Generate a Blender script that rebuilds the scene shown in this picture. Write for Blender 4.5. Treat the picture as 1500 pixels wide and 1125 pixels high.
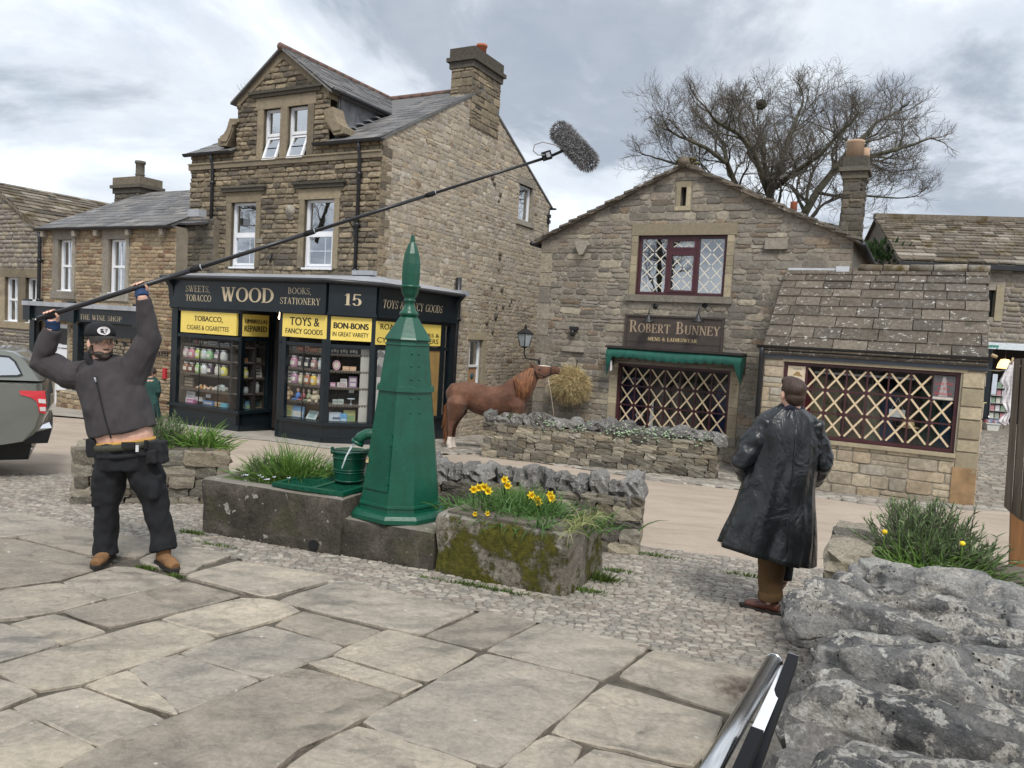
import bpy, bmesh, math, random
from mathutils import Vector, Matrix, noise as mnoise
R = math.radians
rnd = random.Random(7)
scene = bpy.context.scene
for o in list(bpy.data.objects):
 bpy.data.objects.remove(o)
col = scene.collection
# ----- camera
CAMZ = 1.7
PITCH, ROLL, FPX = 3.68, 3.3, 1127.0
cam_d = bpy.data.cameras.new('camera')
cam = bpy.data.objects.new('camera',cam_d)
col.objects.link(cam)
cam_d.sensor_width = 36.0
cam_d.lens = 36.0 * FPX / 1500.0
cam_d.clip_start = 0.05
cam_d.clip_end = 3000
CAM = Vector((0,0,CAMZ))
CROT = Matrix.Rotation(R(90-PITCH),3,'X') @ Matrix.Rotation(R(ROLL),3,'Z')
cam.matrix_world = Matrix.Translation(CAM) @ CROT.to_4x4()
scene.camera = cam
# ----- world: overcast sky
SUN_EL, SUN_AZ = 52.0, 168.0
world = bpy.data.worlds.new('World')
scene.world = world
world.use_nodes = True
wn, wl = world.node_tree.nodes, world.node_tree.links
wn.clear()
w_out = wn.new('ShaderNodeOutputWorld')
w_bg = wn.new('ShaderNodeBackground')
w_bg.inputs['Strength'].default_value = 0.1
sky = wn.new('ShaderNodeTexSky')
sky.sky_type = 'NISHITA'
sky.sun_disc = False
sky.sun_elevation = R(SUN_EL)
sky.sun_rotation = R(SUN_AZ)
tc = wn.new('ShaderNodeTexCoord')
sep = wn.new('ShaderNodeSeparateXYZ')
wl.new(tc.outputs['Generated'],sep.inputs[0])
zmax = wn.new('ShaderNodeMath'); zmax.operation = 'MAXIMUM'; zmax.inputs[1].default_value = 0.0
wl.new(sep.outputs['Z'],zmax.inputs[0])
zadd = wn.new('ShaderNodeMath'); zadd.operation = 'ADD'; zadd.inputs[1].default_value = 0.5
wl.new(zmax.outputs[0],zadd.inputs[0])
dv = wn.new('ShaderNodeVectorMath'); dv.operation = 'DIVIDE'
cmb = wn.new('ShaderNodeCombineXYZ')
for i in range(3):
 wl.new(zadd.outputs[0],cmb.inputs[i])
wl.new(tc.outputs['Generated'],dv.inputs[0]); wl.new(cmb.outputs[0],dv.inputs[1])
def wnoise(scale,detail,rough,dist,off):
 mp = wn.new('ShaderNodeMapping'); mp.inputs['Location'].default_value = off
 mp.inputs['Scale'].default_value = (1.0,1.0,1.9)
 wl.new(dv.outputs[0],mp.inputs[0])
 n = wn.new('ShaderNodeTexNoise'); n.inputs['Scale'].default_value = scale
 n.inputs['Detail'].default_value = detail; n.inputs['Roughness'].default_value = rough
 n.inputs['Distortion'].default_value = dist
 wl.new(mp.outputs[0],n.inputs['Vector'])
 return n
n1 = wnoise(1.9,9,0.58,0.35,(3.1,1.7,0.0))
r1 = wn.new('ShaderNodeValToRGB')
r1.color_ramp.interpolation = 'EASE'
e = r1.color_ramp.elements
SKYM = 1.0
e[0].position, e[0].color = 0.35, (2.65,2.95,3.4,1)
e[1].position, e[1].color = 0.63, (6.7,7.05,7.4,1)
m = r1.color_ramp.elements.new(0.46); m.color = (4.65,5.0,5.4,1)
wl.new(n1.outputs['Fac'],r1.inputs[0])
n2 = wnoise(4.5,8,0.62,0.3,(9.4,4.2,2.0))
r2 = wn.new('ShaderNodeValToRGB')
r2.color_ramp.elements[0].position, r2.color_ramp.elements[0].color = 0.3, (0.86,0.88,0.91,1)
r2.color_ramp.elements[1].position, r2.color_ramp.elements[1].color = 0.68, (1.1,1.08,1.06,1)
wl.new(n2.outputs['Fac'],r2.inputs[0])
mul = wn.new('ShaderNodeMixRGB'); mul.blend_type = 'MULTIPLY'; mul.inputs[0].default_value = 1.0
wl.new(r1.outputs[0],mul.inputs[1]); wl.new(r2.outputs[0],mul.inputs[2])
mx = wn.new('ShaderNodeMixRGB'); mx.inputs[0].default_value = 0.95
wl.new(sky.outputs[0],mx.inputs[1]); wl.new(mul.outputs[0],mx.inputs[2])
wl.new(mx.outputs[0],w_bg.inputs['Color'])
wl.new(w_bg.outputs[0],w_out.inputs['Surface'])
# ----- sun (thin, diffused by the cloud)
sun_d = bpy.data.lights.new('sun','SUN')
sun_d.energy = 1.5
sun_d.angle = R(16)
sun_d.color = (1.0,0.96,0.9)
sun = bpy.data.objects.new('sun',sun_d)
col.objects.link(sun)
az = R(SUN_AZ)
sdir = Vector((math.sin(az)*math.cos(R(SUN_EL)),math.cos(az)*math.cos(R(SUN_EL)),math.sin(R(SUN_EL))))
sun.rotation_euler = sdir.to_track_quat('Z','Y').to_euler()
# ----- exposure
scene.view_settings.view_transform = 'Standard'
scene.view_settings.look = 'None'
scene.view_settings.exposure = 0.86
scene.view_settings.gamma = 1.0
scene.view_settings.use_curve_mapping = False
scene.cycles.max_bounces = 6
scene.cycles.transparent_max_bounces = 12
scene.cycles.use_denoising = True
# ----- helpers
def ray(px,py):
 d = CROT @ Vector(((px-750.0)/FPX,-(py-562.5)/FPX,-1.0))
 return d
def atY(px,py,Y):
 d = ray(px,py)
 return CAM + d * (Y/d.y)
GA, GB = 0.052, 0.012
def gz(x,y):
 return -GA * y - GB * x
def gnd(px,py,lift=0.0):
 d = ray(px,py)
 t = (lift-CAMZ) / (d.z+GA*d.y+GB*d.x)
 return CAM + d * t
def proj(P):
 q = CROT.transposed() @ (Vector(P)-CAM)
 return (750+FPX*q.x/-q.z,562.5-FPX*q.y/-q.z)
class Frame:
 """a vertical plane: s along u, h = world z, out along n (towards the viewer)"""
 def __init__(f,O,ang):
  f.O = Vector((O[0],O[1],0))
  f.u = Vector((math.cos(R(ang)),math.sin(R(ang)),0))
  f.n = Vector((f.u.y,-f.u.x,0))
 def p(f,s,h,out=0.0):
  return f.O + f.u * s + f.n * out + Vector((0,0,h))
 def px(f,px,py,out=0.0):
  d = ray(px,py)
  O = f.O + f.n * out
  t = (O-CAM).dot(f.n) / d.dot(f.n)
  P = CAM + d * t
  return ((P-O).dot(f.u),P.z)
 def shift(f,out):
  g = Frame(f.O+f.n*out,0); g.u = f.u; g.n = f.n
  return g
class MB:
 def __init__(b):
  b.v = []; b.f = []; b.m = []; b.sm = []
 def add(b,vs,fs,mi=0,smooth=False):
  o = len(b.v)
  b.v += [tuple(v) for v in vs]
  for f in fs:
   b.f.append([i+o for i in f]); b.m.append(mi); b.sm.append(smooth)
 def hexa(b,c,mi=0):
  """8 corners: 4 bottom ring, 4 top ring"""
  b.add(c,[(3,2,1,0),(4,5,6,7),(0,1,5,4),(1,2,6,5),(2,3,7,6),(3,0,4,7)],mi)
 def box(b,c,sx,sy,sz,rot=None,mi=0):
  c = Vector(c); M = rot or Matrix.Identity(3)
  P = [c+M @ Vector((x*sx/2,y*sy/2,z*sz/2)) for z in (-1,1) for x,y in ((-1,-1),(1,-1),(1,1),(-1,1))]
  b.hexa(P,mi)
 def fbox(b,F,s0,s1,h0,h1,o0,o1,mi=0):
  """box on a frame; o0 < o1 outwards"""
  P = [F.p(s,h,o) for h in (h0,h1) for s,o in ((s0,o1),(s1,o1),(s1,o0),(s0,o0))]
  b.hexa(P,mi)
 def prism(b,poly,ax,mi=0,smooth=False):
  """poly: list of 3-D points (CCW seen from outside), ax: vector from front to back"""
  n = len(poly); ax = Vector(ax)
  vs = [Vector(p) for p in poly] + [Vector(p)+ax for p in poly]
  fs = [list(range(n)),list(range(2*n-1,n-1,-1))]
  fs += [(i,n+i,n+(i+1) % n,(i+1) % n) for i in range(n)]
  b.add(vs,fs,mi,smooth)
 def tube(b,pts,rad,n=8,mi=0,cap=True,smooth=True,ref=None,ell=None):
  """pts list of Vectors, rad number or list; ell = list of (ra, rb) with ref axis for ra"""
  pts = [Vector(p) for p in pts]; k = len(pts)
  if not isinstance(rad,(list,tuple)): rad = [rad] * k
  vs = []; prev = None
  for i, p in enumerate(pts):
   t = (pts[min(i+1,k-1)]-pts[max(i-1,0)])
   if t.length < 1e-9: t = Vector((0,0,1))
   t.normalize()
   if ref is not None:
    a = Vector(ref) - t * t.dot(Vector(ref))
   elif prev is None:
    a = t.orthogonal()
   else:
    a = prev - t * t.dot(prev)
   if a.length < 1e-6: a = t.orthogonal()
   a.normalize(); prev = a
   c = t.cross(a)
   ra, rb = ell[i] if ell else (rad[i],rad[i])
   for j in range(n):
    th = 2 * math.pi * j / n
    vs.append(p+a*(ra*math.cos(th))+c*(rb*math.sin(th)))
  fs = [(i*n+j,i*n+(j+1) % n,(i+1)*n+(j+1) % n,(i+1)*n+j) for i in range(k-1) for j in range(n)]
  if cap:
   fs += [list(range(n-1,-1,-1)),[(k-1)*n+j for j in range(n)]]
  b.add(vs,fs,mi,smooth)
 def lathe(b,prof,O=(0,0,0),n=16,mi=0,angs=None,smooth=True):
  """prof list of (r, z)"""
  O = Vector(O); angs = angs or [2*math.pi*j/n for j in range(n)]; n = len(angs)
  vs = [O+Vector((r*math.cos(a),r*math.sin(a),z)) for r,z in prof for a in angs]
  k = len(prof)
  fs = [(i*n+j,i*n+(j+1) % n,(i+1)*n+(j+1) % n,(i+1)*n+j) for i in range(k-1) for j in range(n)]
  fs += [list(range(n-1,-1,-1)),[(k-1)*n+j for j in range(n)]]
  b.add(vs,fs,mi,smooth)
 def sphere(b,c,rx,ry,rz,nu=10,nv=6,mi=0,M=None):
  c = Vector(c); M = M or Matrix.Identity(3); vs = []
  for i in range(nv+1):
   ph = -math.pi / 2 + math.pi * i / nv
   cr = max(math.cos(ph),0.02)
   for j in range(nu):
    a = 2 * math.pi * j / nu
    vs.append(c+M @ Vector((rx*cr*math.cos(a),ry*cr*math.sin(a),rz*math.sin(ph))))
  fs = [(i*nu+j,i*nu+(j+1) % nu,(i+1)*nu+(j+1) % nu,(i+1)*nu+j) for i in range(nv) for j in range(nu)]
  fs += [list(range(nu-1,-1,-1)),[nv*nu+j for j in range(nu)]]
  b.add(vs,fs,mi,True)
 def mesh(b,name,mats):
  me = bpy.data.meshes.new(name)
  me.from_pydata(b.v,[],b.f)
  if not isinstance(mats,(list,tuple)): mats = [mats]
  for m_ in mats: me.materials.append(m_)
  me.polygons.foreach_set('material_index',b.m)
  me.polygons.foreach_set('use_smooth',b.sm)
  me.update()
  return me
 def build(b,name,mats,parent=None,**k):
  return link(name,b.mesh(name,mats),parent,**k)
def link(name,me,parent=None,loc=None,M=None,kind=None):
 """world coordinates unless loc/M is given (also in world coordinates)"""
 o = bpy.data.objects.new(name,me)
 col.objects.link(o)
 off = Vector((0,0,0))
 if parent is not None:
  o.parent = parent
  q = parent
  while q is not None:
   off += q.location; q = q.parent
 if M is not None:
  M = Matrix.Translation(-off) @ M
  o.matrix_basis = M
 else:
  o.location = (Vector(loc) if loc is not None else Vector((0,0,0))) - off
 if kind: o['kind'] = kind
 return o
def thing(name,label,cat,loc,group=None):
 o = bpy.data.objects.new(name,None)
 col.objects.link(o)
 o.location = loc
 o.empty_display_size = 0.1
 return tag(o,label,cat,group)
def tag(o,label=None,cat=None,group=None,kind=None):
 if label: o['label'] = label
 if cat: o['category'] = cat
 if group: o['group'] = group
 if kind: o['kind'] = kind
 return o
def ordinal(i):
 return ['first','second','third','fourth','fifth','sixth','seventh','eighth','ninth','tenth','eleventh','twelfth','thirteenth','fourteenth'][i]
# ----- materials
class NT:
 def __init__(s,name):
  s.mat = bpy.data.materials.new(name); s.mat.use_nodes = True
  s.nt = s.mat.node_tree; s.n = s.nt.nodes; s.l = s.nt.links
  s.n.clear()
  s.out = s.n.new('ShaderNodeOutputMaterial')
  s.b = s.n.new('ShaderNodeBsdfPrincipled')
  s.l.new(s.b.outputs[0],s.out.inputs[0])
  s.tc = s.n.new('ShaderNodeTexCoord')
 def set(s,**k):
  for a, v in k.items():
   s.b.inputs[{'rough':'Roughness','metal':'Metallic','spec':'Specular IOR Level','coat':'Coat Weight','coatr':'Coat Roughness','color':'Base Color','sheen':'Sheen Weight','alpha':'Alpha','sub':'Subsurface Weight'}[a]].default_value = v if a != 'color' else (*v,1)
  return s
 def noise(s,scale,detail=4,rough=0.55,stretch=None,dist=0,src='Object'):
  n = s.n.new('ShaderNodeTexNoise')
  n.inputs['Scale'].default_value = scale; n.inputs['Detail'].default_value = detail
  n.inputs['Roughness'].default_value = rough; n.inputs['Distortion'].default_value = dist
  o = s.tc.outputs[src]
  if stretch:
   mp = s.n.new('ShaderNodeMapping'); mp.inputs['Scale'].default_value = stretch
   s.l.new(o,mp.inputs[0]); o = mp.outputs[0]
  s.l.new(o,n.inputs['Vector'])
  return n.outputs['Fac']
 def vor(s,scale,stretch=None,feature='F1'):
  n = s.n.new('ShaderNodeTexVoronoi'); n.feature = feature; n.inputs['Scale'].default_value = scale
  o = s.tc.outputs['Object']
  if stretch:
   mp = s.n.new('ShaderNodeMapping'); mp.inputs['Scale'].default_value = stretch
   s.l.new(o,mp.inputs[0]); o = mp.outputs[0]
  s.l.new(o,n.inputs['Vector'])
  return n.outputs['Distance']
 def ramp(s,fac,stops,interp='LINEAR'):
  r = s.n.new('ShaderNodeValToRGB'); r.color_ramp.interpolation = interp
  els = r.color_ramp.elements
  els[0].position = stops[0][0]; els[0].color = (*stops[0][1],1) if len(stops[0][1]) == 3 else stops[0][1]
  els[1].position = stops[-1][0]; els[1].color = (*stops[-1][1],1)
  for p, c in stops[1:-1]:
   q = els.new(p); q.color = (*c,1)
  s.l.new(fac,r.inputs[0])
  return r.outputs[0]
 def rng(s,fac,a,b,c=0.0,d=1.0):
  n = s.n.new('ShaderNodeMapRange')
  n.inputs[1].default_value = a; n.inputs[2].default_value = b; n.inputs[3].default_value = c; n.inputs[4].default_value = d
  s.l.new(fac,n.inputs[0])
  return n.outputs[0]
 def math(s,op,a,b):
  n = s.n.new('ShaderNodeMath'); n.operation = op
  for i, x in enumerate((a,b)):
   if isinstance(x,(int,float)): n.inputs[i].default_value = x
   else: s.l.new(x,n.inputs[i])
  return n.outputs[0]
 def mix(s,fac,a,b,mode='MIX'):
  n = s.n.new('ShaderNodeMixRGB'); n.blend_type = mode
  for i, x in enumerate((fac,a,b)):
   if isinstance(x,(int,float)): n.inputs[i].default_value = x if i == 0 else (x,x,x,1)
   elif isinstance(x,tuple): n.inputs[i].default_value = (*x,1)
   else: s.l.new(x,n.inputs[i])
  return n.outputs[0]
 def hash(s,seed=0.0):
  oi = s.n.new('ShaderNodeObjectInfo'); ge = s.n.new('ShaderNodeNewGeometry')
  c = s.n.new('ShaderNodeCombineXYZ'); c.inputs[2].default_value = seed
  s.l.new(oi.outputs['Random'],c.inputs[0]); s.l.new(ge.outputs['Random Per Island'],c.inputs[1])
  w = s.n.new('ShaderNodeTexWhiteNoise'); w.noise_dimensions = '3D'
  s.l.new(c.outputs[0],w.inputs['Vector'])
  return w.outputs['Value']
 def color(s,c): s.l.new(c,s.b.inputs['Base Color'])
 def roughness(s,c): s.l.new(c,s.b.inputs['Roughness'])
 def bump(s,hgt,strength=0.4,dist=0.01):
  n = s.n.new('ShaderNodeBump'); n.inputs['Strength'].default_value = strength; n.inputs['Distance'].default_value = dist
  s.l.new(hgt,n.inputs['Height'])
  s.l.new(n.outputs[0],s.b.inputs['Normal'])
def mat(name,c,rough=0.7,var=0.25,scale=6.0,bump=0.0,bscale=60.0,metal=0.0,spec=0.5,coat=0.0,c2=None,stretch=None,bdist=0.004,coatr=0.1):
 t = NT(name); t.set(rough=rough,metal=metal,spec=spec,coat=coat,coatr=coatr)
 n = t.noise(scale,5,0.6,stretch)
 d = tuple(x*(1-var) for x in c); l = tuple(min(1,x*(1+var)) for x in (c2 or c))
 t.color(t.ramp(n,[(0.3,d),(0.7,l)]))
 if bump:
  t.bump(t.noise(bscale,4,0.6,stretch),bump,bdist)
 return t.mat
def stone_mat(name,cols,rough=0.9,stain=None,lichen=None,bump=0.5,bscale=22.0,fine=0.35,bdist=0.012,moss=None,val=0.5):
 """cols palette; stain=(col, scale, lo, hi); lichen=(col, scale, thr)"""
 t = NT(name); t.set(rough=rough,spec=0.25)
 k = len(cols)
 c = t.ramp(t.hash(0.0),[(i/k+0.5/k,cols[i]) for i in range(k)],'LINEAR')
 v = t.rng(t.hash(5.0),0,1,1-val*0.5,1+val*0.5)
 c = t.mix(1.0,c,v,'MULTIPLY')
 n = t.noise(14,6,0.65)
 c = t.mix(1.0,c,t.rng(n,0.25,0.75,1-fine,1+fine),'MULTIPLY')
 if stain:
  sc, ss, lo, hi = stain
  c = t.mix(t.rng(t.noise(ss,5,0.6),lo,hi,0,0.8),c,sc)
 if moss:
  mc, ms, lo, hi = moss
  c = t.mix(t.rng(t.noise(ms,6,0.7),lo,hi),c,mc)
 if lichen:
  lc, ls, thr = lichen
  f = t.math('MULTIPLY',t.rng(t.noise(ls,5,0.75),thr,thr+0.06),t.rng(t.noise(ls*0.3,2),0.42,0.55))
  c = t.mix(f,c,lc)
 t.color(c)
 t.bump(t.math('ADD',t.noise(bscale,6,0.7),t.noise(bscale*0.25,3,0.6)),bump,bdist)
 return t.mat
# ----- facade planes
ANG = -28.0
U = Vector((math.cos(R(28)),-math.sin(R(28)),0)); V = Vector((math.sin(R(28)),math.cos(R(28)),0))
def on_line(F,px,py):
 return F.p(F.px(px,py)[0],0)
A1 = gnd(471,648)                      # shopfront: end of the straight front, at the ground
SF = Frame(A1,ANG)                     # straight front
SF_A = on_line(SF,352,560)            # left bay corner
SF_L = on_line(SF,249,560)
SF_B = on_line(SF,411,560)
SFC = Frame(A1,17.0)                   # canted face
SF_C = on_line(SFC,547,560)
SFS = Frame(SF_C,62.0)                 # side face
SF_D = on_line(SFS,660,560)
SFR = Frame(SF_A,62.0)                 # return of the left bay
WF = Frame(A1+V*1.12,ANG)          # front wall of the tall house
WC = on_line(WF,556,300)              # its right corner
WS = Frame(WC,62.0)                    # gable side wall
E0 = gnd(1425,741)
EX = Frame(E0,ANG)                     # front of the low extension
BG = EX.shift(-2.0)                     # gable wall of the clothes shop
# ----- materials
M_FRONT = stone_mat('coursed_sandstone',[(0.215,0.175,0.122),(0.27,0.218,0.148),(0.18,0.148,0.108),(0.31,0.252,0.17),(0.225,0.185,0.132),(0.135,0.115,0.092)],val=0.35,stain=((0.085,0.074,0.062),1.1,0.48,0.7),bump=0.9,bscale=26,fine=0.4)
M_GABLE = stone_mat('random_rubble',[(0.40,0.335,0.25),(0.36,0.30,0.225),(0.47,0.41,0.33),(0.31,0.26,0.20),(0.40,0.32,0.215),(0.45,0.41,0.355),(0.22,0.15,0.10),(0.38,0.335,0.265),(0.28,0.25,0.215)],stain=((0.39,0.34,0.265),6.0,0.42,0.62),bump=0.9,bscale=14,fine=0.3)
M_BUNNEY = stone_mat('grey_brown_rubble',[(0.235,0.208,0.17),(0.19,0.173,0.148),(0.30,0.26,0.20),(0.215,0.195,0.17),(0.37,0.325,0.25),(0.15,0.137,0.118),(0.26,0.235,0.195),(0.235,0.18,0.13)],stain=((0.17,0.155,0.135),1.6,0.45,0.75),bump=0.8,bscale=18,fine=0.4)
M_EXT = stone_mat('buff_squared_stone',[(0.42,0.35,0.25),(0.36,0.305,0.225),(0.46,0.39,0.285),(0.33,0.29,0.23),(0.42,0.325,0.22),(0.40,0.365,0.30)],stain=((0.20,0.165,0.12),2.4,0.5,0.75),bump=0.6,bscale=18,val=0.35)
M_WINE = stone_mat('brown_coursed_stone',[(0.33,0.25,0.155),(0.27,0.205,0.13),(0.38,0.30,0.195),(0.24,0.165,0.105),(0.34,0.28,0.19),(0.22,0.13,0.08)],stain=((0.17,0.14,0.105),1.3,0.5,0.8),bump=0.7)
M_GREY = stone_mat('grey_rubble',[(0.25,0.22,0.19),(0.19,0.17,0.15),(0.30,0.27,0.23),(0.22,0.195,0.165),(0.28,0.24,0.18)],bump=0.7)
M_DRY = stone_mat('drystone',[(0.19,0.17,0.135),(0.25,0.22,0.17),(0.15,0.135,0.11),(0.31,0.27,0.20),(0.23,0.21,0.175),(0.20,0.165,0.115),(0.11,0.10,0.085)],val=.9,lichen=((0.40,0.39,0.35),14,0.57),moss=((0.11,0.115,0.045),3.0,0.56,0.74),bump=0.9,bscale=26,fine=0.45)
M_COPE = stone_mat('limestone_cope',[(0.17,0.162,0.152),(0.13,0.127,0.122),(0.23,0.22,0.205),(0.155,0.147,0.135)],lichen=((0.42,0.41,0.375),7,0.545),moss=((0.13,0.125,0.07),3.5,0.6,0.75),bump=1.0,bscale=20,fine=0.5)
def near_rock():
 t = NT('lichened_limestone'); t.set(rough=0.92,spec=0.2)
 n = t.noise(3.6,12,0.72,None,0.2)
 c = t.ramp(n,[(0.30,(0.06,0.06,0.062)),(0.40,(0.17,0.17,0.172)),(0.48,(0.30,0.297,0.29)),(0.60,(0.46,0.445,0.41))])
 c = t.mix(1.0,c,t.rng(t.hash(1),0,1,0.6,1.35),'MULTIPLY')
 l1 = t.rng(t.noise(6.5,12,0.74,None,0.15),0.515,0.535)
 c = t.mix(l1,c,t.ramp(t.noise(40,5,0.7),[(0.3,(0.44,0.41,0.36)),(0.7,(0.70,0.67,0.61))]))
 l2 = t.rng(t.noise(13,4,0.6),0.61,0.63)
 c = t.mix(l2,c,(0.66,0.645,0.60))
 l3 = t.math('MULTIPLY',t.rng(t.math('ADD',t.vor(9),t.math('MULTIPLY',t.noise(40,3),0.10)),0.265,0.235),t.rng(t.noise(1.9,2),0.5,0.56))
 c = t.mix(l3,c,(0.50,0.485,0.44))
 l4 = t.math('MULTIPLY',t.rng(t.vor(34),0.19,0.13),t.rng(t.noise(5,3),0.48,0.56))
 c = t.mix(l4,c,(0.025,0.024,0.022))
 c = t.mix(1.0,c,t.rng(t.noise(80,8,0.8),0.3,0.7,0.5,1.5),'MULTIPLY')
 mo = t.math('MULTIPLY',t.rng(t.noise(2.3,6,0.75),0.63,0.70),0.9)
 c = t.mix(mo,c,(0.10,0.075,0.025))
 t.color(c)
 h = t.math('ADD',t.math('MULTIPLY',t.noise(22,8,0.72),1.0),t.math('MULTIPLY',t.noise(75,6,0.75),0.8))
 h = t.math('ADD',h,t.math('MULTIPLY',l1,0.12))
 t.bump(h,1.0,0.035)
 return t.mat
M_ROCK = near_rock()
def flag_mat():
 t = NT('riven_flagstone'); t.set(rough=0.75,spec=0.35)
 c = t.ramp(t.hash(0),[(0.1,(0.265,0.235,0.197)),(0.35,(0.36,0.32,0.262)),(0.6,(0.30,0.272,0.236)),(0.9,(0.385,0.342,0.28))])
 c = t.mix(1.0,c,t.ramp(t.noise(2.2,6,0.65),[(0.3,(0.74,0.745,0.75)),(0.7,(1.2,1.17,1.12))]),'MULTIPLY')
 c = t.mix(1.0,c,t.rng(t.noise(28,8,0.75),0.3,0.7,0.74,1.26),'MULTIPLY')
 c = t.mix(t.math('MULTIPLY',t.rng(t.noise(1.1,4,0.6),0.54,0.78),0.22),c,(0.25,0.235,0.16))
 c = t.mix(t.rng(t.noise(17,3,0.5),0.735,0.75),c,(0.52,0.50,0.46))
 c = t.mix(t.math('MULTIPLY',t.rng(t.noise(60,5,0.7),0.66,0.72),0.5),c,(0.10,0.09,0.075))
 a = t.noise(1.5,3,0.42,None,0.5)
 st = t.n.new('ShaderNodeMath'); st.operation = 'SNAP'; st.inputs[1].default_value = 0.085
 t.l.new(a,st.inputs[0])
 fr = t.n.new('ShaderNodeMath'); fr.operation = 'PINGPONG'; fr.inputs[1].default_value = 0.0425
 t.l.new(a,fr.inputs[0])
 edge = t.math('MULTIPLY',t.rng(fr.outputs[0],0.0125,0.003),t.rng(t.noise(1.3,3),0.5,0.56))
 c = t.mix(t.math('MULTIPLY',edge,0.26),c,(0.13,0.112,0.09))
 t.color(c)
 msk = t.rng(t.noise(1.7,2),0.4,0.6)
 h = t.math('ADD',t.math('MULTIPLY',t.math('MULTIPLY',st.outputs[0],msk),7.0),t.math('MULTIPLY',t.noise(30,6,0.65),0.35))
 h = t.math('ADD',h,t.math('MULTIPLY',t.noise(7,4,0.6,None,0.8),0.7))
 t.bump(h,0.8,0.03)
 t.roughness(t.rng(t.noise(9,4),0.3,0.7,0.6,0.85))
 return t.mat
M_FLAG = flag_mat()
def stain_flag():
 t = NT('stained_flagstone')
 return t.mat
M_COBBLE = stone_mat('cobble',[(0.27,0.248,0.215),(0.215,0.20,0.178),(0.32,0.293,0.25),(0.24,0.215,0.185),(0.345,0.315,0.27),(0.25,0.213,0.18)],rough=0.7,bump=0.35,bscale=40,fine=0.25)
M_GRIT = mat('grit',(0.20,0.18,0.15),0.95,0.35,18,0.8,160,bdist=0.01)
M_JOINT = mat('joint_soil',(.085,.073,.056),.95,.4,12,.6,60)
M_EARTH = mat('earth',(0.12,0.10,0.08),0.95,0.3,4,0.6,60)
def road_mat():
 t = NT('gravel_road'); t.set(rough=0.95,spec=0.2)
 c = t.ramp(t.noise(0.7,6,0.6),[(0.3,(0.37,0.305,0.245)),(0.5,(0.44,0.365,0.295)),(0.7,(0.49,0.41,0.335))])
 c = t.mix(1.0,c,t.rng(t.noise(70,8,0.85),0.3,0.7,0.62,1.38),'MULTIPLY')
 c = t.mix(t.math('MULTIPLY',t.rng(t.noise(3.0,5,0.7,(0.3,1.4,1)),0.5,0.68),0.6),c,(0.30,0.255,0.205))
 c = t.mix(t.rng(t.vor(23),0.11,0.07),c,(0.24,0.21,0.185))
 t.color(c)
 t.bump(t.math('ADD',t.noise(140,4,0.7),t.noise(18,5,0.6)),0.6,0.02)
 return t.mat
M_ROAD = road_mat()
M_PAVE = mat('worn_pavement',(0.33,0.30,0.26),0.9,0.2,3,0.4,50,bdist=0.01)
M_MORTAR_W = mat('dark_mortar',(0.17,0.145,0.105),0.95,0.3,5,0.5,70)
M_MORTAR_G = mat('lime_mortar',(0.36,0.31,0.24),0.95,0.3,9,0.9,30,bdist=0.02)
M_MORTAR_B = mat('grey_mortar',(0.27,0.24,0.20),0.95,0.3,3,0.6,50)
M_MORTAR_E = mat('pointing',(0.27,0.235,0.18),0.95,0.2,4,0.4,60)
M_CORE = mat('wall_core',(0.075,0.068,0.055),0.95,0.3,6,0.6,40)
M_DRESS = stone_mat('dressed_stone',[(0.25,0.205,0.14),(0.29,0.24,0.165),(0.21,0.175,0.125)],stain=((0.075,0.066,0.055),1.4,0.5,0.75),bump=0.4,bscale=30,fine=0.25)
M_DRESS_B = stone_mat('buff_dressed_stone',[(0.34,0.29,0.20),(0.37,0.315,0.22),(0.31,0.265,0.185)],stain=((0.20,0.175,0.13),2,0.55,0.8),bump=0.3,bscale=30,fine=0.2)
M_DRESS_G = stone_mat('grey_dressed_stone',[(0.27,0.245,0.205),(0.235,0.21,0.175)],stain=((0.15,0.135,0.11),2,0.5,0.8),bump=0.4,bscale=30,fine=0.3)
M_SOOT = stone_mat('sooty_stone',[(0.11,0.098,0.08),(0.085,0.078,0.066),(0.16,0.135,0.10)],bump=0.7,bscale=24)
M_SLATE = stone_mat('blue_slate',[(0.13,0.128,0.13),(0.165,0.16,0.158),(0.105,0.105,0.11),(0.19,0.18,0.17)],rough=0.62,bump=0.3,bscale=30,fine=0.3,lichen=((0.26,0.25,0.2),6,0.6))
M_STSLATE = stone_mat('stone_slate',[(0.125,0.105,0.083),(0.10,0.085,0.069),(0.155,0.13,0.102),(0.115,0.10,0.083)],rough=0.88,bump=0.7,bscale=30,fine=0.4,lichen=((0.50,0.49,0.45),12,0.575),moss=((0.055,0.05,0.035),3,0.55,0.7))
M_STSLATE_M = stone_mat('mossy_stone_slate',[(0.16,0.135,0.105),(0.12,0.10,0.078),(0.21,0.18,0.14),(0.27,0.245,0.205),(0.10,0.085,0.07)],rough=0.9,bump=0.7,bscale=20,fine=0.4,moss=((0.085,0.06,0.022),1.6,0.5,0.66))
M_LEAD = mat('lead',(0.33,0.345,0.37),0.5,0.2,4,0.3,20)
M_NAVY = mat('navy_gloss_paint',(0.0065,0.0125,0.017),0.32,0.25,3,0.15,40,spec=0.5,bdist=0.002)
M_BLACK = mat('black_paint',(0.012,0.013,0.015),0.35,0.3,4)
M_BLKIRON = mat('black_iron',(0.018,0.019,0.022),0.4,0.3,8)
M_YELLOW = mat('yellow_sign_paint',(0.78,0.60,0.135),0.55,0.06,3)
M_INK = mat('black_lettering',(0.02,0.018,0.012),0.6,0.2,20)
M_CREAM = mat('cream_lettering',(0.52,0.43,0.29),0.55,0.15,30)
M_GOLD = mat('dull_gold_lettering',(0.36,0.27,0.185),0.5,0.15,30)
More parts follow.
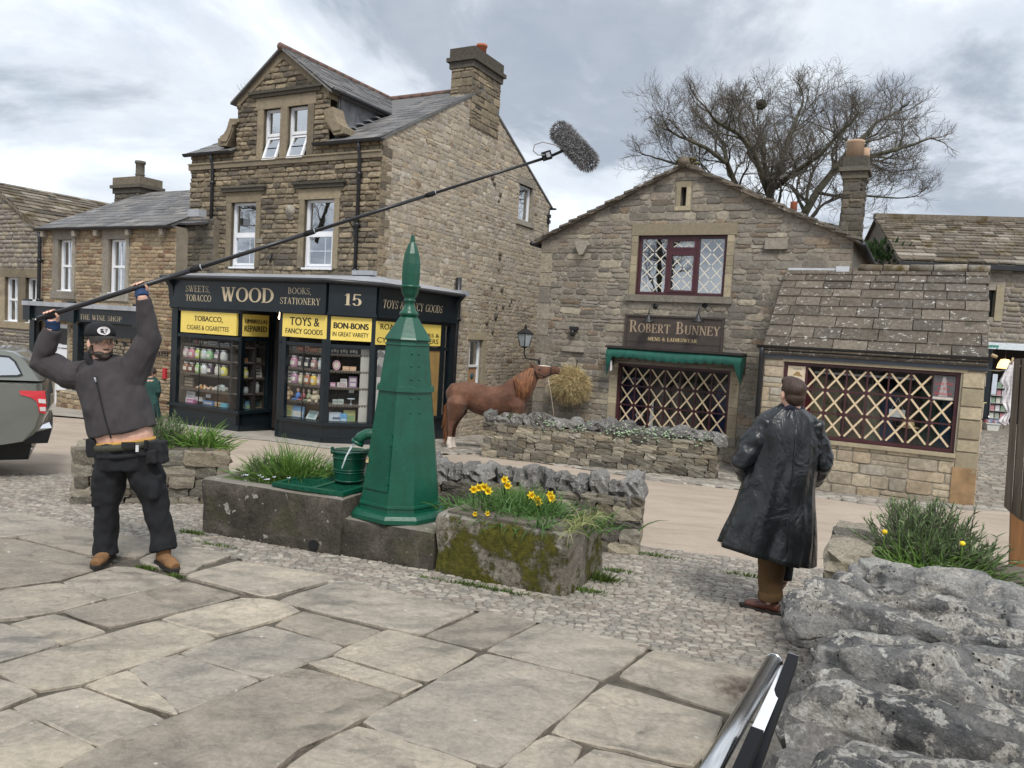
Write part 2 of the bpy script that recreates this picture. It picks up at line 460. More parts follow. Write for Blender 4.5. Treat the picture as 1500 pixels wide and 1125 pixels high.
M_GOLD2 = mat('bright_gold_lettering',(0.55,0.42,0.22),0.5,0.12,30)
M_WHITE = mat('white_upvc',(0.78,0.79,0.82),0.35,0.04,3)
M_MAROON = mat('maroon_paint',(0.062,0.017,0.022),0.4,0.2,5)
M_TAPE = mat('beige_tape',(0.62,0.49,0.32),0.7,0.1,20)
M_SIGNBR = mat('brown_sign_board',(0.056,0.043,0.037),0.6,0.2,8)
M_AWN = mat('green_canvas',(0.007,0.085,0.062),0.75,0.25,8,0.3,90)
M_DARKWD = mat('dark_wood',(0.028,0.021,0.018),0.55,0.3,8)
M_INT = mat('dark_interior',(0.022,0.019,0.017),0.9,0.3,2)
M_SHELF = mat('shelf_wood',(0.10,0.082,0.065),0.7,0.2,12)
M_WOODPANEL = mat('varnished_panel',(0.16,0.085,0.03),0.5,0.25,6,stretch=(8,8,1))
def glass_mat(name,fac,tint=(1,1,1),dark=False):
 t = NT(name)
 t.n.remove(t.b)
 g = t.n.new('ShaderNodeBsdfGlossy'); g.inputs['Roughness'].default_value = 0.015; g.inputs['Color'].default_value = (0.9,0.93,0.97,1)
 fr = t.n.new('ShaderNodeFresnel'); fr.inputs['IOR'].default_value = 1.5
 ge = t.n.new('ShaderNodeNewGeometry')
 f = t.math('MULTIPLY',t.math('MINIMUM',t.math('ADD',fr.outputs[0],fac),1.0),t.math('SUBTRACT',1.0,ge.outputs['Backfacing']))
 tr = t.n.new('ShaderNodeBsdfTransparent'); tr.inputs['Color'].default_value = (*tint,1)
 mx_ = t.n.new('ShaderNodeMixShader')
 t.l.new(f,mx_.inputs[0]); t.l.new(tr.outputs[0],mx_.inputs[1]); t.l.new(g.outputs[0],mx_.inputs[2])
 t.l.new(mx_.outputs[0],t.out.inputs[0])
 bp = t.n.new('ShaderNodeBump'); bp.inputs['Strength'].default_value = 0.03; bp.inputs['Distance'].default_value = 0.02
 t.l.new(t.noise(2.0,2),bp.inputs['Height']); t.l.new(bp.outputs[0],g.inputs['Normal'])
 return t.mat
M_GLASS_SHOP = glass_mat('shop_glass',0.0,(0.97,0.98,0.98))
M_GLASS_UP = glass_mat('window_glass',0.45,(0.9,0.92,0.93))
M_GLASS_MID = glass_mat('leaded_glass',0.34,(0.9,0.92,0.93))
def pump_paint():
 t = NT('pump_green_paint'); t.set(rough=0.36,spec=0.45,coat=0.08,coatr=0.2)
 n = t.noise(5,5,0.6)
 c = t.ramp(n,[(0.3,(0.0025,0.060,0.034)),(0.7,(0.004,0.086,0.050))])
 c = t.mix(t.math('MULTIPLY',t.rng(t.noise(9,6,0.75,(2.5,2.5,0.5)),0.66,0.7),0.35),c,(0.02,0.17,0.13))
 c = t.mix(t.rng(t.noise(30,5,0.8,(2.4,2.4,0.5)),0.71,0.725),c,(0.26,0.32,0.29))
 c = t.mix(t.math('MULTIPLY',t.rng(t.noise(8,6,0.8,(2,2,0.35)),0.54,0.70),0.6),c,(0.010,0.026,0.016))
 c = t.mix(t.rng(t.noise(21,6,0.8,(2,2,0.8),0.5),0.68,0.70),c,(0.085,0.045,0.02))
 t.color(c)
 t.bump(t.math('ADD',t.noise(14,6,0.65),t.math('MULTIPLY',t.noise(90,4,0.6),0.4)),0.35,0.008)
 return t.mat
M_PUMP = pump_paint()
def trough_mat(name,moss):
 t = NT(name); t.set(rough=0.92,spec=0.2)
 c = t.ramp(t.noise(3.0,7,0.68,None,0.4),[(0.3,(0.034,0.03,0.025)),(0.5,(0.072,0.063,0.052)),(0.66,(0.14,0.122,0.10)),(0.8,(0.20,0.175,0.14))])
 if moss:
  c = t.ramp(t.noise(3.0,7,0.65),[(0.3,(0.14,0.122,0.10)),(0.6,(0.26,0.232,0.19)),(0.8,(0.36,0.325,0.27))])
 c = t.mix(1.0,c,t.rng(t.noise(45,6,0.75),0.3,0.7,0.6,1.4),'MULTIPLY')
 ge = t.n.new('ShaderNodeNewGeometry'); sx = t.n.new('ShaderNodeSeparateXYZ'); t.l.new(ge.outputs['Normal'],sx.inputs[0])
 c = t.mix(t.math('MULTIPLY',t.rng(sx.outputs['Z'],0.4,0.9),0.75),c,(0.27,0.25,0.215))  # light from above painted in: upward faces mixed paler
 c = t.mix(t.math('MULTIPLY',t.rng(t.noise(7,3,0.55),0.665,0.685),0.8),c,(0.44,0.42,0.37))
 c = t.mix(t.math('MULTIPLY',t.rng(t.noise(19,3,0.5),0.70,0.72),0.7),c,(0.40,0.38,0.34))
 h = t.math('ADD',t.noise(30,6,0.75),t.noise(6,4,0.6))
 if moss:
  mm = t.rng(t.noise(2.6,8,0.74),0.475,0.54)
  mc = t.ramp(t.noise(24,5,0.7),[(0.3,(0.035,0.035,0.008)),(0.55,(0.088,0.085,0.016)),(0.75,(0.15,0.13,0.022))])
  c = t.mix(mm,c,mc)
  h = t.math('ADD',h,t.math('MULTIPLY',mm,0.7))
 else:
  mm = t.rng(t.noise(1.9,6,0.7),0.54,0.68)
  c = t.mix(t.math('MULTIPLY',mm,0.5),c,(0.075,0.075,0.03))
 t.color(c)
 t.bump(h,0.9,0.02)
 return t.mat
M_TROUGH = trough_mat('dark_trough_stone',False)
M_TROUGHM = trough_mat('mossy_trough_stone',True)
def leaf_mat(name,a,b_,rough=0.55,tr=0.25):
 t = NT(name); t.set(rough=rough,spec=0.35)
 c = t.ramp(t.hash(0),[(0.0,a),(1.0,b_)])
 c = t.mix(1.0,c,t.rng(t.noise(5,3),0.3,0.7,0.7,1.3),'MULTIPLY')
 t.color(c)
 tl = t.n.new('ShaderNodeBsdfTranslucent'); t.l.new(c,tl.inputs['Color'])
 mx_ = t.n.new('ShaderNodeMixShader'); mx_.inputs[0].default_value = tr
 t.l.new(t.b.outputs[0],mx_.inputs[1]); t.l.new(tl.outputs[0],mx_.inputs[2]); t.l.new(mx_.outputs[0],t.out.inputs[0])
 return t.mat
M_GRASS = leaf_mat('grass_blade',(0.07,0.155,0.026),(0.19,0.31,0.07))
M_LAV = leaf_mat('shrub_leaf',(0.075,0.13,0.045),(0.24,0.32,0.15))
M_DAFL = leaf_mat('daffodil_leaf',(0.045,0.12,0.025),(0.12,0.22,0.06))
M_EVERG = leaf_mat('evergreen_leaf',(0.02,0.05,0.018),(0.06,0.10,0.035))
M_SEDUM = leaf_mat('pale_wall_plant',(0.26,0.36,0.22),(0.42,0.52,0.36),0.8,0.1)
M_PETAL = leaf_mat('yellow_petal',(0.85,0.62,0.02),(0.95,0.76,0.06),0.6,0.3)
M_TRUMPET = leaf_mat('deep_yellow_trumpet',(0.9,0.62,0.02),(0.95,0.7,0.03),0.6,0.2)
M_MOSS = leaf_mat('moss_tuft',(0.05,0.10,0.015),(0.12,0.18,0.03))
M_BARK = mat('bark',(0.062,0.056,0.045),0.95,0.4,3,0.6,20,c2=(0.085,0.082,0.05))
M_TWIG = mat('twig',(0.125,0.11,0.09),0.9,0.25,3)
M_HAY = leaf_mat('hay',(0.34,0.26,0.12),(0.68,0.56,0.32),0.8,0.15)
M_STEEL = mat('brushed_steel',(0.62,0.62,0.62),0.22,0.06,20,metal=1.0,stretch=(60,60,1))
M_CHROME = mat('chrome',(0.75,0.76,0.78),0.12,0.03,4,metal=1.0)
M_TERRA = mat('terracotta',(0.42,0.135,0.07),0.85,0.15,5)
M_BUFFPOT = mat('buff_clay',(0.45,0.31,0.21),0.85,0.12,5)
M_OAK = mat('weathered_oak',(0.11,0.085,0.058),0.85,0.35,3,0.6,30,stretch=(9,9,0.8),c2=(0.14,0.11,0.08))
M_OAKL = mat('orange_timber',(0.27,0.125,0.045),0.75,0.3,3,0.4,30,stretch=(9,9,0.8))
M_CLOTH = mat('white_cotton',(0.72,0.69,0.70),0.9,0.06,3)
M_CURTAIN = mat('net_curtain',(0.62,0.64,0.68),0.9,0.06,3)
# ----- ground
def terrain():
 b = MB()
 xs = [-600,-300,-150,-80,-60,-40,-30,-22,-16,-11,-7,-4,-2,0,2,4,7,11,16,22,30,40,60,80,150,300,600]
 ys = [-600,-300,-150,-80,-50,-30,-20,-12,-6,-2,2,5,8,11,14,17,20,24,28,32,40,50,80,150,300,600,900]
 def z(x,y):
  return gz(max(-40,min(40,x)),max(-20,min(32,y))) - 0.05
 vs = [(x,y,z(x,y)) for y in ys for x in xs]
 n = len(xs)
 b.add(vs,[(j*n+i,j*n+i+1,(j+1)*n+i+1,(j+1)*n+i) for j in range(len(ys)-1) for i in range(n-1)])
 return b
tag(terrain().build('ground',M_EARTH),kind='structure')
def sheet(name,poly,lift,m):
 b = MB()
 b.add([(p.x,p.y,gz(p.x,p.y)+lift) for p in poly],[list(range(len(poly)))])
 return tag(b.build(name,m),kind='structure')
def W(*pts):
 return [gnd(*p) for p in pts]
def flip(P):
 a = sum(P[i].x*P[(i+1) % len(P)].y-P[(i+1) % len(P)].x*P[i].y for i in range(len(P)))
 return P if a > 0 else P[::-1]
road = [Vector((-40,12,0)),gnd(-80,702),gnd(60,694),gnd(350,690),gnd(700,742),gnd(955,803),gnd(1235,838),gnd(1500,872),Vector((14,5.5,0)),Vector((30,2,0)),Vector((30,24,0)),gnd(1470,742),gnd(1300,742),gnd(1195,727),gnd(960,702),gnd(700,664),gnd(560,668),gnd(400,643),gnd(330,640),gnd(244,622),gnd(60,608),Vector((-40,27,0))]
sheet('road',flip(road),-0.018,M_ROAD)
pav = [gnd(60,606),gnd(235,621),gnd(330,639),gnd(395,645),gnd(470,655),gnd(560,664),gnd(700,664),gnd(760,640),gnd(560,600),gnd(300,575),gnd(60,585)]
sheet('pavement',flip(pav),-0.008,M_PAVE)
yard = [gnd(560,664),gnd(700,664),gnd(960,702),gnd(1060,714),gnd(1195,727)] + [BG.p(-3.5,0),BG.p(-11.5,0),WS.p(8,0),WS.p(1.0,0)]
sheet('yard',flip(yard),-0.004,M_GRIT)
def rough_stone(poly,z0,z1,rr,jit=0.004,inset=0.012,dome=0.0):
 """world-space convex polygon (list of Vector xy) -> top-faced stone on the ground plane"""
 n = len(poly)
 c = sum(poly,Vector((0,0,0))) / n
 vs = []
 for lv, ins in ((z0,0.0),(z1-inset*0.7,0.0),(z1,inset)):
  for p in poly:
   d = (c-p); L = max(d.length,1e-5)
   q = p + d * (min(ins,L*0.5)/L)
   vs.append((q.x,q.y,gz(q.x,q.y)+lv))
 vs.append((c.x,c.y,gz(c.x,c.y)+z1+dome))
 fs = []
 for k in (0,1):
  fs += [(k*n+i,k*n+(i+1) % n,(k+1)*n+(i+1) % n,(k+1)*n+i) for i in range(n)]
 fs += [(2*n+i,2*n+(i+1) % n,3*n) for i in range(n)]
 return vs, fs
def inside(P,x,y):
 r = False; j = len(P) - 1
 for i in range(len(P)):
  if (P[i].y>y) != (P[j].y>y) and x < (P[j].x-P[i].x) * (y-P[i].y) / (P[j].y-P[i].y) + P[i].x: r = not r
  j = i
 return r
# ---- riven flagstones
terr = [gnd(-700,660),gnd(-10,745),gnd(36,750),gnd(115,767),gnd(172,780),gnd(252,792),gnd(342,808),gnd(400,825),gnd(493,846),gnd(699,886),gnd(792,904),gnd(951,942),gnd(1100,977),gnd(1200,1000),gnd(1330,1040),Vector((3.0,-4,0)),Vector((-9,-4,0))]
TERR = sheet('terrace',flip(terr),-0.017,M_JOINT)
FLAGS = [
 [(272,844),(346,823),(418,833),(499,846),(389,875)],
 [(407,880),(500,850),(600,872),(699,891),(619,929),(520,908)],
 [(623,931),(716,893),(787,910),(706,950)],
 [(712,953),(793,912),(870,928),(949,947),(885,996)],
 [(906,990),(957,951),(1100,981),(1230,1010),(1190,1075),(1068,1044)],
 [(806,1072),(888,1001),(1060,1050),(1018,1122),(920,1100)],
 [(530,1058),(711,958),(879,999),(728,1126),(640,1099)],
 [(487,960),(568,923),(700,957),(627,1000)],
 [(402,915),(443,896),(559,925),(505,945)],
 [(450,971),(485,963),(621,1004),(591,1018)],
 [(90,1123),(256,1050),(439,980),(586,1020),(523,1058),(440,1098),(370,1150),(100,1190)],
 [(450,1098),(523,1062),(600,1086),(700,1120),(650,1190),(420,1190),(400,1140)],
 [(735,1125),(803,1076),(855,1093),(810,1150)],
 [(842,1114),(868,1097),(1005,1130),(960,1200),(815,1150)],
 [(1024,1124),(1071,1056),(1186,1082),(1300,1130),(1240,1230),(1030,1200)],
 [(263,956),(389,916),(503,947),(402,990),(383,993)],
 [(236,907),(355,876),(405,879),(441,895),(320,930)],
 [(91,896),(274,852),(353,873),(158,918)],
 [(91,852),(168,829),(203,831),(266,850),(158,876)],
 [(-90,880),(0,866),(88,855),(153,878),(83,897),(0,908),(-90,915)],
 [(13,914),(79,899),(156,925),(94,942)],
 [(-110,938),(-90,918),(7,914),(88,943),(0,970),(-80,985)],
 [(-80,990),(0,973),(94,946),(234,909),(317,934),(259,955),(185,978),(119,1002),(59,1011),(0,988)],
 [(122,1004),(186,982),(209,1000),(262,1046),(254,1047)],
 [(188,981),(259,959),(381,997),(262,1045),(240,1022),(212,1000)],
 [(18,1035),(117,1006),(246,1055),(149,1094)],
 [(-80,993),(0,993),(56,1016),(14,1032),(-100,1068)],
 [(-100,1075),(14,1038),(146,1098),(79,1127),(0,1165),(-120,1160)],
 [(-120,760),(0,752),(36,754),(113,770),(95,776),(21,786),(-120,796)],
 [(26,787),(115,772),(172,784),(250,797),(200,817),(135,814)],
 [(255,799),(341,813),(300,826),(272,840),(207,826),(203,820)],
 [(-150,800),(22,790),(133,818),(165,825),(92,849),(0,861),(-150,878)],
 [(-150,1170),(-10,1172),(80,1130),(84,1128),(90,1190),(0,1260),(-150,1260)],
]
for poly in FLAGS:
 P = flip(W(*poly))
 c = sum(P,Vector()) / len(P)
 Q = []
 for i, p in enumerate(P):
  q = P[(i+1) % len(P)]
  d = (c-p).normalized() * 0.006
  Q.append(p+d)
  L = (q-p).length
  k = max(1,int(L/0.09))
  nrm = Vector((q.y-p.y,p.x-q.x,0)).normalized()
  for j in range(1,k):
   t = j / k
   w = mnoise.noise(Vector((p.x+(q.x-p.x)*t,p.y+(q.y-p.y)*t,3.3))*3.1) * 0.014 + rnd.uniform(-0.004,0.004)
   Q.append(p.lerp(q,t)+nrm*(w+0.010))
 b = MB()
 zt = rnd.uniform(0.0,0.012)
 vs, fs = rough_stone(Q,-0.05,zt,rnd,inset=0.011)
 b.add(vs,fs)
 b.build('flagstone',M_FLAG,TERR)
FP_ = [flip(W(*p)) for p in FLAGS]; TE_ = flip(list(terr)); e1, e2 = Vector((math.cos(R(-24)),math.sin(R(-24)),0)), Vector((math.sin(R(24)),math.cos(R(24)),0))
for j in range(-14,14):
 s_ = -9 + (j % 3) * .3
 while s_ < 7:
  w_ = rnd.uniform(.6,1.2); c4_ = [e1*(s_+a_)+e2*(j*.72+b_) for a_,b_ in ((.01,.01),(w_-.01,.01),(w_-.01,.71),(.01,.71))]; s_ += w_
  smp = [c4_[0].lerp(c4_[1],x/4).lerp(c4_[3].lerp(c4_[2],x/4),y/4) for x in range(5) for y in range(5)]
  if all(inside(TE_,p.x,p.y) and not any(inside(f,p.x,p.y) for f in FP_) for p in smp):
   b = MB(); vs, fs = rough_stone(c4_,-.05,rnd.uniform(0,.01),rnd,inset=.011); b.add(vs,fs); b.build('flagstone',M_FLAG,TERR)
# ---- cobbles between terrace, troughs and road
cobreg = [gnd(-160,700),gnd(60,693),gnd(350,689),gnd(700,741),gnd(955,802),gnd(1235,837),gnd(1330,850)] + [gnd(1330,1020),gnd(1200,1003),gnd(1100,984),gnd(951,950),gnd(792,912),gnd(699,894),gnd(493,853),gnd(400,832),gnd(342,815),gnd(252,799),gnd(172,787),gnd(115,773),gnd(36,757),gnd(-10,755),gnd(-400,720)]
COB = sheet('cobbles',flip(list(cobreg)),-0.006,M_GRIT)
def cobble_field(region,ang,w,h,holes=()):
 a = R(ang); e1 = Vector((math.cos(a),math.sin(a),0)); e2 = Vector((-e1.y,e1.x,0))
 ss = [p.dot(e1) for p in region]; ts = [p.dot(e2) for p in region]
 out = []; t = min(ts)
 while t < max(ts):
  hh = h * rnd.uniform(0.8,1.2)
  s = min(ss) + rnd.uniform(0,w)
  while s < max(ss):
   ww = w * rnd.uniform(0.6,1.45)
   c = e1 * (s+ww/2) + e2 * (t+hh/2+0.02*math.sin(s*1.3+t))
   if inside(region,c.x,c.y) and not any(inside(hl,c.x,c.y) for hl in holes):
    P = []
    for k in range(7):
     th = 2 * math.pi * (k+0.5) / 7 + rnd.uniform(-0.2,0.2)
     x, y = math.cos(th), math.sin(th)
     q = max(abs(x),abs(y)) ** 0.85
     P.append(c+e1*(x/q*ww*0.485)+e2*(y/q*hh*0.485))
    out.append((c,ww*hh,P))
   s += ww
  t += hh
 return out
cobs = cobble_field(cobreg,-9,0.075,0.046)
cobs.sort(key=lambda q:-q[1]/max(q[0].y,1)**2*(1 if 0<proj(q[0])[0]<1500 and proj(q[0])[1]<1125 else 0.01))
bs = MB()
for i, (c,a,P) in enumerate(cobs):
 vs, fs = rough_stone(P,-0.04,rnd.uniform(0.0,0.008),rnd,inset=0.007,dome=0.002)
 if i < 300:
  b = MB(); b.add(vs,fs,0,True); b.build('cobble',M_COBBLE,COB)
 else:
  bs.add(vs,fs,0,True)
bs.build('cobbles',M_COBBLE,COB,kind='stuff')
setts = cobble_field([gnd(955,694),gnd(1195,719),gnd(1310,731),gnd(1440,738),gnd(1470,747),gnd(1300,742),gnd(1195,727),gnd(955,703)],-28,0.3,0.16)
setts += cobble_field([Vector((p.x,p.y,0)) for p in yard],-28,0.22,0.14)
bs = MB()
for c, a, P in setts:
 vs, fs = rough_stone(P,-0.04,rnd.uniform(0.004,0.014),rnd,inset=0.02,dome=0.004)
 bs.add(vs,fs,0,True)
tag(bs.build('setts',M_COBBLE),'worn grey setts edging the gravel road and paving the yard below the gable','setts',kind='stuff')
AL0, AL1 = EX.p(0.05,0,-0.1), EX.p(6.5,0,-0.1)
def alley_z(d): return -0.80 + 0.053 * max(d,0)
AB = MB()
na = 20
vs = []
for k in range(na+1):
 d = 14.0 * k / na - 1.5
 for s in (-0.4,7.0):
  p = EX.p(s,alley_z(d),-d); vs.append(p)
AB.add(vs,[(2*k,2*k+1,2*k+3,2*k+2) for k in range(na)])
AB.add([EX.p(-0.4,alley_z(12.5),-12.5),EX.p(7,alley_z(12.5),-12.5),EX.p(7,-3,-12.5),EX.p(-0.4,-3,-12.5)],[(0,1,2,3)])
ALLEY = tag(AB.build('alley',M_GRIT),kind='structure')
bs = MB()
d = -1.0
while d < 9.5:
 hh = rnd.uniform(0.11,0.17); s = -0.1 + rnd.uniform(0,0.2)
 while s < 3.4:
  ww = rnd.uniform(0.16,0.3)
  c = [(s+0.012,d+0.012),(s+ww-0.012,d+0.012),(s+ww-0.012,d+hh-0.012),(s+0.012,d+hh-0.012)]
  z = rnd.uniform(0.006,0.022)
  lo = [EX.p(x,alley_z(y)-0.02,-y) for x,y in c]
  cx, cy = s + ww / 2, d + hh / 2
  hi = [EX.p(x+(cx-x)*0.15,alley_z(y)+z,-(y+(cy-y)*0.2)) for x,y in c]
  bs.hexa(lo+hi)
  s += ww
 d += hh
bs.build('setts',M_COBBLE,ALLEY,kind='stuff')
# ----- masonry tools
def clip(P,a,b,c):
 out = []; n = len(P)
 for i in range(n):
  p, q = P[i], P[(i+1) % n]
  dp = a * p[0] + b * p[1] - c; dq = a * q[0] + b * q[1] - c
  if dp <= 0: out.append(p)
  if (dp<0<dq) or (dq<0<dp):
   t = dp / (dp-dq); out.append((p[0]+(q[0]-p[0])*t,p[1]+(q[1]-p[1])*t))
 return out
def clip_poly(P,region):
 """region convex CCW"""
 n = len(region)
 for i in range(n):
  (x0,y0), (x1,y1) = region[i], region[(i+1) % n]
  a, b = (y1-y0), -(x1-x0)
  P = clip(P,a,b,a*x0+b*y0)
  if len(P) < 3: return []
 return P
def area(P):
 return 0.5 * sum(P[i][0]*P[(i+1) % len(P)][1]-P[(i+1) % len(P)][0]*P[i][1] for i in range(len(P)))
def cent(P):
 return (sum(p[0] for p in P)/len(P),sum(p[1] for p in P)/len(P))
def minus(P,holes):
 for (s0,h0,s1,h1) in holes:
  c = cent(P)
  xs = [p[0] for p in P]; ys = [p[1] for p in P]
  if max(xs) <= s0 or min(xs) >= s1 or max(ys) <= h0 or min(ys) >= h1: continue
  cands = [clip(P,1,0,s0),clip(P,-1,0,-s1),clip(P,0,1,h0),clip(P,0,-1,-h1)]
  P = max(cands,key=lambda q:area(q) if len(q)>2 else 0)
  if len(P) < 3 or area(P) < 0.002: return []
 return P
def coursed(region,holes,h,w,joint=0.008,jit=0.006,seed=1):
 """h=(min,max) course height, w=(min,max) stone length -> list of convex polygons"""
 r = random.Random(seed); out = []
 xs = [p[0] for p in region]; ys = [p[1] for p in region]
 y = min(ys)
 while y < max(ys):
  hh = r.uniform(*h); x = min(xs) - r.uniform(0,w[1])
  while x < max(xs):
   ww = r.uniform(*w) * (0.7+0.6*r.random())
   parts = [(x,y,x+ww,y+hh)]
   if hh > 0.15 and r.random() < 0.16:
    k = r.uniform(0.4,0.6); parts = [(x,y,x+ww,y+hh*k),(x,y+hh*k,x+ww,y+hh)]
   for (a,b_,c,d) in parts:
    j = joint / 2
    a += j; b_ += j; c -= j; d -= j
    ch = min(0.02+jit*.8,(d-b_)*0.32)
    q = lambda: r.uniform(-jit,jit)
    P = [(a+ch,b_+q()*.6),(c-ch,b_+q()*.6),(c+q(),b_+ch),(c+q(),d-ch),(c-ch,d+q()*.6),(a+ch,d+q()*.6),(a+q(),d-ch),(a+q(),b_+ch)]
    P = clip_poly(P,region)
    if len(P) < 3: continue
    P = minus(P,[(s0-j,h0-j,s1+j,h1+j) for s0,h0,s1,h1 in holes])
    if len(P) >= 3 and area(P) > 0.0012: out.append(P)
   x += ww
  y += hh
 return out
def voronoi(region,holes,cw,ch,joint=0.012,seed=1,jit=0.85):
 """random rubble: clipped Voronoi cells, cell size cw x ch"""
 r = random.Random(seed); out = []
 xs = [p[0] for p in region]; ys = [p[1] for p in region]
 x0, y0 = min(xs) - cw, min(ys) - ch
 nx, ny = int((max(xs)-x0)/cw) + 3, int((max(ys)-y0)/ch) + 3
 pt = {}
 for j in range(ny):
  for i in range(nx):
   if r.random() < 0.08: continue
   pt[(i,j)] = (x0+(i+0.5*(j % 2)+r.uniform(-jit,jit)*0.5)*cw,y0+(j+r.uniform(-jit,jit)*0.5)*ch)
 asp = cw / ch
 for (i,j), p in pt.items():
  P = [(p[0]-2*cw,p[1]-2*ch),(p[0]+2*cw,p[1]-2*ch),(p[0]+2*cw,p[1]+2*ch),(p[0]-2*cw,p[1]+2*ch)]
  for di in range(-3,4):
   for dj in range(-3,4):
    q = pt.get((i+di,j+dj))
    if (di or dj) and q:
     dx, dy = q[0] - p[0], (q[1]-p[1]) * asp * asp
     mx_, my = (p[0]+q[0]) / 2, (p[1]+q[1]) / 2
     P = clip(P,dx,dy,dx*mx_+dy*my)
     if len(P) < 3: break
   if len(P) < 3: break
  if len(P) < 3: continue
  c = cent(P)
  w_ = max(q[0] for q in P) - min(q[0] for q in P); h_ = max(q[1] for q in P) - min(q[1] for q in P)
  fx, fy = 1 - joint / max(w_,0.03), 1 - joint / max(h_,0.03)
  P = [(c[0]+(q[0]-c[0])*fx,c[1]+(q[1]-c[1])*fy) for q in P]
  Q = []
  n = len(P)
  for k in range(n):
   a, b_, d = P[k-1], P[k], P[(k+1) % n]
   t = 0.22
   Q.append((b_[0]+(a[0]-b_[0])*t,b_[1]+(a[1]-b_[1])*t)); Q.append((b_[0]+(d[0]-b_[0])*t,b_[1]+(d[1]-b_[1])*t))
  P = clip_poly(Q,region)
  if len(P) < 3: continue
  P = minus(P,holes)
  if len(P) >= 3 and area(P) > 0.0012: out.append(P)
 return out
def stone_geo(F,P,proud,r,out0=-0.015,inset=0.014,dome=0.01):
 n = len(P); c = cent(P)
 pr = proud * r.uniform(0.5,1.3); tx, ty = r.uniform(-1,1) * proud * 0.9, r.uniform(-1,1) * proud * 0.9
 w_ = max(max(q[0] for q in P)-c[0],0.01); h_ = max(max(q[1] for q in P)-c[1],0.01)
 vs = []
 for lv, ins in ((out0,0.0),(pr*0.45,0.002),(pr,inset)):
  for p in P:
   dx, dy = c[0] - p[0], c[1] - p[1]; L = max(math.hypot(dx,dy),1e-5)
   k = min(ins,L*0.45) / L
   til = 0 if lv < 0 else (tx*(p[0]-c[0])/w_+ty*(p[1]-c[1])/h_) * 0.5
   vs.append(F.p(p[0]+dx*k,p[1]+dy*k,max(lv+til,0.003) if lv>0 else lv))
 vs.append(F.p(c[0],c[1],pr+dome*r.uniform(0.2,1.6)))
 fs = []
 for k in (0,1):
  fs += [(k*n+i,k*n+(i+1) % n,(k+1)*n+(i+1) % n,(k+1)*n+i) for i in range(n)]
 fs += [(2*n+i,2*n+(i+1) % n,3*n) for i in range(n)]
 return vs, fs
def lay(F,polys,m,wall,budget,proud=0.02,seed=3,smooth=False,inset=0.014,dome=0.01,name='stone'):
 """largest stones (as seen) become parts, the rest one joined part"""
 r = random.Random(seed)
 def px_area(P):
  c = F.p(*cent(P)); x, y = proj(c)
  if not (-20<x<1520 and -20<y<1145): return 0
  return area(P) / max((c-CAM).length,1) ** 2
 polys = sorted(polys,key=lambda P:-px_area(P))
 rest = MB()
 for i, P in enumerate(polys):
  vs, fs = stone_geo(F,P,proud,r,inset=inset,dome=dome)
  if i < budget:
   b = MB(); b.add(vs,fs,0,smooth); b.build(name,m,wall)
  else: rest.add(vs,fs,0,smooth)
 if rest.v: rest.build('rubble',m,wall,kind='stuff')
def wall_face(b,F,region,holes,depth=0.35,reveal=0.16,mi=0,ends=True):
 """flat backing wall with real openings (cells cut by the openings, reveals, closed outline)"""
 xs = sorted({min(p[0] for p in region),max(p[0] for p in region)} | {v for hh in holes for v in (hh[0],hh[2])})
 ys = sorted({min(p[1] for p in region),max(p[1] for p in region)} | {v for hh in holes for v in (hh[1],hh[3])})
 for i in range(len(xs)-1):
  for j in range(len(ys)-1):
   cx, cy = (xs[i]+xs[i+1]) / 2, (ys[j]+ys[j+1]) / 2
   if any(h_[0]<cx<h_[2] and h_[1]<cy<h_[3] for h_ in holes): continue
   P = clip_poly([(xs[i],ys[j]),(xs[i+1],ys[j]),(xs[i+1],ys[j+1]),(xs[i],ys[j+1])],region)
   if len(P) < 3: continue
   b.add([F.p(s,h_,0) for s,h_ in P],[list(range(len(P)))],mi)
   b.add([F.p(s,h_,-depth) for s,h_ in P],[list(range(len(P)-1,-1,-1))],mi)
 for (s0,h0,s1,h1) in holes:
  q = [(s0,h0),(s1,h0),(s1,h1),(s0,h1)]
  for k in range(4):
   (a,c), (d,e_) = q[k], q[(k+1) % 4]
   b.add([F.p(a,c,0),F.p(a,c,-depth),F.p(d,e_,-depth),F.p(d,e_,0)],[(3,2,1,0)],mi)
 if ends:
  n = len(region)
  for k in range(n):
   (a,c), (d,e_) = region[k], region[(k+1) % n]
   b.add([F.p(a,c,0),F.p(a,c,-depth),F.p(d,e_,-depth),F.p(d,e_,0)],[(0,1,2,3)],mi)
def rect(F,a,b_,out=0.0):
 """rect on a frame from two pixel corners (top-left, bottom-right)"""
 s0, h1 = F.px(*a,out); s1, h0 = F.px(*b_,out)
 return (min(s0,s1),min(h0,h1),max(s0,s1),max(h0,h1))
def bar_frame(b,F,r,w,o0,o1,mi=0):
 s0, h0, s1, h1 = r
 b.fbox(F,s0,s1,h1-w,h1,o0,o1,mi); b.fbox(F,s0,s1,h0,h0+w,o0,o1,mi)
 b.fbox(F,s0,s0+w,h0+w,h1-w,o0,o1,mi); b.fbox(F,s1-w,s1,h0+w,h1-w,o0,o1,mi)
def quad(F,s0,h0,s1,h1,out):
 return [F.p(s0,h0,out),F.p(s1,h0,out),F.p(s1,h1,out),F.p(s0,h1,out)]
def pane(F,r,out,m,parent,thick=0.006):
 b = MB(); b.fbox(F,r[0],r[2],r[1],r[3],out-thick,out)
 return b.build('pane',m,parent)
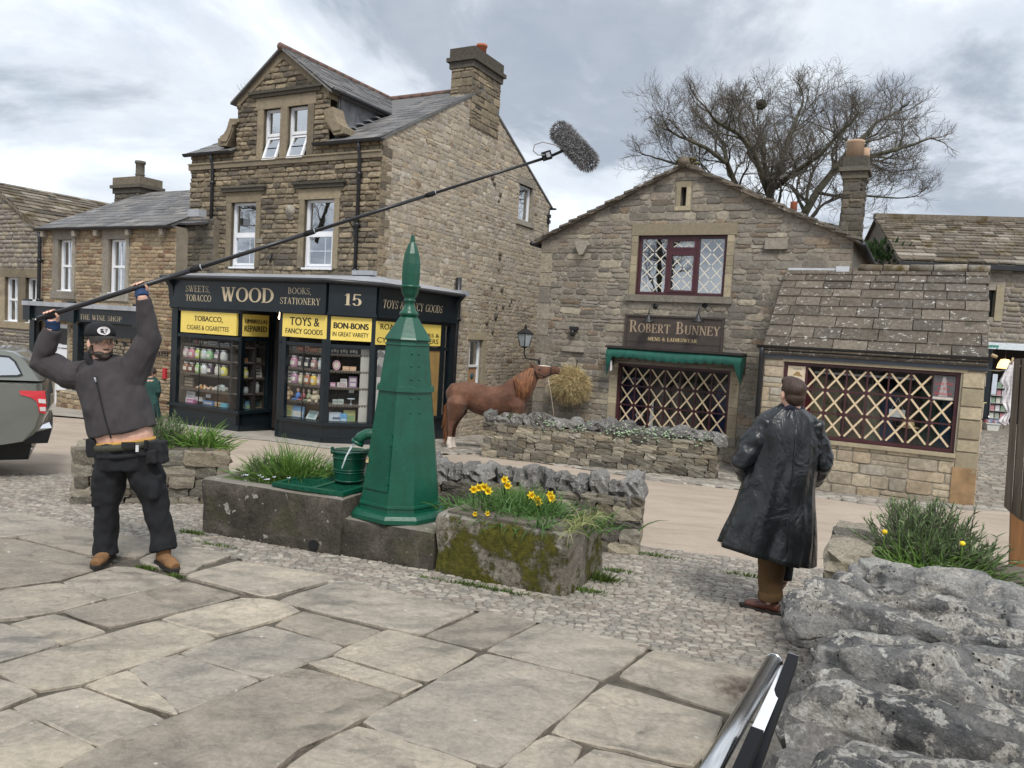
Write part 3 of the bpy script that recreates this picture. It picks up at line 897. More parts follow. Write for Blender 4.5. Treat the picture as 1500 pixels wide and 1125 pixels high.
def slates(F,s0,s1,e_h,e_o,r_h,r_o,courses,w,m,parent,budget=0,seed=5,th=0.02,lap=1.25,left=None,right=None,name='slate'):
 """courses of slates from eaves (h=e_h, out=e_o) up to ridge (r_h, r_o); left/right: functions t -> s limit"""
 r = random.Random(seed); rest = MB(); done = []
 up = Vector((0,r_h-e_h,r_o-e_o))
 L = math.hypot(r_h-e_h,r_o-e_o)
 nh, no = -(r_o-e_o) / L, (r_h-e_h) / L     # normal in (h, out) with positive h
 if nh < 0: nh, no = -nh, -no
 ts = [0.0]
 wts = [1.25-0.6*k/courses for k in range(courses)]
 for x in wts: ts.append(ts[-1]+x/sum(wts))
 for k in range(courses):
  t0, t1 = ts[k], ts[k+1]
  t1b = min(t0+(t1-t0)*lap,1.02)
  a, c = (left(t0) if left else s0), (right(t0) if right else s1)
  s = a - r.uniform(0,w) * 0.6
  while s < c:
   ww = w * r.uniform(0.65,1.4) * (1.15-0.35*t0)
   q0, q1 = max(s,a), min(s+ww,c)
   s += ww
   if q1 - q0 < 0.04: continue
   g = 0.006; jt = r.uniform(-0.012,0.012) * min(1,w*2)
   lift0 = th * r.uniform(1.1,1.7); lift1 = th * 0.3
   def PT(ss,t,off):
    return F.p(ss,e_h+(r_h-e_h)*t+nh*off,e_o+(r_o-e_o)*t+no*off)
   tt0 = t0 + jt / L
   lo = [PT(q0+g,tt0,lift0-th),PT(q1-g,tt0+r.uniform(-0.006,0.006)/L,lift0-th),PT(q1-g,t1b,lift1-th),PT(q0+g,t1b,lift1-th)]
   hi = [PT(q0+g+0.004,tt0+0.003,lift0),PT(q1-g-0.004,tt0+0.003,lift0+r.uniform(-0.3,0.3)*th),PT(q1-g,t1b,lift1),PT(q0+g,t1b,lift1)]
   if budget > 0:
    b = MB(); b.hexa(lo+hi); b.build(name,m,parent); budget -= 1
   else: rest.hexa(lo+hi)
 if rest.v: rest.build(name+'s',m,parent,kind='stuff')
def roof_slab(b,F,s0,s1,e_h,e_o,r_h,r_o,th=0.06,mi=0):
 L = math.hypot(r_h-e_h,r_o-e_o); nh, no = abs(r_o-e_o) / L, abs(r_h-e_h) / L * (1 if r_o<e_o else -1)
 P = []
 for off in (-th,0.0):
  for s, h_, o in ((s0,e_h,e_o),(s1,e_h,e_o),(s1,r_h,r_o),(s0,r_h,r_o)):
   P.append(F.p(s,h_+nh*off,o+no*off))
 b.hexa(P,mi)
def gutter(name,F,s0,s1,h,o,parent,m=None,r=0.055):
 b = MB(); n = 7
 ring = lambda s: [F.p(s,h-r*math.sin(math.pi*k/n),o+r*math.cos(math.pi*k/n)) for k in range(n+1)]
 ring2 = lambda s: [F.p(s,h-(r-0.012)*math.sin(math.pi*k/n),o+(r-0.012)*math.cos(math.pi*k/n)) for k in range(n+1)]
 A, B, C, D = ring(s0), ring(s1), ring2(s0), ring2(s1)
 b.add(A+B,[(k,k+1,n+2+k,n+1+k) for k in range(n)],0,True)
 b.add(C+D,[(k+1,k,n+1+k,n+2+k) for k in range(n)],0,True)
 for P, Q in ((A,C),(B,D)): b.add(P+Q,[(k,k+1,n+2+k,n+1+k) for k in range(n)])
 b.add([A[0],C[0],D[0],B[0]],[(0,1,2,3)]); b.add([A[n],C[n],D[n],B[n]],[(0,1,2,3)])
 return b.build(name,m or M_BLKIRON,parent)
def downpipe(F,pts,parent,o=0.07,r=0.042,m=None,collars=()):
 b = MB(); b.tube([F.p(s,h,oo) for s,h,oo in pts],r,10)
 for s, h in collars:
  b.tube([F.p(s,h-0.04,o),F.p(s,h+0.04,o)],r*1.35,10)
  b.fbox(F,s-0.075,s+0.075,h-0.018,h+0.018,0.0,o-0.01)
 return b.build('downpipe',m or M_BLKIRON,parent)
# ----- lettering
GL = {}
def _g(ch,w,*pr): GL[ch] = (w,pr)
T, t_ = 0.15, 0.055
def bar(x0,y0,x1,y1,w): return ('b',x0,y0,x1,y1,w)
def arc(cx,cy,rx,ry,a0,a1,wx=T,wy=t_): return ('a',cx,cy,rx,ry,a0,a1,wx,wy)
def ser(x,y,w=0.13): return ('s',x,y,w)
_g('W',1.12,bar(.1,1,.34,0,T),bar(.34,0,.55,1,t_),bar(.50,1,.76,0,T),bar(.76,0,1.0,1,t_),ser(.1,1),ser(.53,1),ser(1.0,1))
_g('O',.92,arc(.46,.5,.46,.5,0,360))
_g('Q',.92,arc(.46,.5,.46,.5,0,360))
_g('D',.86,bar(.16,0,.16,1,T),arc(.30,.5,.56,.5,-90,90),bar(.1,.97,.34,.97,t_),bar(.1,.03,.34,.03,t_),ser(.12,0),ser(.12,1))
_g('S',.60,arc(.30,.74,.27,.26,20,250,.07,t_),arc(.30,.26,.29,.26,-160,70,.1,t_),bar(.12,.62,.48,.40,T),bar(.55,.74,.55,.96,t_),bar(.03,.04,.03,.28,t_))
_g('E',.70,bar(.16,0,.16,1,T),bar(.1,.97,.62,.97,t_),bar(.1,.03,.66,.03,t_),bar(.16,.52,.5,.52,t_),bar(.62,.78,.62,1,t_),bar(.66,0,.66,.24,t_),bar(.5,.42,.5,.62,t_),ser(.12,0),ser(.12,1))
_g('F',.64,bar(.16,0,.16,1,T),bar(.1,.97,.6,.97,t_),bar(.16,.5,.46,.5,t_),bar(.6,.78,.6,1,t_),bar(.46,.4,.46,.6,t_),ser(.16,0),ser(.12,1))
_g('T',.76,bar(.38,0,.38,1,T),bar(.03,.97,.73,.97,t_),bar(.04,.76,.04,1,t_),bar(.72,.76,.72,1,t_),ser(.38,0))
_g('B',.72,bar(.16,0,.16,1,T),arc(.32,.74,.28,.26,-90,90,.12),arc(.34,.26,.34,.26,-90,90),bar(.1,.97,.34,.97,t_),bar(.1,.03,.36,.03,t_),bar(.16,.5,.36,.5,t_),ser(.12,0),ser(.12,1))
_g('P',.68,bar(.16,0,.16,1,T),arc(.32,.71,.34,.29,-90,90),bar(.1,.97,.34,.97,t_),bar(.16,.45,.36,.45,t_),ser(.16,0),ser(.12,1))
_g('R',.78,bar(.16,0,.16,1,T),arc(.32,.73,.32,.27,-90,90),bar(.1,.97,.34,.97,t_),bar(.16,.48,.36,.48,t_),bar(.36,.5,.68,0,T),ser(.16,0),ser(.12,1),ser(.70,0,.09))
_g('A',.80,bar(.1,0,.40,1,t_),bar(.38,1,.70,0,T),bar(.2,.34,.58,.34,t_),ser(.1,0,.11),ser(.70,0,.11))
_g('C',.78,arc(.44,.5,.44,.5,50,310),bar(.72,.70,.72,.97,t_),bar(.74,.06,.74,.26,t_))
_g('G',.84,arc(.44,.5,.44,.5,50,320),bar(.72,.70,.72,.97,t_),bar(.74,.05,.74,.42,.12),ser(.74,.42))
_g('K',.80,bar(.16,0,.16,1,T),bar(.18,.38,.64,.97,t_),bar(.34,.56,.70,0,T),ser(.16,0),ser(.16,1),ser(.64,1,.11),ser(.70,0,.1))
_g('N',.86,bar(.14,0,.14,1,t_),bar(.14,1,.72,0,T),bar(.74,0,.74,1,t_),ser(.14,0),ser(.1,1),ser(.74,1))
_g('Y',.80,bar(.1,1,.40,.46,T),bar(.70,1,.40,.46,t_),bar(.40,0,.40,.5,T),ser(.1,1),ser(.70,1,.11),ser(.40,0))
_g('H',.86,bar(.16,0,.16,1,T),bar(.70,0,.70,1,T),bar(.16,.52,.70,.52,t_),ser(.16,0),ser(.16,1),ser(.70,0),ser(.70,1))
_g('I',.36,bar(.18,0,.18,1,T),ser(.18,0),ser(.18,1))
_g('L',.64,bar(.16,0,.16,1,T),bar(.1,.03,.6,.03,t_),bar(.6,0,.6,.26,t_),ser(.16,1),ser(.12,0))
_g('U',.84,bar(.16,.3,.16,1,T),arc(.42,.3,.26+.065,.3,180,360,.1),bar(.70,.3,.70,1,t_),ser(.16,1),ser(.70,1,.11))
_g('M',1.02,bar(.14,0,.14,1,t_),bar(.14,1,.48,.1,T),bar(.48,.1,.82,1,t_),bar(.86,0,.86,1,T),ser(.14,0),ser(.12,1),ser(.86,0),ser(.88,1))
_g('&',.86,arc(.36,.76,.20,.24,0,360,.08),arc(.32,.26,.30,.26,60,330,.12),bar(.26,.66,.74,.02,.12),bar(.58,.16,.76,.46,t_),ser(.76,.46,.08))
_g('1',.50,bar(.26,0,.26,1,T),bar(.08,.82,.26,1,t_),ser(.26,0,.16))
_g('5',.66,arc(.30,.32,.32,.32,-150,150),bar(.1,.55,.13,1,t_),bar(.1,.95,.56,.95,.09))
_g(',',.26,bar(.14,.1,.08,-.14,.09))
_g('.',.26,bar(.1,.0,.1,.09,.09))
_g('-',.36,bar(.05,.42,.31,.42,.09))
_g('*',.26,bar(.13,.45,.13,.55,.10))
_g(' ',.40)
def serif_text(txt,gap=0.10,small=None):
 """2-D quads for a line of capitals; lower-case letters become small capitals"""
 quads = []; x = 0.0
 for ch in txt:
  k = 1.0
  if ch.islower(): k = small or 0.76; ch = ch.upper()
  w, prs = GL[ch]
  for p in prs:
   if p[0] == 'b':
    _, x0, y0, x1, y1, ww = p
    if abs(y1-y0) < 1e-6:
     q = [(x0,y0-ww/2),(x1,y0-ww/2),(x1,y0+ww/2),(x0,y0+ww/2)]
    else:
     q = [(x0-ww/2,y0),(x0+ww/2,y0),(x1+ww/2,y1),(x1-ww/2,y1)]
    quads.append([(x+a*k,b_*k) for a,b_ in q])
   elif p[0] == 's':
    _, sx, sy, sw = p
    y0 = sy - (0.05 if sy>0.5 else 0.0)
    quads.append([(x+a*k,b_*k) for a,b_ in ((sx-sw,y0),(sx+sw,y0),(sx+sw,y0+0.05),(sx-sw,y0+0.05))])
   else:
    _, cx, cy, rx, ry, a0, a1, wx, wy = p
    n = max(4,int(abs(a1-a0)/18)); pr = None
    for i in range(n+1):
     th = R(a0+(a1-a0)*i/n); c, s = math.cos(th), math.sin(th)
     ww = wx * c * c + wy * s * s
     o_ = (cx+rx*c,cy+ry*s); i_ = (cx+(rx-ww)*c,cy+(ry-ww*(0.7 if ry<.4 else 1))*s)
     if pr: quads.append([(x+a*k,b_*k) for a,b_ in (pr[1],pr[0],o_,i_)])
     pr = (o_,i_)
  x += (w+gap) * k
 return quads, x - gap
def sans_text(txt):
 cu = bpy.data.curves.new('t','FONT'); cu.body = txt; cu.resolution_u = 3
 o = bpy.data.objects.new('t',cu); col.objects.link(o)
 bpy.context.view_layer.update()
 me = bpy.data.meshes.new_from_object(o.evaluated_get(bpy.context.evaluated_depsgraph_get()))
 polys = [[(me.vertices[i].co.x,me.vertices[i].co.y) for i in p.vertices] for p in me.polygons]
 bpy.data.objects.remove(o); bpy.data.curves.remove(cu); bpy.data.meshes.remove(me)
 return polys
def letter(F,txt,rc,out,m,parent,sans=False,bold=0.0,name='lettering',small=None,slant=0.0):
 """fit a line of text into rect rc=(s0,h0,s1,h1) on a frame"""
 polys = sans_text(txt) if sans else serif_text(txt,small=small)[0]
 if not polys: return
 x0 = min(p[0] for q in polys for p in q); x1 = max(p[0] for q in polys for p in q)
 y0 = min(p[1] for q in polys for p in q); y1 = max(p[1] for q in polys for p in q)
 if not sans and ',' in txt: y0 = 0.0
 b = MB()
 kx, ky = (rc[2]-rc[0]) / (x1-x0), (rc[3]-rc[1]) / (y1-y0)
 for i, q in enumerate(polys):
  o = out + 0.0015 + 0.00012 * (i % 12)
  pts = [(rc[0]+(a-x0)*kx+slant*(b_-y0)*ky,rc[1]+(b_-y0)*ky) for a,b_ in q]
  if bold:
   for dx, dy in ((-bold,0),(bold,0)):
    b.add([F.p(a+dx,c+dy,o+(0.0006 if dx>0 else 0.0003)) for a,c in pts],[list(range(len(pts)))])
  if area(pts) < 0: pts = pts[::-1]
  b.add([F.p(a,c,o) for a,c in pts],[list(range(len(pts)))])
 return b.build(name,m,parent)
# ----- the tall sandstone house
def c2(x,y): return (240+x/3.308,60+y/3.308)          # crop helpers: photo pixel of a detail
def c5(x,y): return (320+x/5.625,60+y/5.625)
HOUSE = thing('stone_house','tall sandstone house with a gabled dormer above the dark sweet shop front','house',(WC.x,WC.y,gz(WC.x,WC.y)))
sR = WF.px(556,300)[0]                      # corner
sL = WF.px(280.5,260)[0]
EAV = 5.74; RIDGE_D = 4.0; RIDGE_H = 7.93
apex = WF.px(*c5(545,82)); vl = WF.px(*c5(165,490)); vr = WF.px(*c5(965,402))
vh = (vl[1]+vr[1]) / 2
vl, vr = (vl[0],vh), (2*apex[0]-vl[0],vh)
G0 = -1.2
holes_low = [rect(WF,c2(331,785),c2(441,1098)),rect(WF,c2(685,770),c2(817,1100))]
h_low0, h_low1 = min(h[1] for h in holes_low), max(h[3] for h in holes_low)
holes_low = [(h[0],h_low0,h[2],h_low1) for h in holes_low]
dA = rect(WF,c5(380,562),c5(508,996)); dB = rect(WF,c5(580,548),c5(727,972))
dh0, dh1 = (dA[1]+dB[1]) / 2, (dA[3]+dB[3]) / 2
holes_dor = [(dA[0],dh0,dA[2],dh1),(dB[0],dh0,dB[2],dh1)]
hSC0, hSC1 = WF.px(*c2(140,630))[1], WF.px(*c2(140,600))[1]    # string course
regL = [(sL,G0),(sR,G0),(sR,EAV),(sL,EAV)]
regD = [(vl[0],EAV),(vr[0],EAV),(vr[0],vh),(apex[0],apex[1]),(vl[0],vh)]
b = MB()
wall_face(b,WF,regL,holes_low+[(h[0],h[1],h[2],min(h[3],EAV)) for h in holes_dor],ends=False)
wall_face(b,WF,regD,[(h[0],EAV,h[2],h[3]) for h in holes_dor],depth=0.35,ends=False)
DEPTH = WS.px(805,320)[0]
sWS0 = 0.0
BK = lambda s, h, d: WF.p(s,h,-d)
b.add([BK(sL,G0,0),BK(sL,G0,DEPTH),BK(sL,EAV,DEPTH),BK(sL,RIDGE_H,RIDGE_D),BK(sL,EAV,0)],[(4,3,2,1,0)])
b.add([BK(sL,G0,DEPTH),BK(sR,G0,DEPTH),BK(sR,EAV,DEPTH),BK(sL,EAV,DEPTH)],[(3,2,1,0)])
FW = b.build('front_wall',M_MORTAR_W,HOUSE)
hood = []
regS = [(sL+.0,hSC1),(sR,hSC1),(sR,EAV),(sL,EAV)]
surr = []
for i, h in enumerate(holes_low):
 surr.append((h[0]-.16,h[1]-.02,h[2]+.16,h[3]+.36))
sd = (holes_dor[0][0]-.20,dh0-.02,holes_dor[1][2]+.20,dh1+.42)
polys = coursed([(sL,2.2),(sR,2.2),(sR,hSC0),(sL,hSC0)],surr,(0.09,0.145),(0.2,0.5),0.014,0.008,11)
polys += coursed(regS,[sd],(0.09,0.14),(0.2,0.46),0.014,0.008,12)
polys += coursed(regD,[sd],(0.09,0.14),(0.2,0.46),0.014,0.008,13)
NST = 300
lay(WF,polys,M_FRONT,FW,230,0.034,21,False,0.018,0.014)
b = MB(); b.fbox(WF,sL-.03,sR+.03,hSC0,hSC1,0,0.075); b.fbox(WF,sL-.03,sR+.03,hSC1-.035,hSC1,0.075,0.10)
b.build('string_course',M_DRESS,HOUSE)
for i, h in enumerate(holes_low):
 b = MB()
 b.fbox(WF,h[0]-.15,h[0],h[1],h[3],-.1,.03); b.fbox(WF,h[2],h[2]+.15,h[1],h[3],-.1,.03)
 b.fbox(WF,h[0]-.18,h[2]+.18,h[3],h[3]+.24,-.1,.035)
 b.build('window_surround',M_DRESS,HOUSE)
 b = MB()
 b.fbox(WF,h[0]-.28,h[2]+.30,h[3]+.25,h[3]+.33,0,.10); b.fbox(WF,h[0]-.33,h[2]+.35,h[3]+.33,h[3]+.38,0,.14)
 b.build('hood_mould',M_SOOT,HOUSE)
h0, h1 = holes_dor
b = MB()
b.fbox(WF,h0[0]-.19,h0[0],dh0,dh1,-.1,.03); b.fbox(WF,h1[2],h1[2]+.19,dh0,dh1,-.1,.03)
b.fbox(WF,h0[2],h1[0],dh0,dh1,-.12,.045)
b.fbox(WF,h0[0]-.24,h1[2]+.24,dh1,dh1+.26,-.1,.035)
b.build('window_surround',M_DRESS,HOUSE)
b = MB(); b.fbox(WF,h0[0]-.36,h1[2]+.40,dh1+.27,dh1+.34,0,.09); b.fbox(WF,h0[0]-.42,h1[2]+.46,dh1+.34,dh1+.40,0,.14)
b.build('hood_mould',M_SOOT,HOUSE)
for (a,c) in ((vl,apex),(apex,vr)):
 b = MB(); d = Vector((c[0]-a[0],0,c[1]-a[1])).normalized(); nn = (-d.z,d.x)
 wv = 0.14
 P = [WF.p(a[0],a[1],.05),WF.p(c[0],c[1],.05),WF.p(c[0],c[1]-.20,.05),WF.p(a[0]+(.02 if a is vl else -0.0),a[1]-.17,.05)]
 P = P if a is vl else P
 b.prism(P[::-1],-WF.n*0.3)
 b.build('verge_stone',M_DRESS,HOUSE)
def bracket(px,dx=0):
 pts = [WF.px(*c5(*q)) for q in px]
 b = MB()
 if area(pts) < 0: pts = pts[::-1]
 b.prism([WF.p(s,h,.07) for s,h in pts],-WF.n*0.36)
 c = cent(pts)
 b.prism([WF.p(c[0]+(s-c[0])*.72,c[1]+(h-c[1])*.72,.10) for s,h in pts],-WF.n*0.05)
 b.build('scroll_bracket',M_DRESS,HOUSE)
bracket([(15,870),(15,812),(52,790),(82,745),(102,690),(110,645),(190,645),(190,672),(150,684),(140,740),(118,800),(85,868)])
bracket([(885,575),(958,548),(972,620),(1000,680),(1055,715),(1052,765),(968,782),(930,725),(895,670)])
def casement_pair(F,r,parent,nbar=0,tilt=False,split=0.52):
 s0, h0, s1, h1 = r
 b = MB(); bar_frame(b,F,r,.055,-.16,-.08)
 hm = h0 + (h1-h0) * split
 b.fbox(F,s0+.055,s1-.055,hm-.035,hm+.035,-.16,-.075)
 b.fbox(F,s0-.01,s1+.01,h0-.03,h0+.012,-.08,.045)
 w = b.build('window',M_WHITE,parent)
 pane(F,(s0+.055,hm+.035,s1-.055,h1-.055),-.12,M_GLASS_UP,w)
 if not tilt:
  b = MB(); bar_frame(b,F,(s0+.058,h0+.058,s1-.058,hm-.038),.05,-.13,-.06)
  if nbar:
   sm = (s0+s1) / 2 + .12
   b.fbox(F,sm-.01,sm+.01,h0+.108,hm-.088,-.115,-.105)
   b.fbox(F,s0+.108,s1-.108,(h0+hm)/2-.01,(h0+hm)/2+.01,-.112,-.104)
  b.build('sash',M_WHITE,w)
  pane(F,(s0+.108,h0+.108,s1-.108,hm-.088),-.10,M_GLASS_UP,w)
 else:
  H = hm - .04 - h0; t = R(20)
  def sl(s,d,o): return F.p(s,hm-.04-d*math.cos(t),-.10+d*math.sin(t)+o)
  b = MB(); ww = .06
  a, c = s0 + .06, s1 - .06
  for (x0,x1,d0,d1) in ((a,c,0,ww),(a,c,H-ww,H),(a,a+ww,ww,H-ww),(c-ww,c,ww,H-ww)):
   b.hexa([sl(x0,d1,.0),sl(x1,d1,.0),sl(x1,d1,-.05),sl(x0,d1,-.05),sl(x0,d0,.0),sl(x1,d0,.0),sl(x1,d0,-.05),sl(x0,d0,-.05)])
  b.build('open_sash',M_WHITE,w)
  b = MB(); b.hexa([sl(a+ww,H-ww,-.02),sl(c-ww,H-ww,-.02),sl(c-ww,H-ww,-.028),sl(a+ww,H-ww,-.028),sl(a+ww,ww,-.02),sl(c-ww,ww,-.02),sl(c-ww,ww,-.028),sl(a+ww,ww,-.028)])
  b.build('pane',M_GLASS_UP,w)
 b = MB(); b.fbox(F,s0-.3,s1+.3,h0-.3,h1+.2,-1.6,-1.55)
 b.build('room_wall',M_INT,w)
 return w
for h in holes_low: casement_pair(WF,h,HOUSE,1)
for h in holes_dor: casement_pair(WF,h,HOUSE,0,True)
b = MB(); h = holes_low[0]
for k in range(5): b.tube([WF.p(h[0]+.1+.045*k,h[1],-.3),WF.p(h[0]+.09+.04*k,h[3],-.3)],.03,6)
b.build('curtain',M_INT,HOUSE)
# ---- main roof
OV = 0.16
def rl(t): return None
b = MB()
zs = (RIDGE_H-EAV) / RIDGE_D
for a_, c_, o_ in ((sL-.05,vl[0]-.04,OV),(vr[0]+.02,sR+.03,OV),(vl[0]-.04,vr[0]+.02,-.36)):
 roof_slab(b,WF,a_,c_,EAV-o_*zs+.05,o_,RIDGE_H+.05,-RIDGE_D,.05)
roof_slab(b,WF,sL-.05,sR+.03,EAV-OV*zs+.05,-DEPTH-OV,RIDGE_H+.05,-RIDGE_D,.05)
dd = (apex[1]-EAV) / zs
for sgn, e_ in ((-1,vl),(1,vr)):
 ss = e_[0] + sgn * .12; hh = e_[1] - .12 * (apex[1]-vh) / (apex[0]-vl[0])
 P0, P1 = WF.p(ss,hh+.03,.14), WF.p(apex[0],apex[1]+.06,.14)
 d_e = (hh-EAV) / zs
 P2, P3 = WF.p(apex[0],apex[1]+.06,-dd-.1), WF.p(ss,hh+.03,-d_e-.15)
 q = [P0,P1,P2,P3]; dn = Vector((0,0,-.05))
 b.hexa([p+dn for p in q]+q)
ROOF = b.build('roof',M_SLATE,HOUSE)
tanr = zs
slates(WF,vr[0]+.05,sR+.05,EAV-OV*zs+.06,OV,RIDGE_H+.06,-RIDGE_D,17,.30,M_SLATE,ROOF,0,31,.014)
slates(WF,sL-.06,vl[0],EAV-OV*zs+.06,OV,EAV+1.2,-1.2/zs,7,.30,M_SLATE,ROOF,0,32,.014)
DF = Frame(WF.p(apex[0],0,0),62.0)      # frame running back along the dormer ridge; out = +u side
rise = (apex[1]-vh) / (vr[0]-apex[0])
wE = (vr[0]-apex[0]) + .14
slates(DF,-.14,dd+.6,apex[1]+.07-wE*rise,wE,apex[1]+.07,0.0,11,.30,M_SLATE,ROOF,0,33,.014,
       right=lambda t:(apex[1]-wE*rise*(1-t)-EAV)/zs+.25)
b = MB(); n = 14
for k in range(n):
 a0, a1 = -.16 + (dd+.3) * k / n, -.16 + (dd+.3) * (k+.96) / n
 b.tube([DF.p(a0,apex[1]+.06,0),DF.p(a1,apex[1]+.06,0)],.085,8)
for k in range(16):
 a0, a1 = sL + (sR-sL) * k / 16, sL + (sR-sL) * (k+.96) / 16
 b.tube([WF.p(a0,RIDGE_H+.06,-RIDGE_D),WF.p(a1,RIDGE_H+.06,-RIDGE_D)],.085,8)
b.build('ridge_tiles',mat('ridge_clay',(0.16,0.095,0.075),0.85,0.25,5),ROOF,kind='stuff')
M_CHEEK = mat('slate_hung_cheek',(0.13,0.135,0.15),0.7,0.3,5,0.4,20,c2=(0.2,0.2,0.21))
for ck, sg in ((vr[0]-.02,-1),(vl[0]+.02,1)):
 P = [WF.p(ck,EAV-.1,-.3),WF.p(ck,vh+.03,-.3),WF.p(ck,vh+.03,-(vh-EAV)/zs-.2)]
 b = MB(); b.prism(P if sg<0 else P[::-1],WF.u*.05*sg); b.build('dormer_cheek',M_CHEEK,HOUSE)
b = MB()
for k in range(8):
 d0 = .5 + k * .28; hh = EAV + d0 * zs
 if hh > vh: break
 b.box(WF.p(vr[0]+.06,hh+.08,-d0),.16,.30,.02,Matrix.Rotation(R(-28),3,'Z'))
b.box(WF.p(vr[0]+.12,EAV+.2,-.26),.22,.14,.16,Matrix.Rotation(R(-28),3,'Z'))
b.build('lead_flashing',M_LEAD,HOUSE)
b = MB(); hh = vh - .1
b.tube([DF.p(-.1,hh+.06,wE+.03),DF.p((vh-EAV)/zs+.1,hh+.06,wE+.03)],.05,8)
b.build('gutter',M_BLKIRON,HOUSE)
gutter('gutter',WF,sL-.12,vl[0]-.05,EAV-.02,.14,HOUSE,r=.07)
gutter('gutter',WF,vr[0]-.32,sR+.12,EAV-.02,.14,HOUSE,r=.07)
s1 = WF.px(*c2(248,620))[0]; s2 = WF.px(*c2(957,640))[0]
for s in (s1,s2):
 downpipe(WF,[(s,EAV-.06,.14),(s,EAV-.2,.12),(s,EAV-.35,.07),(s,2.6,.07)],HOUSE,collars=[(s,5.0),(s,3.9),(s,2.9)])
b = MB()
s, h = WF.px(*c2(622,828)); b.tube([WF.p(s,h+.02,0),WF.p(s,h+.02,.09)],.13,12); b.tube([WF.p(s,h-.12,0),WF.p(s,h-.12,.06)],.09,10)
b.build('alarm_box',M_DRESS_G,HOUSE)
b = MB()
s, h = WF.px(*c2(932,900)); b.fbox(WF,s-.02,s+.03,h-.22,h+.14,0,.07); b.tube([WF.p(s,h+.12,.06),WF.p(s-.02,h+.12,.3),WF.p(s-.03,h+.08,.42)],.015,6); b.tube([WF.p(s,h-.05,.06),WF.p(s-.01,h+.06,.22),WF.p(s-.03,h+.10,.4)],.012,6)
b.build('sign_bracket',M_BLKIRON,HOUSE)
b = MB()
s, h = WF.px(*c2(470,970)); b.fbox(WF,s-.1,s+.1,h-.05,h+.06,0,.05)
b.build('plaque',M_DRESS_G,HOUSE)
b = MB(); s, h = WF.px(*c2(530,1055)); b.tube([WF.p(s,h+.1,.02),WF.p(s,h,.12),WF.p(s+.02,h-.1,.1)],.03,6); b.build('wall_hook',M_BLKIRON,HOUSE)
# ---- gable side wall, random rubble
rL = WS.px(0,0)
gab = [(0.0,G0),(DEPTH,G0),(DEPTH,EAV),(RIDGE_D,RIDGE_H),(0.0,EAV)]
w_up = rect(WS,(761.5,272),(781,327)); w_up = (w_up[0],WS.px(762,322)[1],WS.px(779,300)[0],WS.px(765,270)[1])
def c7(x,y): return (640+x/4.33,380+y/4.33)
wl0, wl1 = WS.px(*c7(205,600))[0], WS.px(*c7(285,640))[0]
w_lo = (wl0,WS.px(*c7(210,790))[1]-.3,wl1,WS.px(*c7(225,508))[1])
b = MB(); wall_face(b,WS,gab,[w_up,w_lo],ends=False)
GW = b.build('gable_wall',M_MORTAR_G,HOUSE)
polys = coursed(gab,[(w_up[0]-.05,w_up[1]-.16,w_up[2]+.05,w_up[3]+.22),(w_lo[0]-.05,w_lo[1]-.1,w_lo[2]+.2,w_lo[3]+.17)],(.07,.17),(.11,.36),.006,.034,41)
lay(WS,polys,M_GABLE,GW,70,0.008,22,False,0.014,0.005)
b = MB(); h = 2.3; k = 0
r_ = random.Random(5)
while h < EAV - .1:
 hh = r_.uniform(.12,.2); L = (.18,.34)[k % 2]
 b.fbox(WS,-.0,L,h+.006,min(h+hh-.006,EAV-.05),-.02,.024); h += hh; k += 1
b.build('quoins',M_FRONT,HOUSE,kind='stuff')
for r, sash in ((w_up,True),(w_lo,False)):
 s0, h0, s1, h1 = r
 b = MB()
 b.fbox(WS,s0-.12,s1+.16,h1,h1+.2,-.1,.03)
 b.fbox(WS,s0-.12,s1+.16,h0-.14,h0,-.1,.06)
 b.fbox(WS,s1,s1+(.05 if sash else .18),h0,h1,-.16,.025)
 b.build('window_surround',M_DRESS_G if sash else M_DRESS_B,HOUSE)
 b = MB(); bar_frame(b,WS,r,.06,-.15,-.09)
 if sash: pass
 else:
  hm = h0 + (h1-h0) * .52
  b.fbox(WS,s0+.06,s1-.06,hm-.03,hm+.03,-.15,-.085)
  b.fbox(WS,s0+.15,s0+.18,hm+.03,h1-.06,-.15,-.088)
 w = b.build('window',M_WHITE,HOUSE)
 pane(WS,(s0+.06,h0+.06,s1-.06,h1-.06),-.125,M_GLASS_UP,w)
 b = MB(); b.fbox(WS,s0-.2,s1+.2,h0-.3,h1+.2,-1.2,-1.15); b.build('room_wall',M_INT,w)
 if not sash:
  b = MB(); hm = h0 + (h1-h0) * .30
  b.fbox(WS,s0+.2,s1-.1,hm-.18,hm+.3,-.120,-.116)
  st = b.build('stained_panel',mat('orange_glass',(0.38,0.22,0.12),0.4,0.2,20),w)
  b = MB(); sc, hc = (s0+s1+.1) / 2, hm + .05
  b.tube([WS.p(sc,hc,-.116),WS.p(sc,hc,-.112)],.09,12)
  b.build('medallion',mat('blue_glass',(0.03,0.09,0.12),0.3,0.2,20),w)
b = MB()
for (a,c) in (((-.1,EAV-.06),(RIDGE_D,RIDGE_H+.02)),((RIDGE_D,RIDGE_H+.02),(DEPTH+.12,EAV-.06))):
 b.prism([WS.p(a[0],a[1],.04),WS.p(c[0],c[1],.04),WS.p(c[0],c[1]+.05,.04),WS.p(a[0],a[1]+.05,.04)],WS.n*-.12)
b.build('verge',M_SLATE,HOUSE)
gutter('gutter',WF,sL,sR+.15,EAV-.04,-DEPTH-.12,HOUSE)
def c4(x,y): return (540+x/3.308,60+y/3.308)
cs0, cs1 = WS.px(*c4(500,190))[0], WS.px(*c4(634,250))[0]
ch_top = WS.px(*c4(505,75))[1]
cw = 0.62
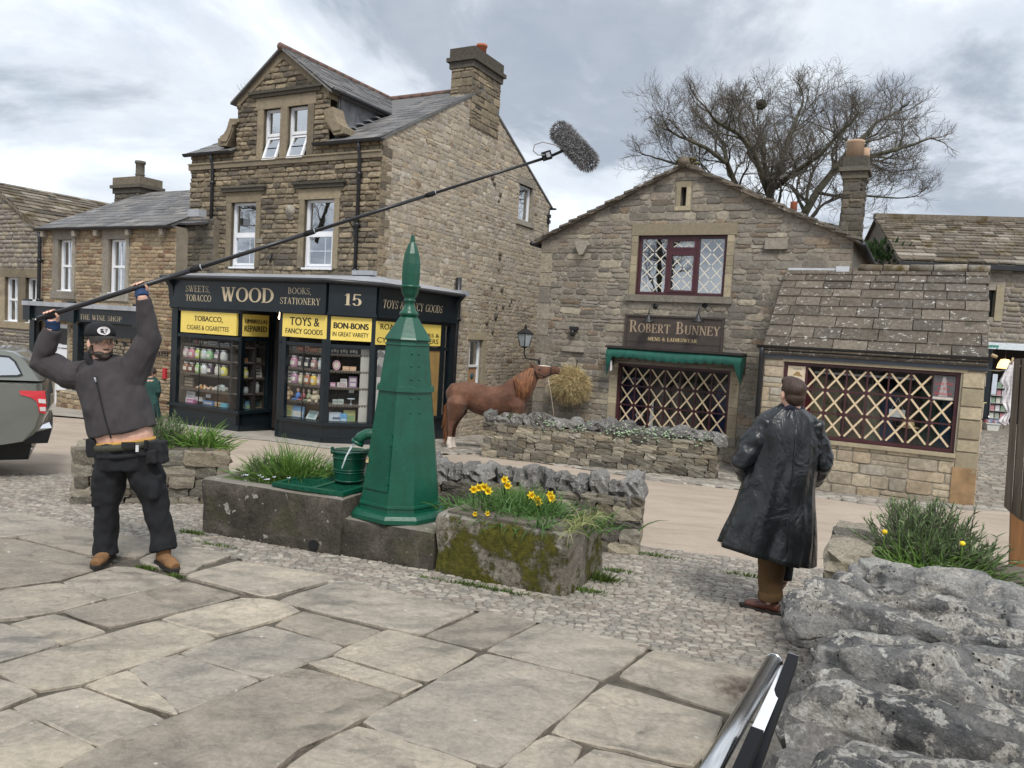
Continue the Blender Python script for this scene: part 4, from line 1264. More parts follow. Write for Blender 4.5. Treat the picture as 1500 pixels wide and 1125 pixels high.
def chim(F,s0,s1,o0,o1,h0,h1,parent,m,seed,capm=None,budget=0):
 b = MB(); b.fbox(F,s0,s1,h0,h1,o0,o1); st = b.build('chimney',M_MORTAR_W,parent)
 FR = [(F.shift(o1),s0,s1)]
 g = Frame(F.p(s0,0,o0),0); g.u = F.n; g.n = -F.u
 FR.append((g,0,o1-o0))
 g2 = Frame(F.p(s1,0,o1),0); g2.u = -F.n; g2.n = F.u; FR.append((g2,0,o1-o0))
 for k, (f,a,c) in enumerate(FR):
  lay(f,coursed([(a,h0),(c,h0),(c,h1),(a,h1)],[],(.14,.24),(.22,.45),.012,.008,seed+k),m,st,0,.02,seed)
 b = MB()
 b.fbox(F,s0-.05,s1+.05,h1,h1+.16,o0-.05,o1+.05); b.fbox(F,s0-.11,s1+.11,h1+.16,h1+.26,o0-.11,o1+.11); b.fbox(F,s0-.05,s1+.05,h1+.26,h1+.5 if capm is None else h1+.34,o0-.05,o1+.05)
 b.build('chimney_cap',capm or M_SOOT,st)
 return st
st = chim(WS,cs0,cs1,-cw,.02,RIDGE_H-1.0,ch_top-.25,HOUSE,M_FRONT,61)
b = MB(); s = cs0 + (cs1-cs0) * .62
b.lathe([(.13,ch_top+.2),(.125,ch_top+.56),(.15,ch_top+.57),(.15,ch_top+.63),(.10,ch_top+.63),(.09,ch_top+.3)],WS.p(s,0,-.3),14)
b.build('chimney_pot',M_TERRA,st)
b = MB()
for x, y, rr in ((597,662,.08),(608,693,.06),(636,745,.06),(628,775,.05),(635,1030,.07),(632,1052,.06),(628,1105,.06)):
 s, h = WS.px(*c4(x,y)); b.sphere(WS.p(s,h,.0),rr,rr,rr*1.1,8,5)
for x, y, rr in ((368,360,.09),(312,395,.08),(408,190,.07),(470,260,.05),(350,460,.06),(458,290,.05),(416,298,.06),(375,300,.05),(347,178,.05)):
 s, h = WS.px(*c7(x,y)); b.sphere(WS.p(s,h,.0),rr,rr,rr*1.2,8,5)
b.build('dark_stones',M_SOOT,GW,kind='stuff')
b = MB(); s, h = WS.px(*c4(868,850)); b.tube([WS.p(s,h+.25,.05),WS.p(s,h-.25,.05)],.02,6); b.fbox(WS,s-.06,s+.04,h-.05,h+.05,0,.1); b.fbox(WS,s-.06,s+.03,h-.22,h-.12,0,.1)
b.build('cable_box',M_BLKIRON,HOUSE)
def aerial(F,s,h,d,boom,rods,label,n=6):
 b = MB()
 base = F.p(s,h,-d)
 b.tube([base,base+Vector((0,0,.75))],.016,6)
 a = base + Vector((0,0,.68)); dirv = F.u * boom
 b.tube([a-dirv*.3,a+dirv*.7],.011,6)
 o = b.build('mast',M_LEAD,None);
 t = thing('tv_aerial',label,'aerial',base)
 o.parent = t; o.location = -t.location
 for k in range(n):
  q = a - dirv * .3 + dirv * (k/(n-1))
  b = MB(); b.tube([q-Vector((0,0,rods))-F.n*rods,q+Vector((0,0,rods))+F.n*rods],.008,5); b.build('rod',M_LEAD,t)
sa, ha = WF.px(*c5(938,280),-RIDGE_D+.4)
aerial(WF,sa,RIDGE_H-.25,RIDGE_D-.3,-.5,.12,'small tv aerial on the slate ridge right of the dormer',4)
sa, ha = WF.px(*c5(235,400),-RIDGE_D)
aerial(WF,sa,ha-.75,RIDGE_D,.8,.2,'spiky tv aerial showing behind the left slope of the dormer',6)
# ----- the sweet shop front
def s3(x,y): return (230+x/3.3333,390+y/3.3333)
def k5(x,y): return (240+x/4.5,390+y/4.5)
def k6(x,y): return (400+x/4.328,390+y/4.328)
SHOP = thing('sweet_shop','dark painted wooden sweet shop front with yellow signs wrapping round the house corner','shop front',(A1.x,A1.y,A1.z))
FT, FB = 2.52, 1.95                    # fascia top and bottom
HS = SF.px(*s3(105,666))[1]           # window sill
GB_ = -1.25
sl, sa, sb_ = SF.px(249,560)[0], SF.px(352,560)[0], SF.px(411,560)[0]
lenC = (SF_C-A1.xy.to_3d()).length
lenS = SFS.px(662,560)[0]
RD = 0.9                               # recess depth
b = MB()
def topring(out,z):
 return [SF.p(sl-.1-out*.4,z,out),SF.p(0+out*.42,z,out),SFC.p(lenC,z,0)+(SFC.n+SFS.n).normalized()*out*1.09,SFS.p(lenS+out*.3,z,out)]
back = [WF.p(WF.px(249,560)[0]-.0,2.80,.0),WF.p(sR-.05,2.80,0),WS.p(0.06,2.80,0),WS.p(3.35,2.74,0)]
o0 = topring(.16,2.63); o1 = topring(.16,2.58)
back[0] = WF.p((o0[0]-WF.O).dot(WF.u),2.80,0)
b.add(o0+back,[(0,1,5,4),(1,2,6,5),(2,3,7,6)])
b.add(o0+o1,[(4,5,1,0),(5,6,2,1),(6,7,3,2)])
bb = [p-Vector((0,0,.3)) for p in back]
b.add(o1+bb,[(0,4,5,1),(1,5,6,2),(2,6,7,3)])
b.add([o0[0],back[0],bb[0],o1[0]],[(0,1,2,3)]); b.add([o0[3],back[3],bb[3],o1[3]],[(3,2,1,0)])
b.build('lead_roof',M_LEAD,SHOP)
b = MB()
b.tube([p-Vector((0,0,.03)) for p in topring(.19,2.61)],.05,8)
b.build('gutter',M_BLKIRON,SHOP)
def fascia(F,a,c,name='fascia_board'):
 b = MB(); b.fbox(F,a,c,FB,FT,-.06,.05)
 fa = b.build(name,M_NAVY,SHOP)
 for z0, z1, o in ((FT,FT+.07,.11),(FB-.06,FB,.085)):
  b = MB(); b.fbox(F,a-.02,c+.02,z0,z1,-.06,o); b.build('moulding',M_NAVY,fa)
 return fa
f1 = fascia(SF,sl+.02,0.0); f2 = fascia(SFC,0.02,lenC-.02); f3 = fascia(SFS,0.0,lenS)
def trc(F,fn,x0,y0,x1,y1,out):
 s0, h1 = F.px(*fn(x0,y0),out); s1, h0 = F.px(*fn(x1,y1),out)
 return (s0,h0,s1,h1)
def tl(F,fn,corners,out):
 """text rect from the four photo corners of the line: average heights"""
 (a,b_,c,d) = [F.px(*fn(*q),out) for q in corners]     # tl, tr, br, bl
 return ((a[0]+d[0])/2,(c[1]+d[1])/2,(b_[0]+c[0])/2,(a[1]+b_[1])/2)
letter(SF,'SWEETS,',tl(SF,s3,[(140,93),(257,97),(258,128),(142,124)],.05),.05,M_CREAM,f1)
letter(SF,'TOBACCO',tl(SF,s3,[(140,138),(264,142),(265,174),(141,168)],.05),.05,M_CREAM,f1)
letter(SF,'WOOD',tl(SF,s3,[(309,102),(568,107),(569,178),(318,172)],.05),.05,M_CREAM,f1,bold=.011)
letter(SF,'BOOKS,',tl(SF,s3,[(640,103),(750,107),(755,138),(640,134)],.05),.05,M_CREAM,f1)
letter(SF,'STATIONERY',tl(SF,s3,[(601,152),(797,158),(797,190),(602,184)],.05),.05,M_CREAM,f1)
letter(SFC,'15',tl(SFC,s3,[(918,136),(996,134),(998,193),(918,191)],.05),.05,M_CREAM,f2,bold=.009)
letter(SFS,'TOYS & FANCY GOODS',tl(SFS,s3,[(1103,155),(1393,200),(1390,236),(1104,196)],.05),.05,M_CREAM,f3,slant=.15)
for F, s in ((SF,sl-.02),(SFS,lenS-.1)):
 b = MB(); P = [(0.0,FB-.1),(.12,FB-.1),(.16,FB+.1),(.2,FT-.15),(.34,FT),(.34,FT+.08),(0,FT+.08)]
 b.prism([F.p(s-.04,h,o-.12) for o,h in P],F.u*.16)
 b.build('console',M_NAVY,SHOP)
SGT, SGB = SF.px(*s3(120,220))[1], SF.px(*s3(118,324))[1]
def bay(F,a,c,posts,sill=True,riser=True):
 """posts: list of (s, width)"""
 b = MB()
 for s, w in posts: b.fbox(F,s-w/2,s+w/2,GB_ if riser else HS,FB,-.10,.0)
 b.fbox(F,a,c,SGB-.09,SGB-.015,-.09,-.012)
 b.fbox(F,a,c,SGT+.015,FB,-.09,-.012)
 b.build('window_frame',M_NAVY,SHOP)
 if sill:
  b = MB(); b.fbox(F,a-.02,c+.02,HS-.07,HS,-.14,.05); b.build('sill',M_NAVY,SHOP)
 if riser:
  b = MB(); b.fbox(F,a,c,GB_,HS-.07,-.12,-.004)
  b.fbox(F,a,c,GB_,-.7,-.01,.02)
  b.build('stall_riser',M_NAVY,SHOP)
bay(SF,sl,sa,[(sl+.10,.20),(sa-.05,.10)])
bay(SFR,0.0,RD,[(.05,.10),(RD-.05,.08)])
bay(SF,sb_,0.0,[(sb_+.05,.12),(-.05,.11)])
bay(SFC,0.0,lenC,[(.055,.10),(lenC-.05,.10)])
bay(SFS,0.0,lenS,[(.05,.10),(SFS.px(*s3(1388,400))[0]+.07,.16),(lenS-.1,.2),(1.4,.07)])
SFB = Frame(SF.p(sb_,0,0),62.0)      # hidden cheek of the right bay
bay(SFB,0.0,RD,[(.05,.10)],sill=False)
def panel(F,fn,cor,lines,name='sign_panel'):
 r = tl(F,fn,cor,-.01)
 b = MB(); b.fbox(F,r[0],r[2],r[1],r[3],-.05,.006)
 p = b.build(name,M_YELLOW,SHOP)
 W_, H_ = r[2] - r[0], r[3] - r[1]
 for txt, x0, y0, x1, y1, bo in lines:
  letter(F,txt,(r[0]+x0*W_,r[1]+y0*H_,r[0]+x1*W_,r[1]+y1*H_),.006,M_INK,p,sans=True,bold=bo)
panel(SF,s3,[(121,219),(392,228),(389,336),(117,324)],[('TOBACCO,',.25,.52,.76,.80,.006),('CIGARS & CIGARETTES',.12,.15,.87,.36,.002)])
panel(SFR,s3,[(418,232),(545,242),(542,347),(414,339)],[('UMBRELLAS',.09,.60,.93,.78,.006),('REPAIRED',.07,.22,.92,.48,.007)])
panel(SF,s3,[(617,229),(832,240),(828,354),(614,343)],[('TOYS &',.17,.50,.84,.86,.006),('FANCY GOODS',.08,.15,.92,.37,.004)])
panel(SFC,s3,[(850,242),(1048,258),(1046,372),(847,357)],[('BON-BONS',.07,.50,.92,.76,.008),('IN GREAT VARIETY',.05,.17,.93,.36,.002)])
panel(SFS,s3,[(1068,261),(1385,294),(1380,396),(1064,376)],[('ROAD MAPS',.06,.66,.56,.90,.006),('FOR TOURERS &',.24,.40,.97,.58,.003),('CYCLISTS OR HIKERS',.0+.02,.10,.96,.32,.004)])
def gl(F,a,c,parent=SHOP): return pane(F,(a,HS,c,SGB-.09),-.05,M_GLASS_SHOP,parent)
gl(SF,sl+.2,sa-.1); gl(SFR,.1,RD-.09); gl(SF,sb_+.11,-.105); gl(SFC,.105,lenC-.1)
b = MB()
for F, ss in ((SF,[SF.px(*s3(198,500))[0],SF.px(*s3(292,500))[0],SF.px(*s3(706,500))[0]]),(SFC,[])):
 for s in ss: b.fbox(F,s-.008,s+.008,HS,SGB-.09,-.058,-.042)
b.build('glazing_bar',M_BLACK,SHOP,kind='stuff')
def interior(F,a,c,fn,ys,xref,dep=.42,panelling=None):
 b = MB(); b.fbox(F,a,c,HS,FB,-dep-.06,-dep); b.fbox(F,a,c,HS-.06,HS+.004,-dep,-.11)
 b.build('display_back',M_INT,SHOP)
 hs = []
 for y in ys:
  h = F.px(*fn(xref,y),-.14)[1]; hs.append(h)
  b = MB(); b.fbox(F,a,c,h-.018,h,-dep,-.12)
  n = int((c-a)/.055)
  for k in range(n):
   s = a + (c-a) * (k+.5) / n
   P = [F.p(s-.024,h-.018,-.118),F.p(s-.012,h-.052,-.118),F.p(s+.012,h-.052,-.118),F.p(s+.024,h-.018,-.118)]
   b.prism(P,F.n*-.004)
  b.build('shelf',M_SHELF,SHOP)
 return hs
def shelf_h(F,fn,y,xref): return F.px(*fn(xref,y),-.14)[1]
H1 = interior(SF,sl+.12,sa-.06,k5,(515,612,710,815),270,.45)
H2 = interior(SFR,.06,RD-.06,k5,(526,633,736,838),590,.35)
H3 = interior(SF,sb_+.06,-.04,k6,(540,645,748,853),190,.45)
H4 = interior(SFC,.06,lenC-.06,k6,(556,663,770,878),450,.42)
b = MB(); r = trc(SF,k5,212,828,412,900,-.3); b.fbox(SF,r[0],r[2],HS,H1[3]-.02,-.44,-.40); b.build('back_panel',M_WOODPANEL,SHOP)
b = MB(); r = trc(SF,k6,190,868,300,960,-.3); b.fbox(SF,r[0],r[2],HS,H3[3]-.02,-.44,-.40); b.build('back_panel',M_WOODPANEL,SHOP)
r = trc(SFC,k6,560,510,612,985,-.12)
b = MB(); b.fbox(SFC,r[0],r[2],HS,SGB-.09,-.20,-.12); b.build('white_pillar',mat('cream_board',(0.40,0.385,0.35),0.8,0.1,4),SHOP)
r = tl(SFS,k6,[(642,508),(800,520),(790,985),(615,985)],-.04)
s_end = SFS.px(*s3(1388,600))[0]
b = MB(); b.fbox(SFS,.10,1.365,HS,SGB-.09,-.05,-.03); PO = b.build('poster',mat('off_white_poster',(0.52,0.52,0.50),0.6,0.06,4),SHOP)
b = MB(); b.fbox(SFS,1.435,s_end,HS,SGB-.09,-.05,-.03); b.build('side_panel',mat('amber_board',(0.32,0.20,0.07),0.6,0.2,4),SHOP)
M_GREYINK = mat('grey_ink',(0.16,0.16,0.16),0.7,0.5,60)
M_LTINK = mat('pale_ink',(0.34,0.34,0.33),0.7,0.3,60)
def flat(F,pts,out,m,parent,name):
 if area(pts) < 0: pts = pts[::-1]
 b = MB(); b.add([F.p(s,h,out) for s,h in pts],[list(range(len(pts)))]); return b.build(name,m,parent)
def pk6(F,L): return [F.px(*k6(x,y),-.03) for x,y in L]
flat(SFS,pk6(SFS,[(650,700),(655,640),(672,612),(690,612),(706,640),(712,695),(700,705),(660,702)]),-.0285,M_GREYINK,PO,'printed_tunic')
flat(SFS,pk6(SFS,[(668,570),(700,580),(702,615),(690,640),(676,632),(668,610)]),-.0282,M_LTINK,PO,'printed_face')
flat(SFS,pk6(SFS,[(652,578),(660,552),(678,537),(700,545),(714,575),(700,580),(672,574),(655,606)]),-.0279,M_GREYINK,PO,'printed_helmet')
flat(SFS,pk6(SFS,[(645,930),(655,880),(690,795),(700,800),(672,885),(652,942)]),-.0285,M_GREYINK,PO,'printed_pen')
b = MB()
for k in range(24):
 y = 735 + k * 9.0
 a, c = SFS.px(*k6(632,y),-.03), SFS.px(*k6(692-(k % 5)*3,y),-.03)
 b.add([SFS.p(a[0],a[1],-.0285),SFS.p(c[0],a[1],-.0285),SFS.p(c[0],a[1]+.008,-.0285),SFS.p(a[0],a[1]+.008,-.0285)],[(0,1,2,3)])
b.build('printed_lines',M_LTINK,PO,kind='stuff')
b = MB()
DF_ = SF.shift(-RD)
b.fbox(DF_,SFR.p(RD,0,0).dot(SF.u)-SF.O.dot(SF.u)-.05,sb_+.55,GB_,FB,-.12,-.06)
b.build('door_surround',M_NAVY,SHOP)
b = MB(); ds0 = sa + .10; b.fbox(DF_,ds0,sb_+.45,-.80,1.75,-.06,-.02); bar_frame(b,DF_,(ds0,-.8,sb_+.45,1.3),.1,-.02,.005)
dr = b.build('door',M_DARKWD,SHOP)
b = MB(); b.sphere(DF_.p(sb_+.3,.2,.03),.03,.03,.03); b.build('handle',M_CHROME,dr)
b = MB(); b.fbox(SF,sa,sb_+.4,FB-.02,FB+.02,-RD-.1,-.05); b.build('soffit',M_NAVY,SHOP)
b = MB(); b.sphere(SF.p(SF.px(*k5(762,338),-.5)[0],SF.px(*k5(762,338),-.5)[1],-.5),.028,.028,.04); b.tube([SF.p(SF.px(*k5(762,338),-.5)[0],SF.px(*k5(762,338),-.5)[1]+.03,-.5),SF.p(SF.px(*k5(762,338),-.5)[0],FB,-.5)],.006,5)
ml = NT('lit_bulb'); ml.set(color=(1,.8,.5)); ml.b.inputs['Emission Color'].default_value = (1,.75,.45,1); ml.b.inputs['Emission Strength'].default_value = 9
b.build('bulb',ml.mat,SHOP)
p0 = SFS.px(*c7(140,118),0)[0]
dpF = WS
s_, h_ = WS.px(*c7(140,120),.12)
downpipe(WS,[(s_,WS.px(*c7(142,116),.12)[1],.12),(s_+.02,2.3,.12),(s_-.02,1.7,.12),(s_-.05,-1.3,.12)],SHOP,.12,.075,collars=[(s_+.01,2.0),(s_-.04,.3)])
b = MB(); b.fbox(WS,s_-.35,s_+.1,2.60,2.72,.0,.4); b.build('lead_flashing',M_LEAD,SHOP)
b = MB(); b.fbox(WF,sR-.55,sR+.02,2.80,2.9,0,.16); b.build('lead_flashing',M_LEAD,SHOP)
# ----- goods in the windows
GM = {}
def gm(c,rough=.45):
 k = tuple(c)
 if k not in GM: GM[k] = mat('goods_%d' % len(GM),c,rough,.15,20)
 return GM[k]
CREAMB = (0.6,0.57,0.5)
def geo(F,fn,q,out,base):
 x0, x1, y0, y1 = q
 s0, ha = F.px(*fn(x0,(y0+y1)/2),out); s1, _ = F.px(*fn(x1,(y0+y1)/2),out)
 h1 = F.px(*fn((x0+x1)/2,y0),out)[1]; hb = F.px(*fn((x0+x1)/2,y1),out)[1]
 return s0, s1, base, base + (h1-hb)
def jar(F,fn,q,base,c,label,group,lid=(0.55,0.55,0.53),lab=True,out=-.22):
 s0, s1, h0, h1 = geo(F,fn,q,out,base)
 r = (s1-s0) / 2; H = h1 - h0; O = F.p((s0+s1)/2,0,out)
 t = thing('sweet_jar',label,'jar',(O.x,O.y,h0),group)
 b = MB(); b.lathe([(r*.9,h0),(r,h0+H*.05),(r,h0+H*.70),(r*.72,h0+H*.82),(r*.68,h0+H*.86)],(O.x,O.y,0),12)
 b.build('jar_body',gm(c,.25),t)
 b = MB(); b.lathe([(r*.74,h0+H*.86),(r*.74,h0+H)],(O.x,O.y,0),12); b.build('lid',gm(lid,.4),t)
 if lab:
  b = MB(); n = F.n; pts = []
  for z in (h0+H*.22,h0+H*.55):
   for k in range(4):
    a = R(-38+76*k/3); pts.append(Vector((O.x,O.y,z))+n*(math.cos(a)*r*1.03)+F.u*(math.sin(a)*r*1.03))
  b.add(pts,[(k,k+1,k+5,k+4) for k in range(3)]); b.build('label',gm(CREAMB),t)
def pack(F,fn,q,base,c,label,cat,group,out=-.22,d=.10,tilt=0,mark=None,name='sweet_box'):
 s0, s1, h0, h1 = geo(F,fn,q,out,base)
 b = MB(); k = math.tan(R(tilt)) * (h1-h0)
 P = [F.p(s0,h0,out),F.p(s1,h0,out),F.p(s1,h0,out-d),F.p(s0,h0,out-d)]
 Q = [F.p(s0,h1,out-k),F.p(s1,h1,out-k),F.p(s1,h1,out-k-d),F.p(s0,h1,out-k-d)]
 b.hexa(P+Q)
 if mark:
  w, H = s1 - s0, h1 - h0
  for (a,e_,f,g) in mark[1]:
   f0, f1 = e_, g
   b.add([F.p(s0+a*w,h0+e_*H,out-k*e_+.002),F.p(s0+f*w,h0+e_*H,out-k*e_+.002),F.p(s0+f*w,h0+g*H,out-k*g+.002),F.p(s0+a*w,h0+g*H,out-k*g+.002)],[(0,1,2,3)],1)
 me = b.mesh(name,[gm(c),gm(mark[0]) if mark else gm(c)])
 tag(link(name,me),label,cat,group)
BAND = [(.1,.3,.9,.7)]; TXT = [(.15,.2,.85,.3),(.15,.45,.85,.55),(.2,.7,.8,.82)]; PIC = [(.06,.08,.94,.55)]
gj = 'sweet jars on the window shelves'; gb = 'boxes and tins in the shop window'
lo1 = ['pink speckled sweets','pink sweets','lime green sweets','pale blue sweets','green sweets','dark mixed sweets','white sweets']
cs1_ = [(.42,.30,.32),(.50,.20,.26),(.45,.55,.12),(.48,.54,.58),(.22,.42,.22),(.16,.12,.16),(.45,.47,.46)]
for i, (x,y0,y1) in enumerate([(155,529,600),(193,531,602),(234,537,605),(272,541,608),(307,543,610),(360,546,613),(400,545,614)]):
 jar(SF,k5,(x-18,x+18,y0,y1),H1[1],cs1_[i],'jar of %s, %s on the upper jar shelf below the tobacco sign' % (lo1[i],ordinal(i)),gj)
lo2 = ['brown toffees','dark brown sweets','bright green sweets','white mints','dark purple sweets','cream sweets','yellow sweets']
cs2_ = [(.22,.10,.05),(.10,.045,.03),(.25,.42,.14),(.60,.62,.62),(.05,.03,.06),(.50,.49,.42),(.60,.55,.12)]
for i, (x,y0,y1) in enumerate([(152,628,694),(189,632,697),(232,636,704),(270,641,708),(312,641,711),(361,643,714),(401,649,718)]):
 jar(SF,k5,(x-17,x+17,y0,y1),H1[2],cs2_[i],'jar of %s, %s on the lower jar shelf below the tobacco sign' % (lo2[i],ordinal(i)),gj)
for q, c, n, mk in [((190,224,477,500),(.16,.15,.15),'grey box with a red end',((.5,.06,.05),[(.6,.1,.98,.9)])),((230,256,478,502),(.22,.16,.11),'brown carton',((.5,.45,.4),BAND)),((261,289,483,503),(.36,.30,.24),'tan packet',((.6,.55,.5),BAND)),((292,350,485,508),(.48,.48,.46),'long pale box',((.2,.2,.2),BAND)),((360,392,496,510),(.6,.6,.58),'flat white box',((.12,.12,.12),BAND)),((400,430,491,511),(.5,.52,.54),'white packet',((.1,.12,.16),BAND))]:
 pack(SF,k5,q,H1[0],c,n+' on the top shelf below the tobacco sign','box',gb,mark=mk)
pack(SF,k5,(130,198,724,797),H1[3],(.07,.05,.035),'dark framed box of wares at the left end of the tobacco window','frame',None,mark=((.25,.22,.16),[(.12,.12,.88,.3),(.12,.4,.88,.6),(.12,.68,.88,.88)]),name='display_frame')
def heap(F,fn,q,base,cols,label,cat,name,n=9,out=-.2,seed=1):
 s0, s1, h0, h1 = geo(F,fn,q,out,base); r_ = random.Random(seed); t = thing(name,label,cat,F.p((s0+s1)/2,h0,out))
 w = s1 - s0; H = h1 - h0
 for k in range(n):
  u_ = (k+.5) / n; hh = H * (1-abs(u_-.5)*1.3)
  b = MB(); rr = w / n * .8; b.sphere(F.p(s0+w*u_,h0+max(hh*r_.uniform(.35,.75),rr*.9),out+r_.uniform(-.04,.04)),rr,rr,rr*1.1,8,5)
  b.sphere(F.p(s0+w*u_+rr*.3,h0+rr*.8,out+r_.uniform(-.02,.05)),rr,rr,rr,8,5)
  b.build('toy',gm(r_.choice(cols)),t,kind='stuff')
heap(SF,k5,(218,280,765,806),H1[3],[(.5,.22,.05),(.55,.35,.08),(.25,.1,.04),(.5,.42,.3)],'heap of small orange and brown toys in the tobacco window','toys','toy_heap',8)
heap(SF,k5,(288,332,778,814),H1[3],[(.4,.2,.12),(.45,.38,.3),(.2,.1,.06)],'little brown figures right of the orange toys','toys','toy_heap',5,seed=2)
heap(SF,k5,(342,414,755,820),H1[3],[(.32,.40,.40),(.28,.27,.24),(.42,.42,.38)],'grey and pale blue ornaments at the right of the tobacco window','ornaments','ornament_heap',5,seed=3)
pack(SF,k5,(142,198,818,892),HS,(.58,.58,.58),'white price card standing low in the tobacco window','card',None,d=.02,tilt=8,mark=((.35,.35,.37),TXT),name='price_card')
pack(SF,k5,(150,196,876,901),HS,(.42,.14,.28),'pink packet lying before the white price card','box',None,out=-.15,mark=((.55,.4,.5),BAND))
pack(SF,k5,(207,254,855,884),HS+.06,(.55,.53,.5),'white dish of sweets left of the blue cake box','dish',None,out=-.24)
pack(SF,k5,(258,322,868,896),HS,(.08,.18,.36),'blue boxed cakes low in the tobacco window','box',None,out=-.2,mark=((.5,.45,.4),BAND))
pack(SF,k5,(277,308,843,866),HS+.16,(.62,.62,.62),'small white ticket above the blue cake box','card',None,out=-.3,d=.02,name='price_card')
pack(SF,k5,(335,378,872,900),HS,(.5,.38,.22),'cream buns right of the blue cake box','cakes',None,out=-.2,mark=((.3,.16,.06),BAND),name='bun_tray')
pack(SF,k5,(372,412,900,927),HS,(.12,.36,.45),'turquoise tin at the bottom right corner of the tobacco window','tin',None,out=-.16,name='tin')
pack(SFR,k5,(525,566,500,520),H2[0],(.16,.12,.09),'brown box on the top shelf below the umbrella sign','box',gb)
pack(SFR,k5,(576,622,512,524),H2[0],(.4,.38,.33),'flat pale box on the top shelf below the umbrella sign','box',gb)
jar(SFR,k5,(566,606,550,624),H2[1],(.46,.50,.55),'tall frosted jar of white sweets below the umbrella sign',None,lab=False)
pack(SFR,k5,(525,556,596,622),H2[1],(.32,.16,.07),'orange brown carton left of the frosted jar','box',gb)
pack(SFR,k5,(611,640,600,626),H2[1],(.55,.5,.38),'cream carton right of the frosted jar','box',gb)
jar(SFR,k5,(520,552,652,724),H2[2],(.55,.48,.12),'yellow jar beside the tilted card below the umbrella sign',None)
pack(SFR,k5,(586,650,648,726),H2[2],(.6,.58,.52),'white notice card beside the yellow jar','card',None,d=.02,tilt=10,mark=((.12,.12,.12),TXT),name='price_card')
jar(SFR,k5,(528,555,770,812),H2[3],(.28,.30,.30),'short dim jar at the left of the lowest umbrella window shelf',None,lab=False)
jar(SFR,k5,(592,624,756,830),H2[3],(.40,.41,.40),'taller pale jar at the right of the lowest umbrella window shelf',None,lab=False)
pack(SFR,k5,(506,545,864,932),HS,(.06,.10,.08),'dark green picture at the foot of the umbrella window','picture',None,d=.02,tilt=6,mark=((.2,.2,.15),PIC),name='picture')
pack(SFR,k5,(542,586,878,932),HS,(.14,.28,.40),'blue picture postcard at the foot of the umbrella window','picture',None,out=-.16,d=.02,tilt=6,mark=((.25,.35,.2),PIC),name='picture')
pack(SFR,k5,(588,645,867,932),HS,(.22,.18,.10),'gilt framed picture at the foot of the umbrella window','picture',None,d=.02,tilt=6,mark=((.05,.08,.07),[(.12,.12,.88,.88)]),name='picture')
for q, c, n, mk in [((81,113,500,526),(.36,.38,.36),'pale green box',((.2,.22,.2),BAND)),((120,150,503,529),(.52,.52,.5),'white box',((.3,.3,.3),BAND)),((152,190,503,531),(.52,.20,.12),'salmon box',((.6,.35,.25),BAND)),((195,230,500,534),(.55,.30,.24),'round pink tin',((.3,.12,.1),[(.25,.25,.75,.75)])),((233,284,510,537),(.55,.22,.13),'wide salmon box',((.6,.35,.25),BAND)),((286,329,513,541),(.52,.40,.26),'tan box',((.35,.25,.15),BAND))]:
 pack(SF,k6,q,H3[0],c,n+' on the top shelf below the toys sign','box',gb,mark=mk)
for i, (x0,x1,y0,y1,c,n) in enumerate([(82,112,555,628,(.05,.045,.05),'black sweets'),(118,160,560,634,(.42,.22,.30),'pink sweets'),(164,190,567,636,(.10,.09,.10),'dark sweets'),(205,238,575,641,(.045,.04,.05),'liquorice'),(246,284,574,645,(.30,.17,.16),'rose brown sweets'),(290,316,575,649,(.42,.50,.52),'pale blue sweets')]):
 jar(SF,k6,(x0,x1,y0,y1),H3[1],c,'jar of %s, %s on the upper jar shelf below the toys sign' % (n,ordinal(i)),gj)
pack(SF,k6,(71,122,666,738),H3[2],(.6,.57,.48),'cream price card on the lower jar shelf of the toys window','card',None,d=.02,tilt=6,mark=((.1,.1,.1),TXT),name='price_card')
for i, (x0,x1,y0,y1,c,n) in enumerate([(122,163,668,742,(.34,.18,.27),'mauve sweets'),(166,200,676,745,(.42,.36,.22),'beige sweets'),(205,241,676,750,(.30,.12,.06),'red brown sweets'),(244,280,681,752,(.62,.42,.06),'yellow sweets'),(281,310,682,755,(.36,.24,.28),'dusty pink sweets')]):
 jar(SF,k6,(x0,x1,y0,y1),H3[2],c,'jar of %s, %s after the cream card in the toys window' % (n,ordinal(i)),gj)
def doll(F,fn,q,base,skin,dress,label,name='doll',bear=False):
 s0, s1, h0, h1 = geo(F,fn,q,-.2,base); H = h1 - h0; sc = (s0+s1) / 2; w = (s1-s0)
 P = lambda a, z, o=0: F.p(sc+a*w,h0+z*H,-.2+o)
 t = thing(name,label,'doll' if not bear else 'teddy bear',P(0,0))
 b = MB(); b.tube([P(0,.12),P(0,.3),P(0,.5),P(0,.62)],[w*.3,w*.38,w*.28,w*.14],10)
 for sg in (-1,1):
  b.tube([P(.12*sg,.58),P(.34*sg,.45),P(.46*sg,.28,.02)],[w*.11,w*.1,w*.09],8)
  b.tube([P(.14*sg,.12,.02),P(.3*sg,.08,.07),P(.42*sg,.06,.12)],[w*.14,w*.12,w*.11],8)
 b.build('body',gm(dress),t)
 b = MB(); b.sphere(P(0,.78),w*.26,w*.24,H*.19,10,7)
 if bear:
  for sg in (-1,1): b.sphere(P(.2*sg,.95),w*.1,w*.06,w*.1,8,5)
  b.sphere(P(0,.74,w*.2),w*.11,w*.1,w*.09,8,5)
 b.build('head',gm(skin),t)
doll(SF,k6,(60,130,752,840),H3[3],(.28,.20,.12),(.30,.21,.12),'sitting tan teddy bear at the left of the toys window','teddy_bear',True)
doll(SF,k6,(144,176,762,843),H3[3],(.5,.33,.25),(.06,.16,.42),'blue dressed doll next to the teddy bear','doll')
doll(SF,k6,(178,206,765,846),H3[3],(.5,.33,.25),(.34,.10,.10),'red dressed doll right of the blue doll','doll')
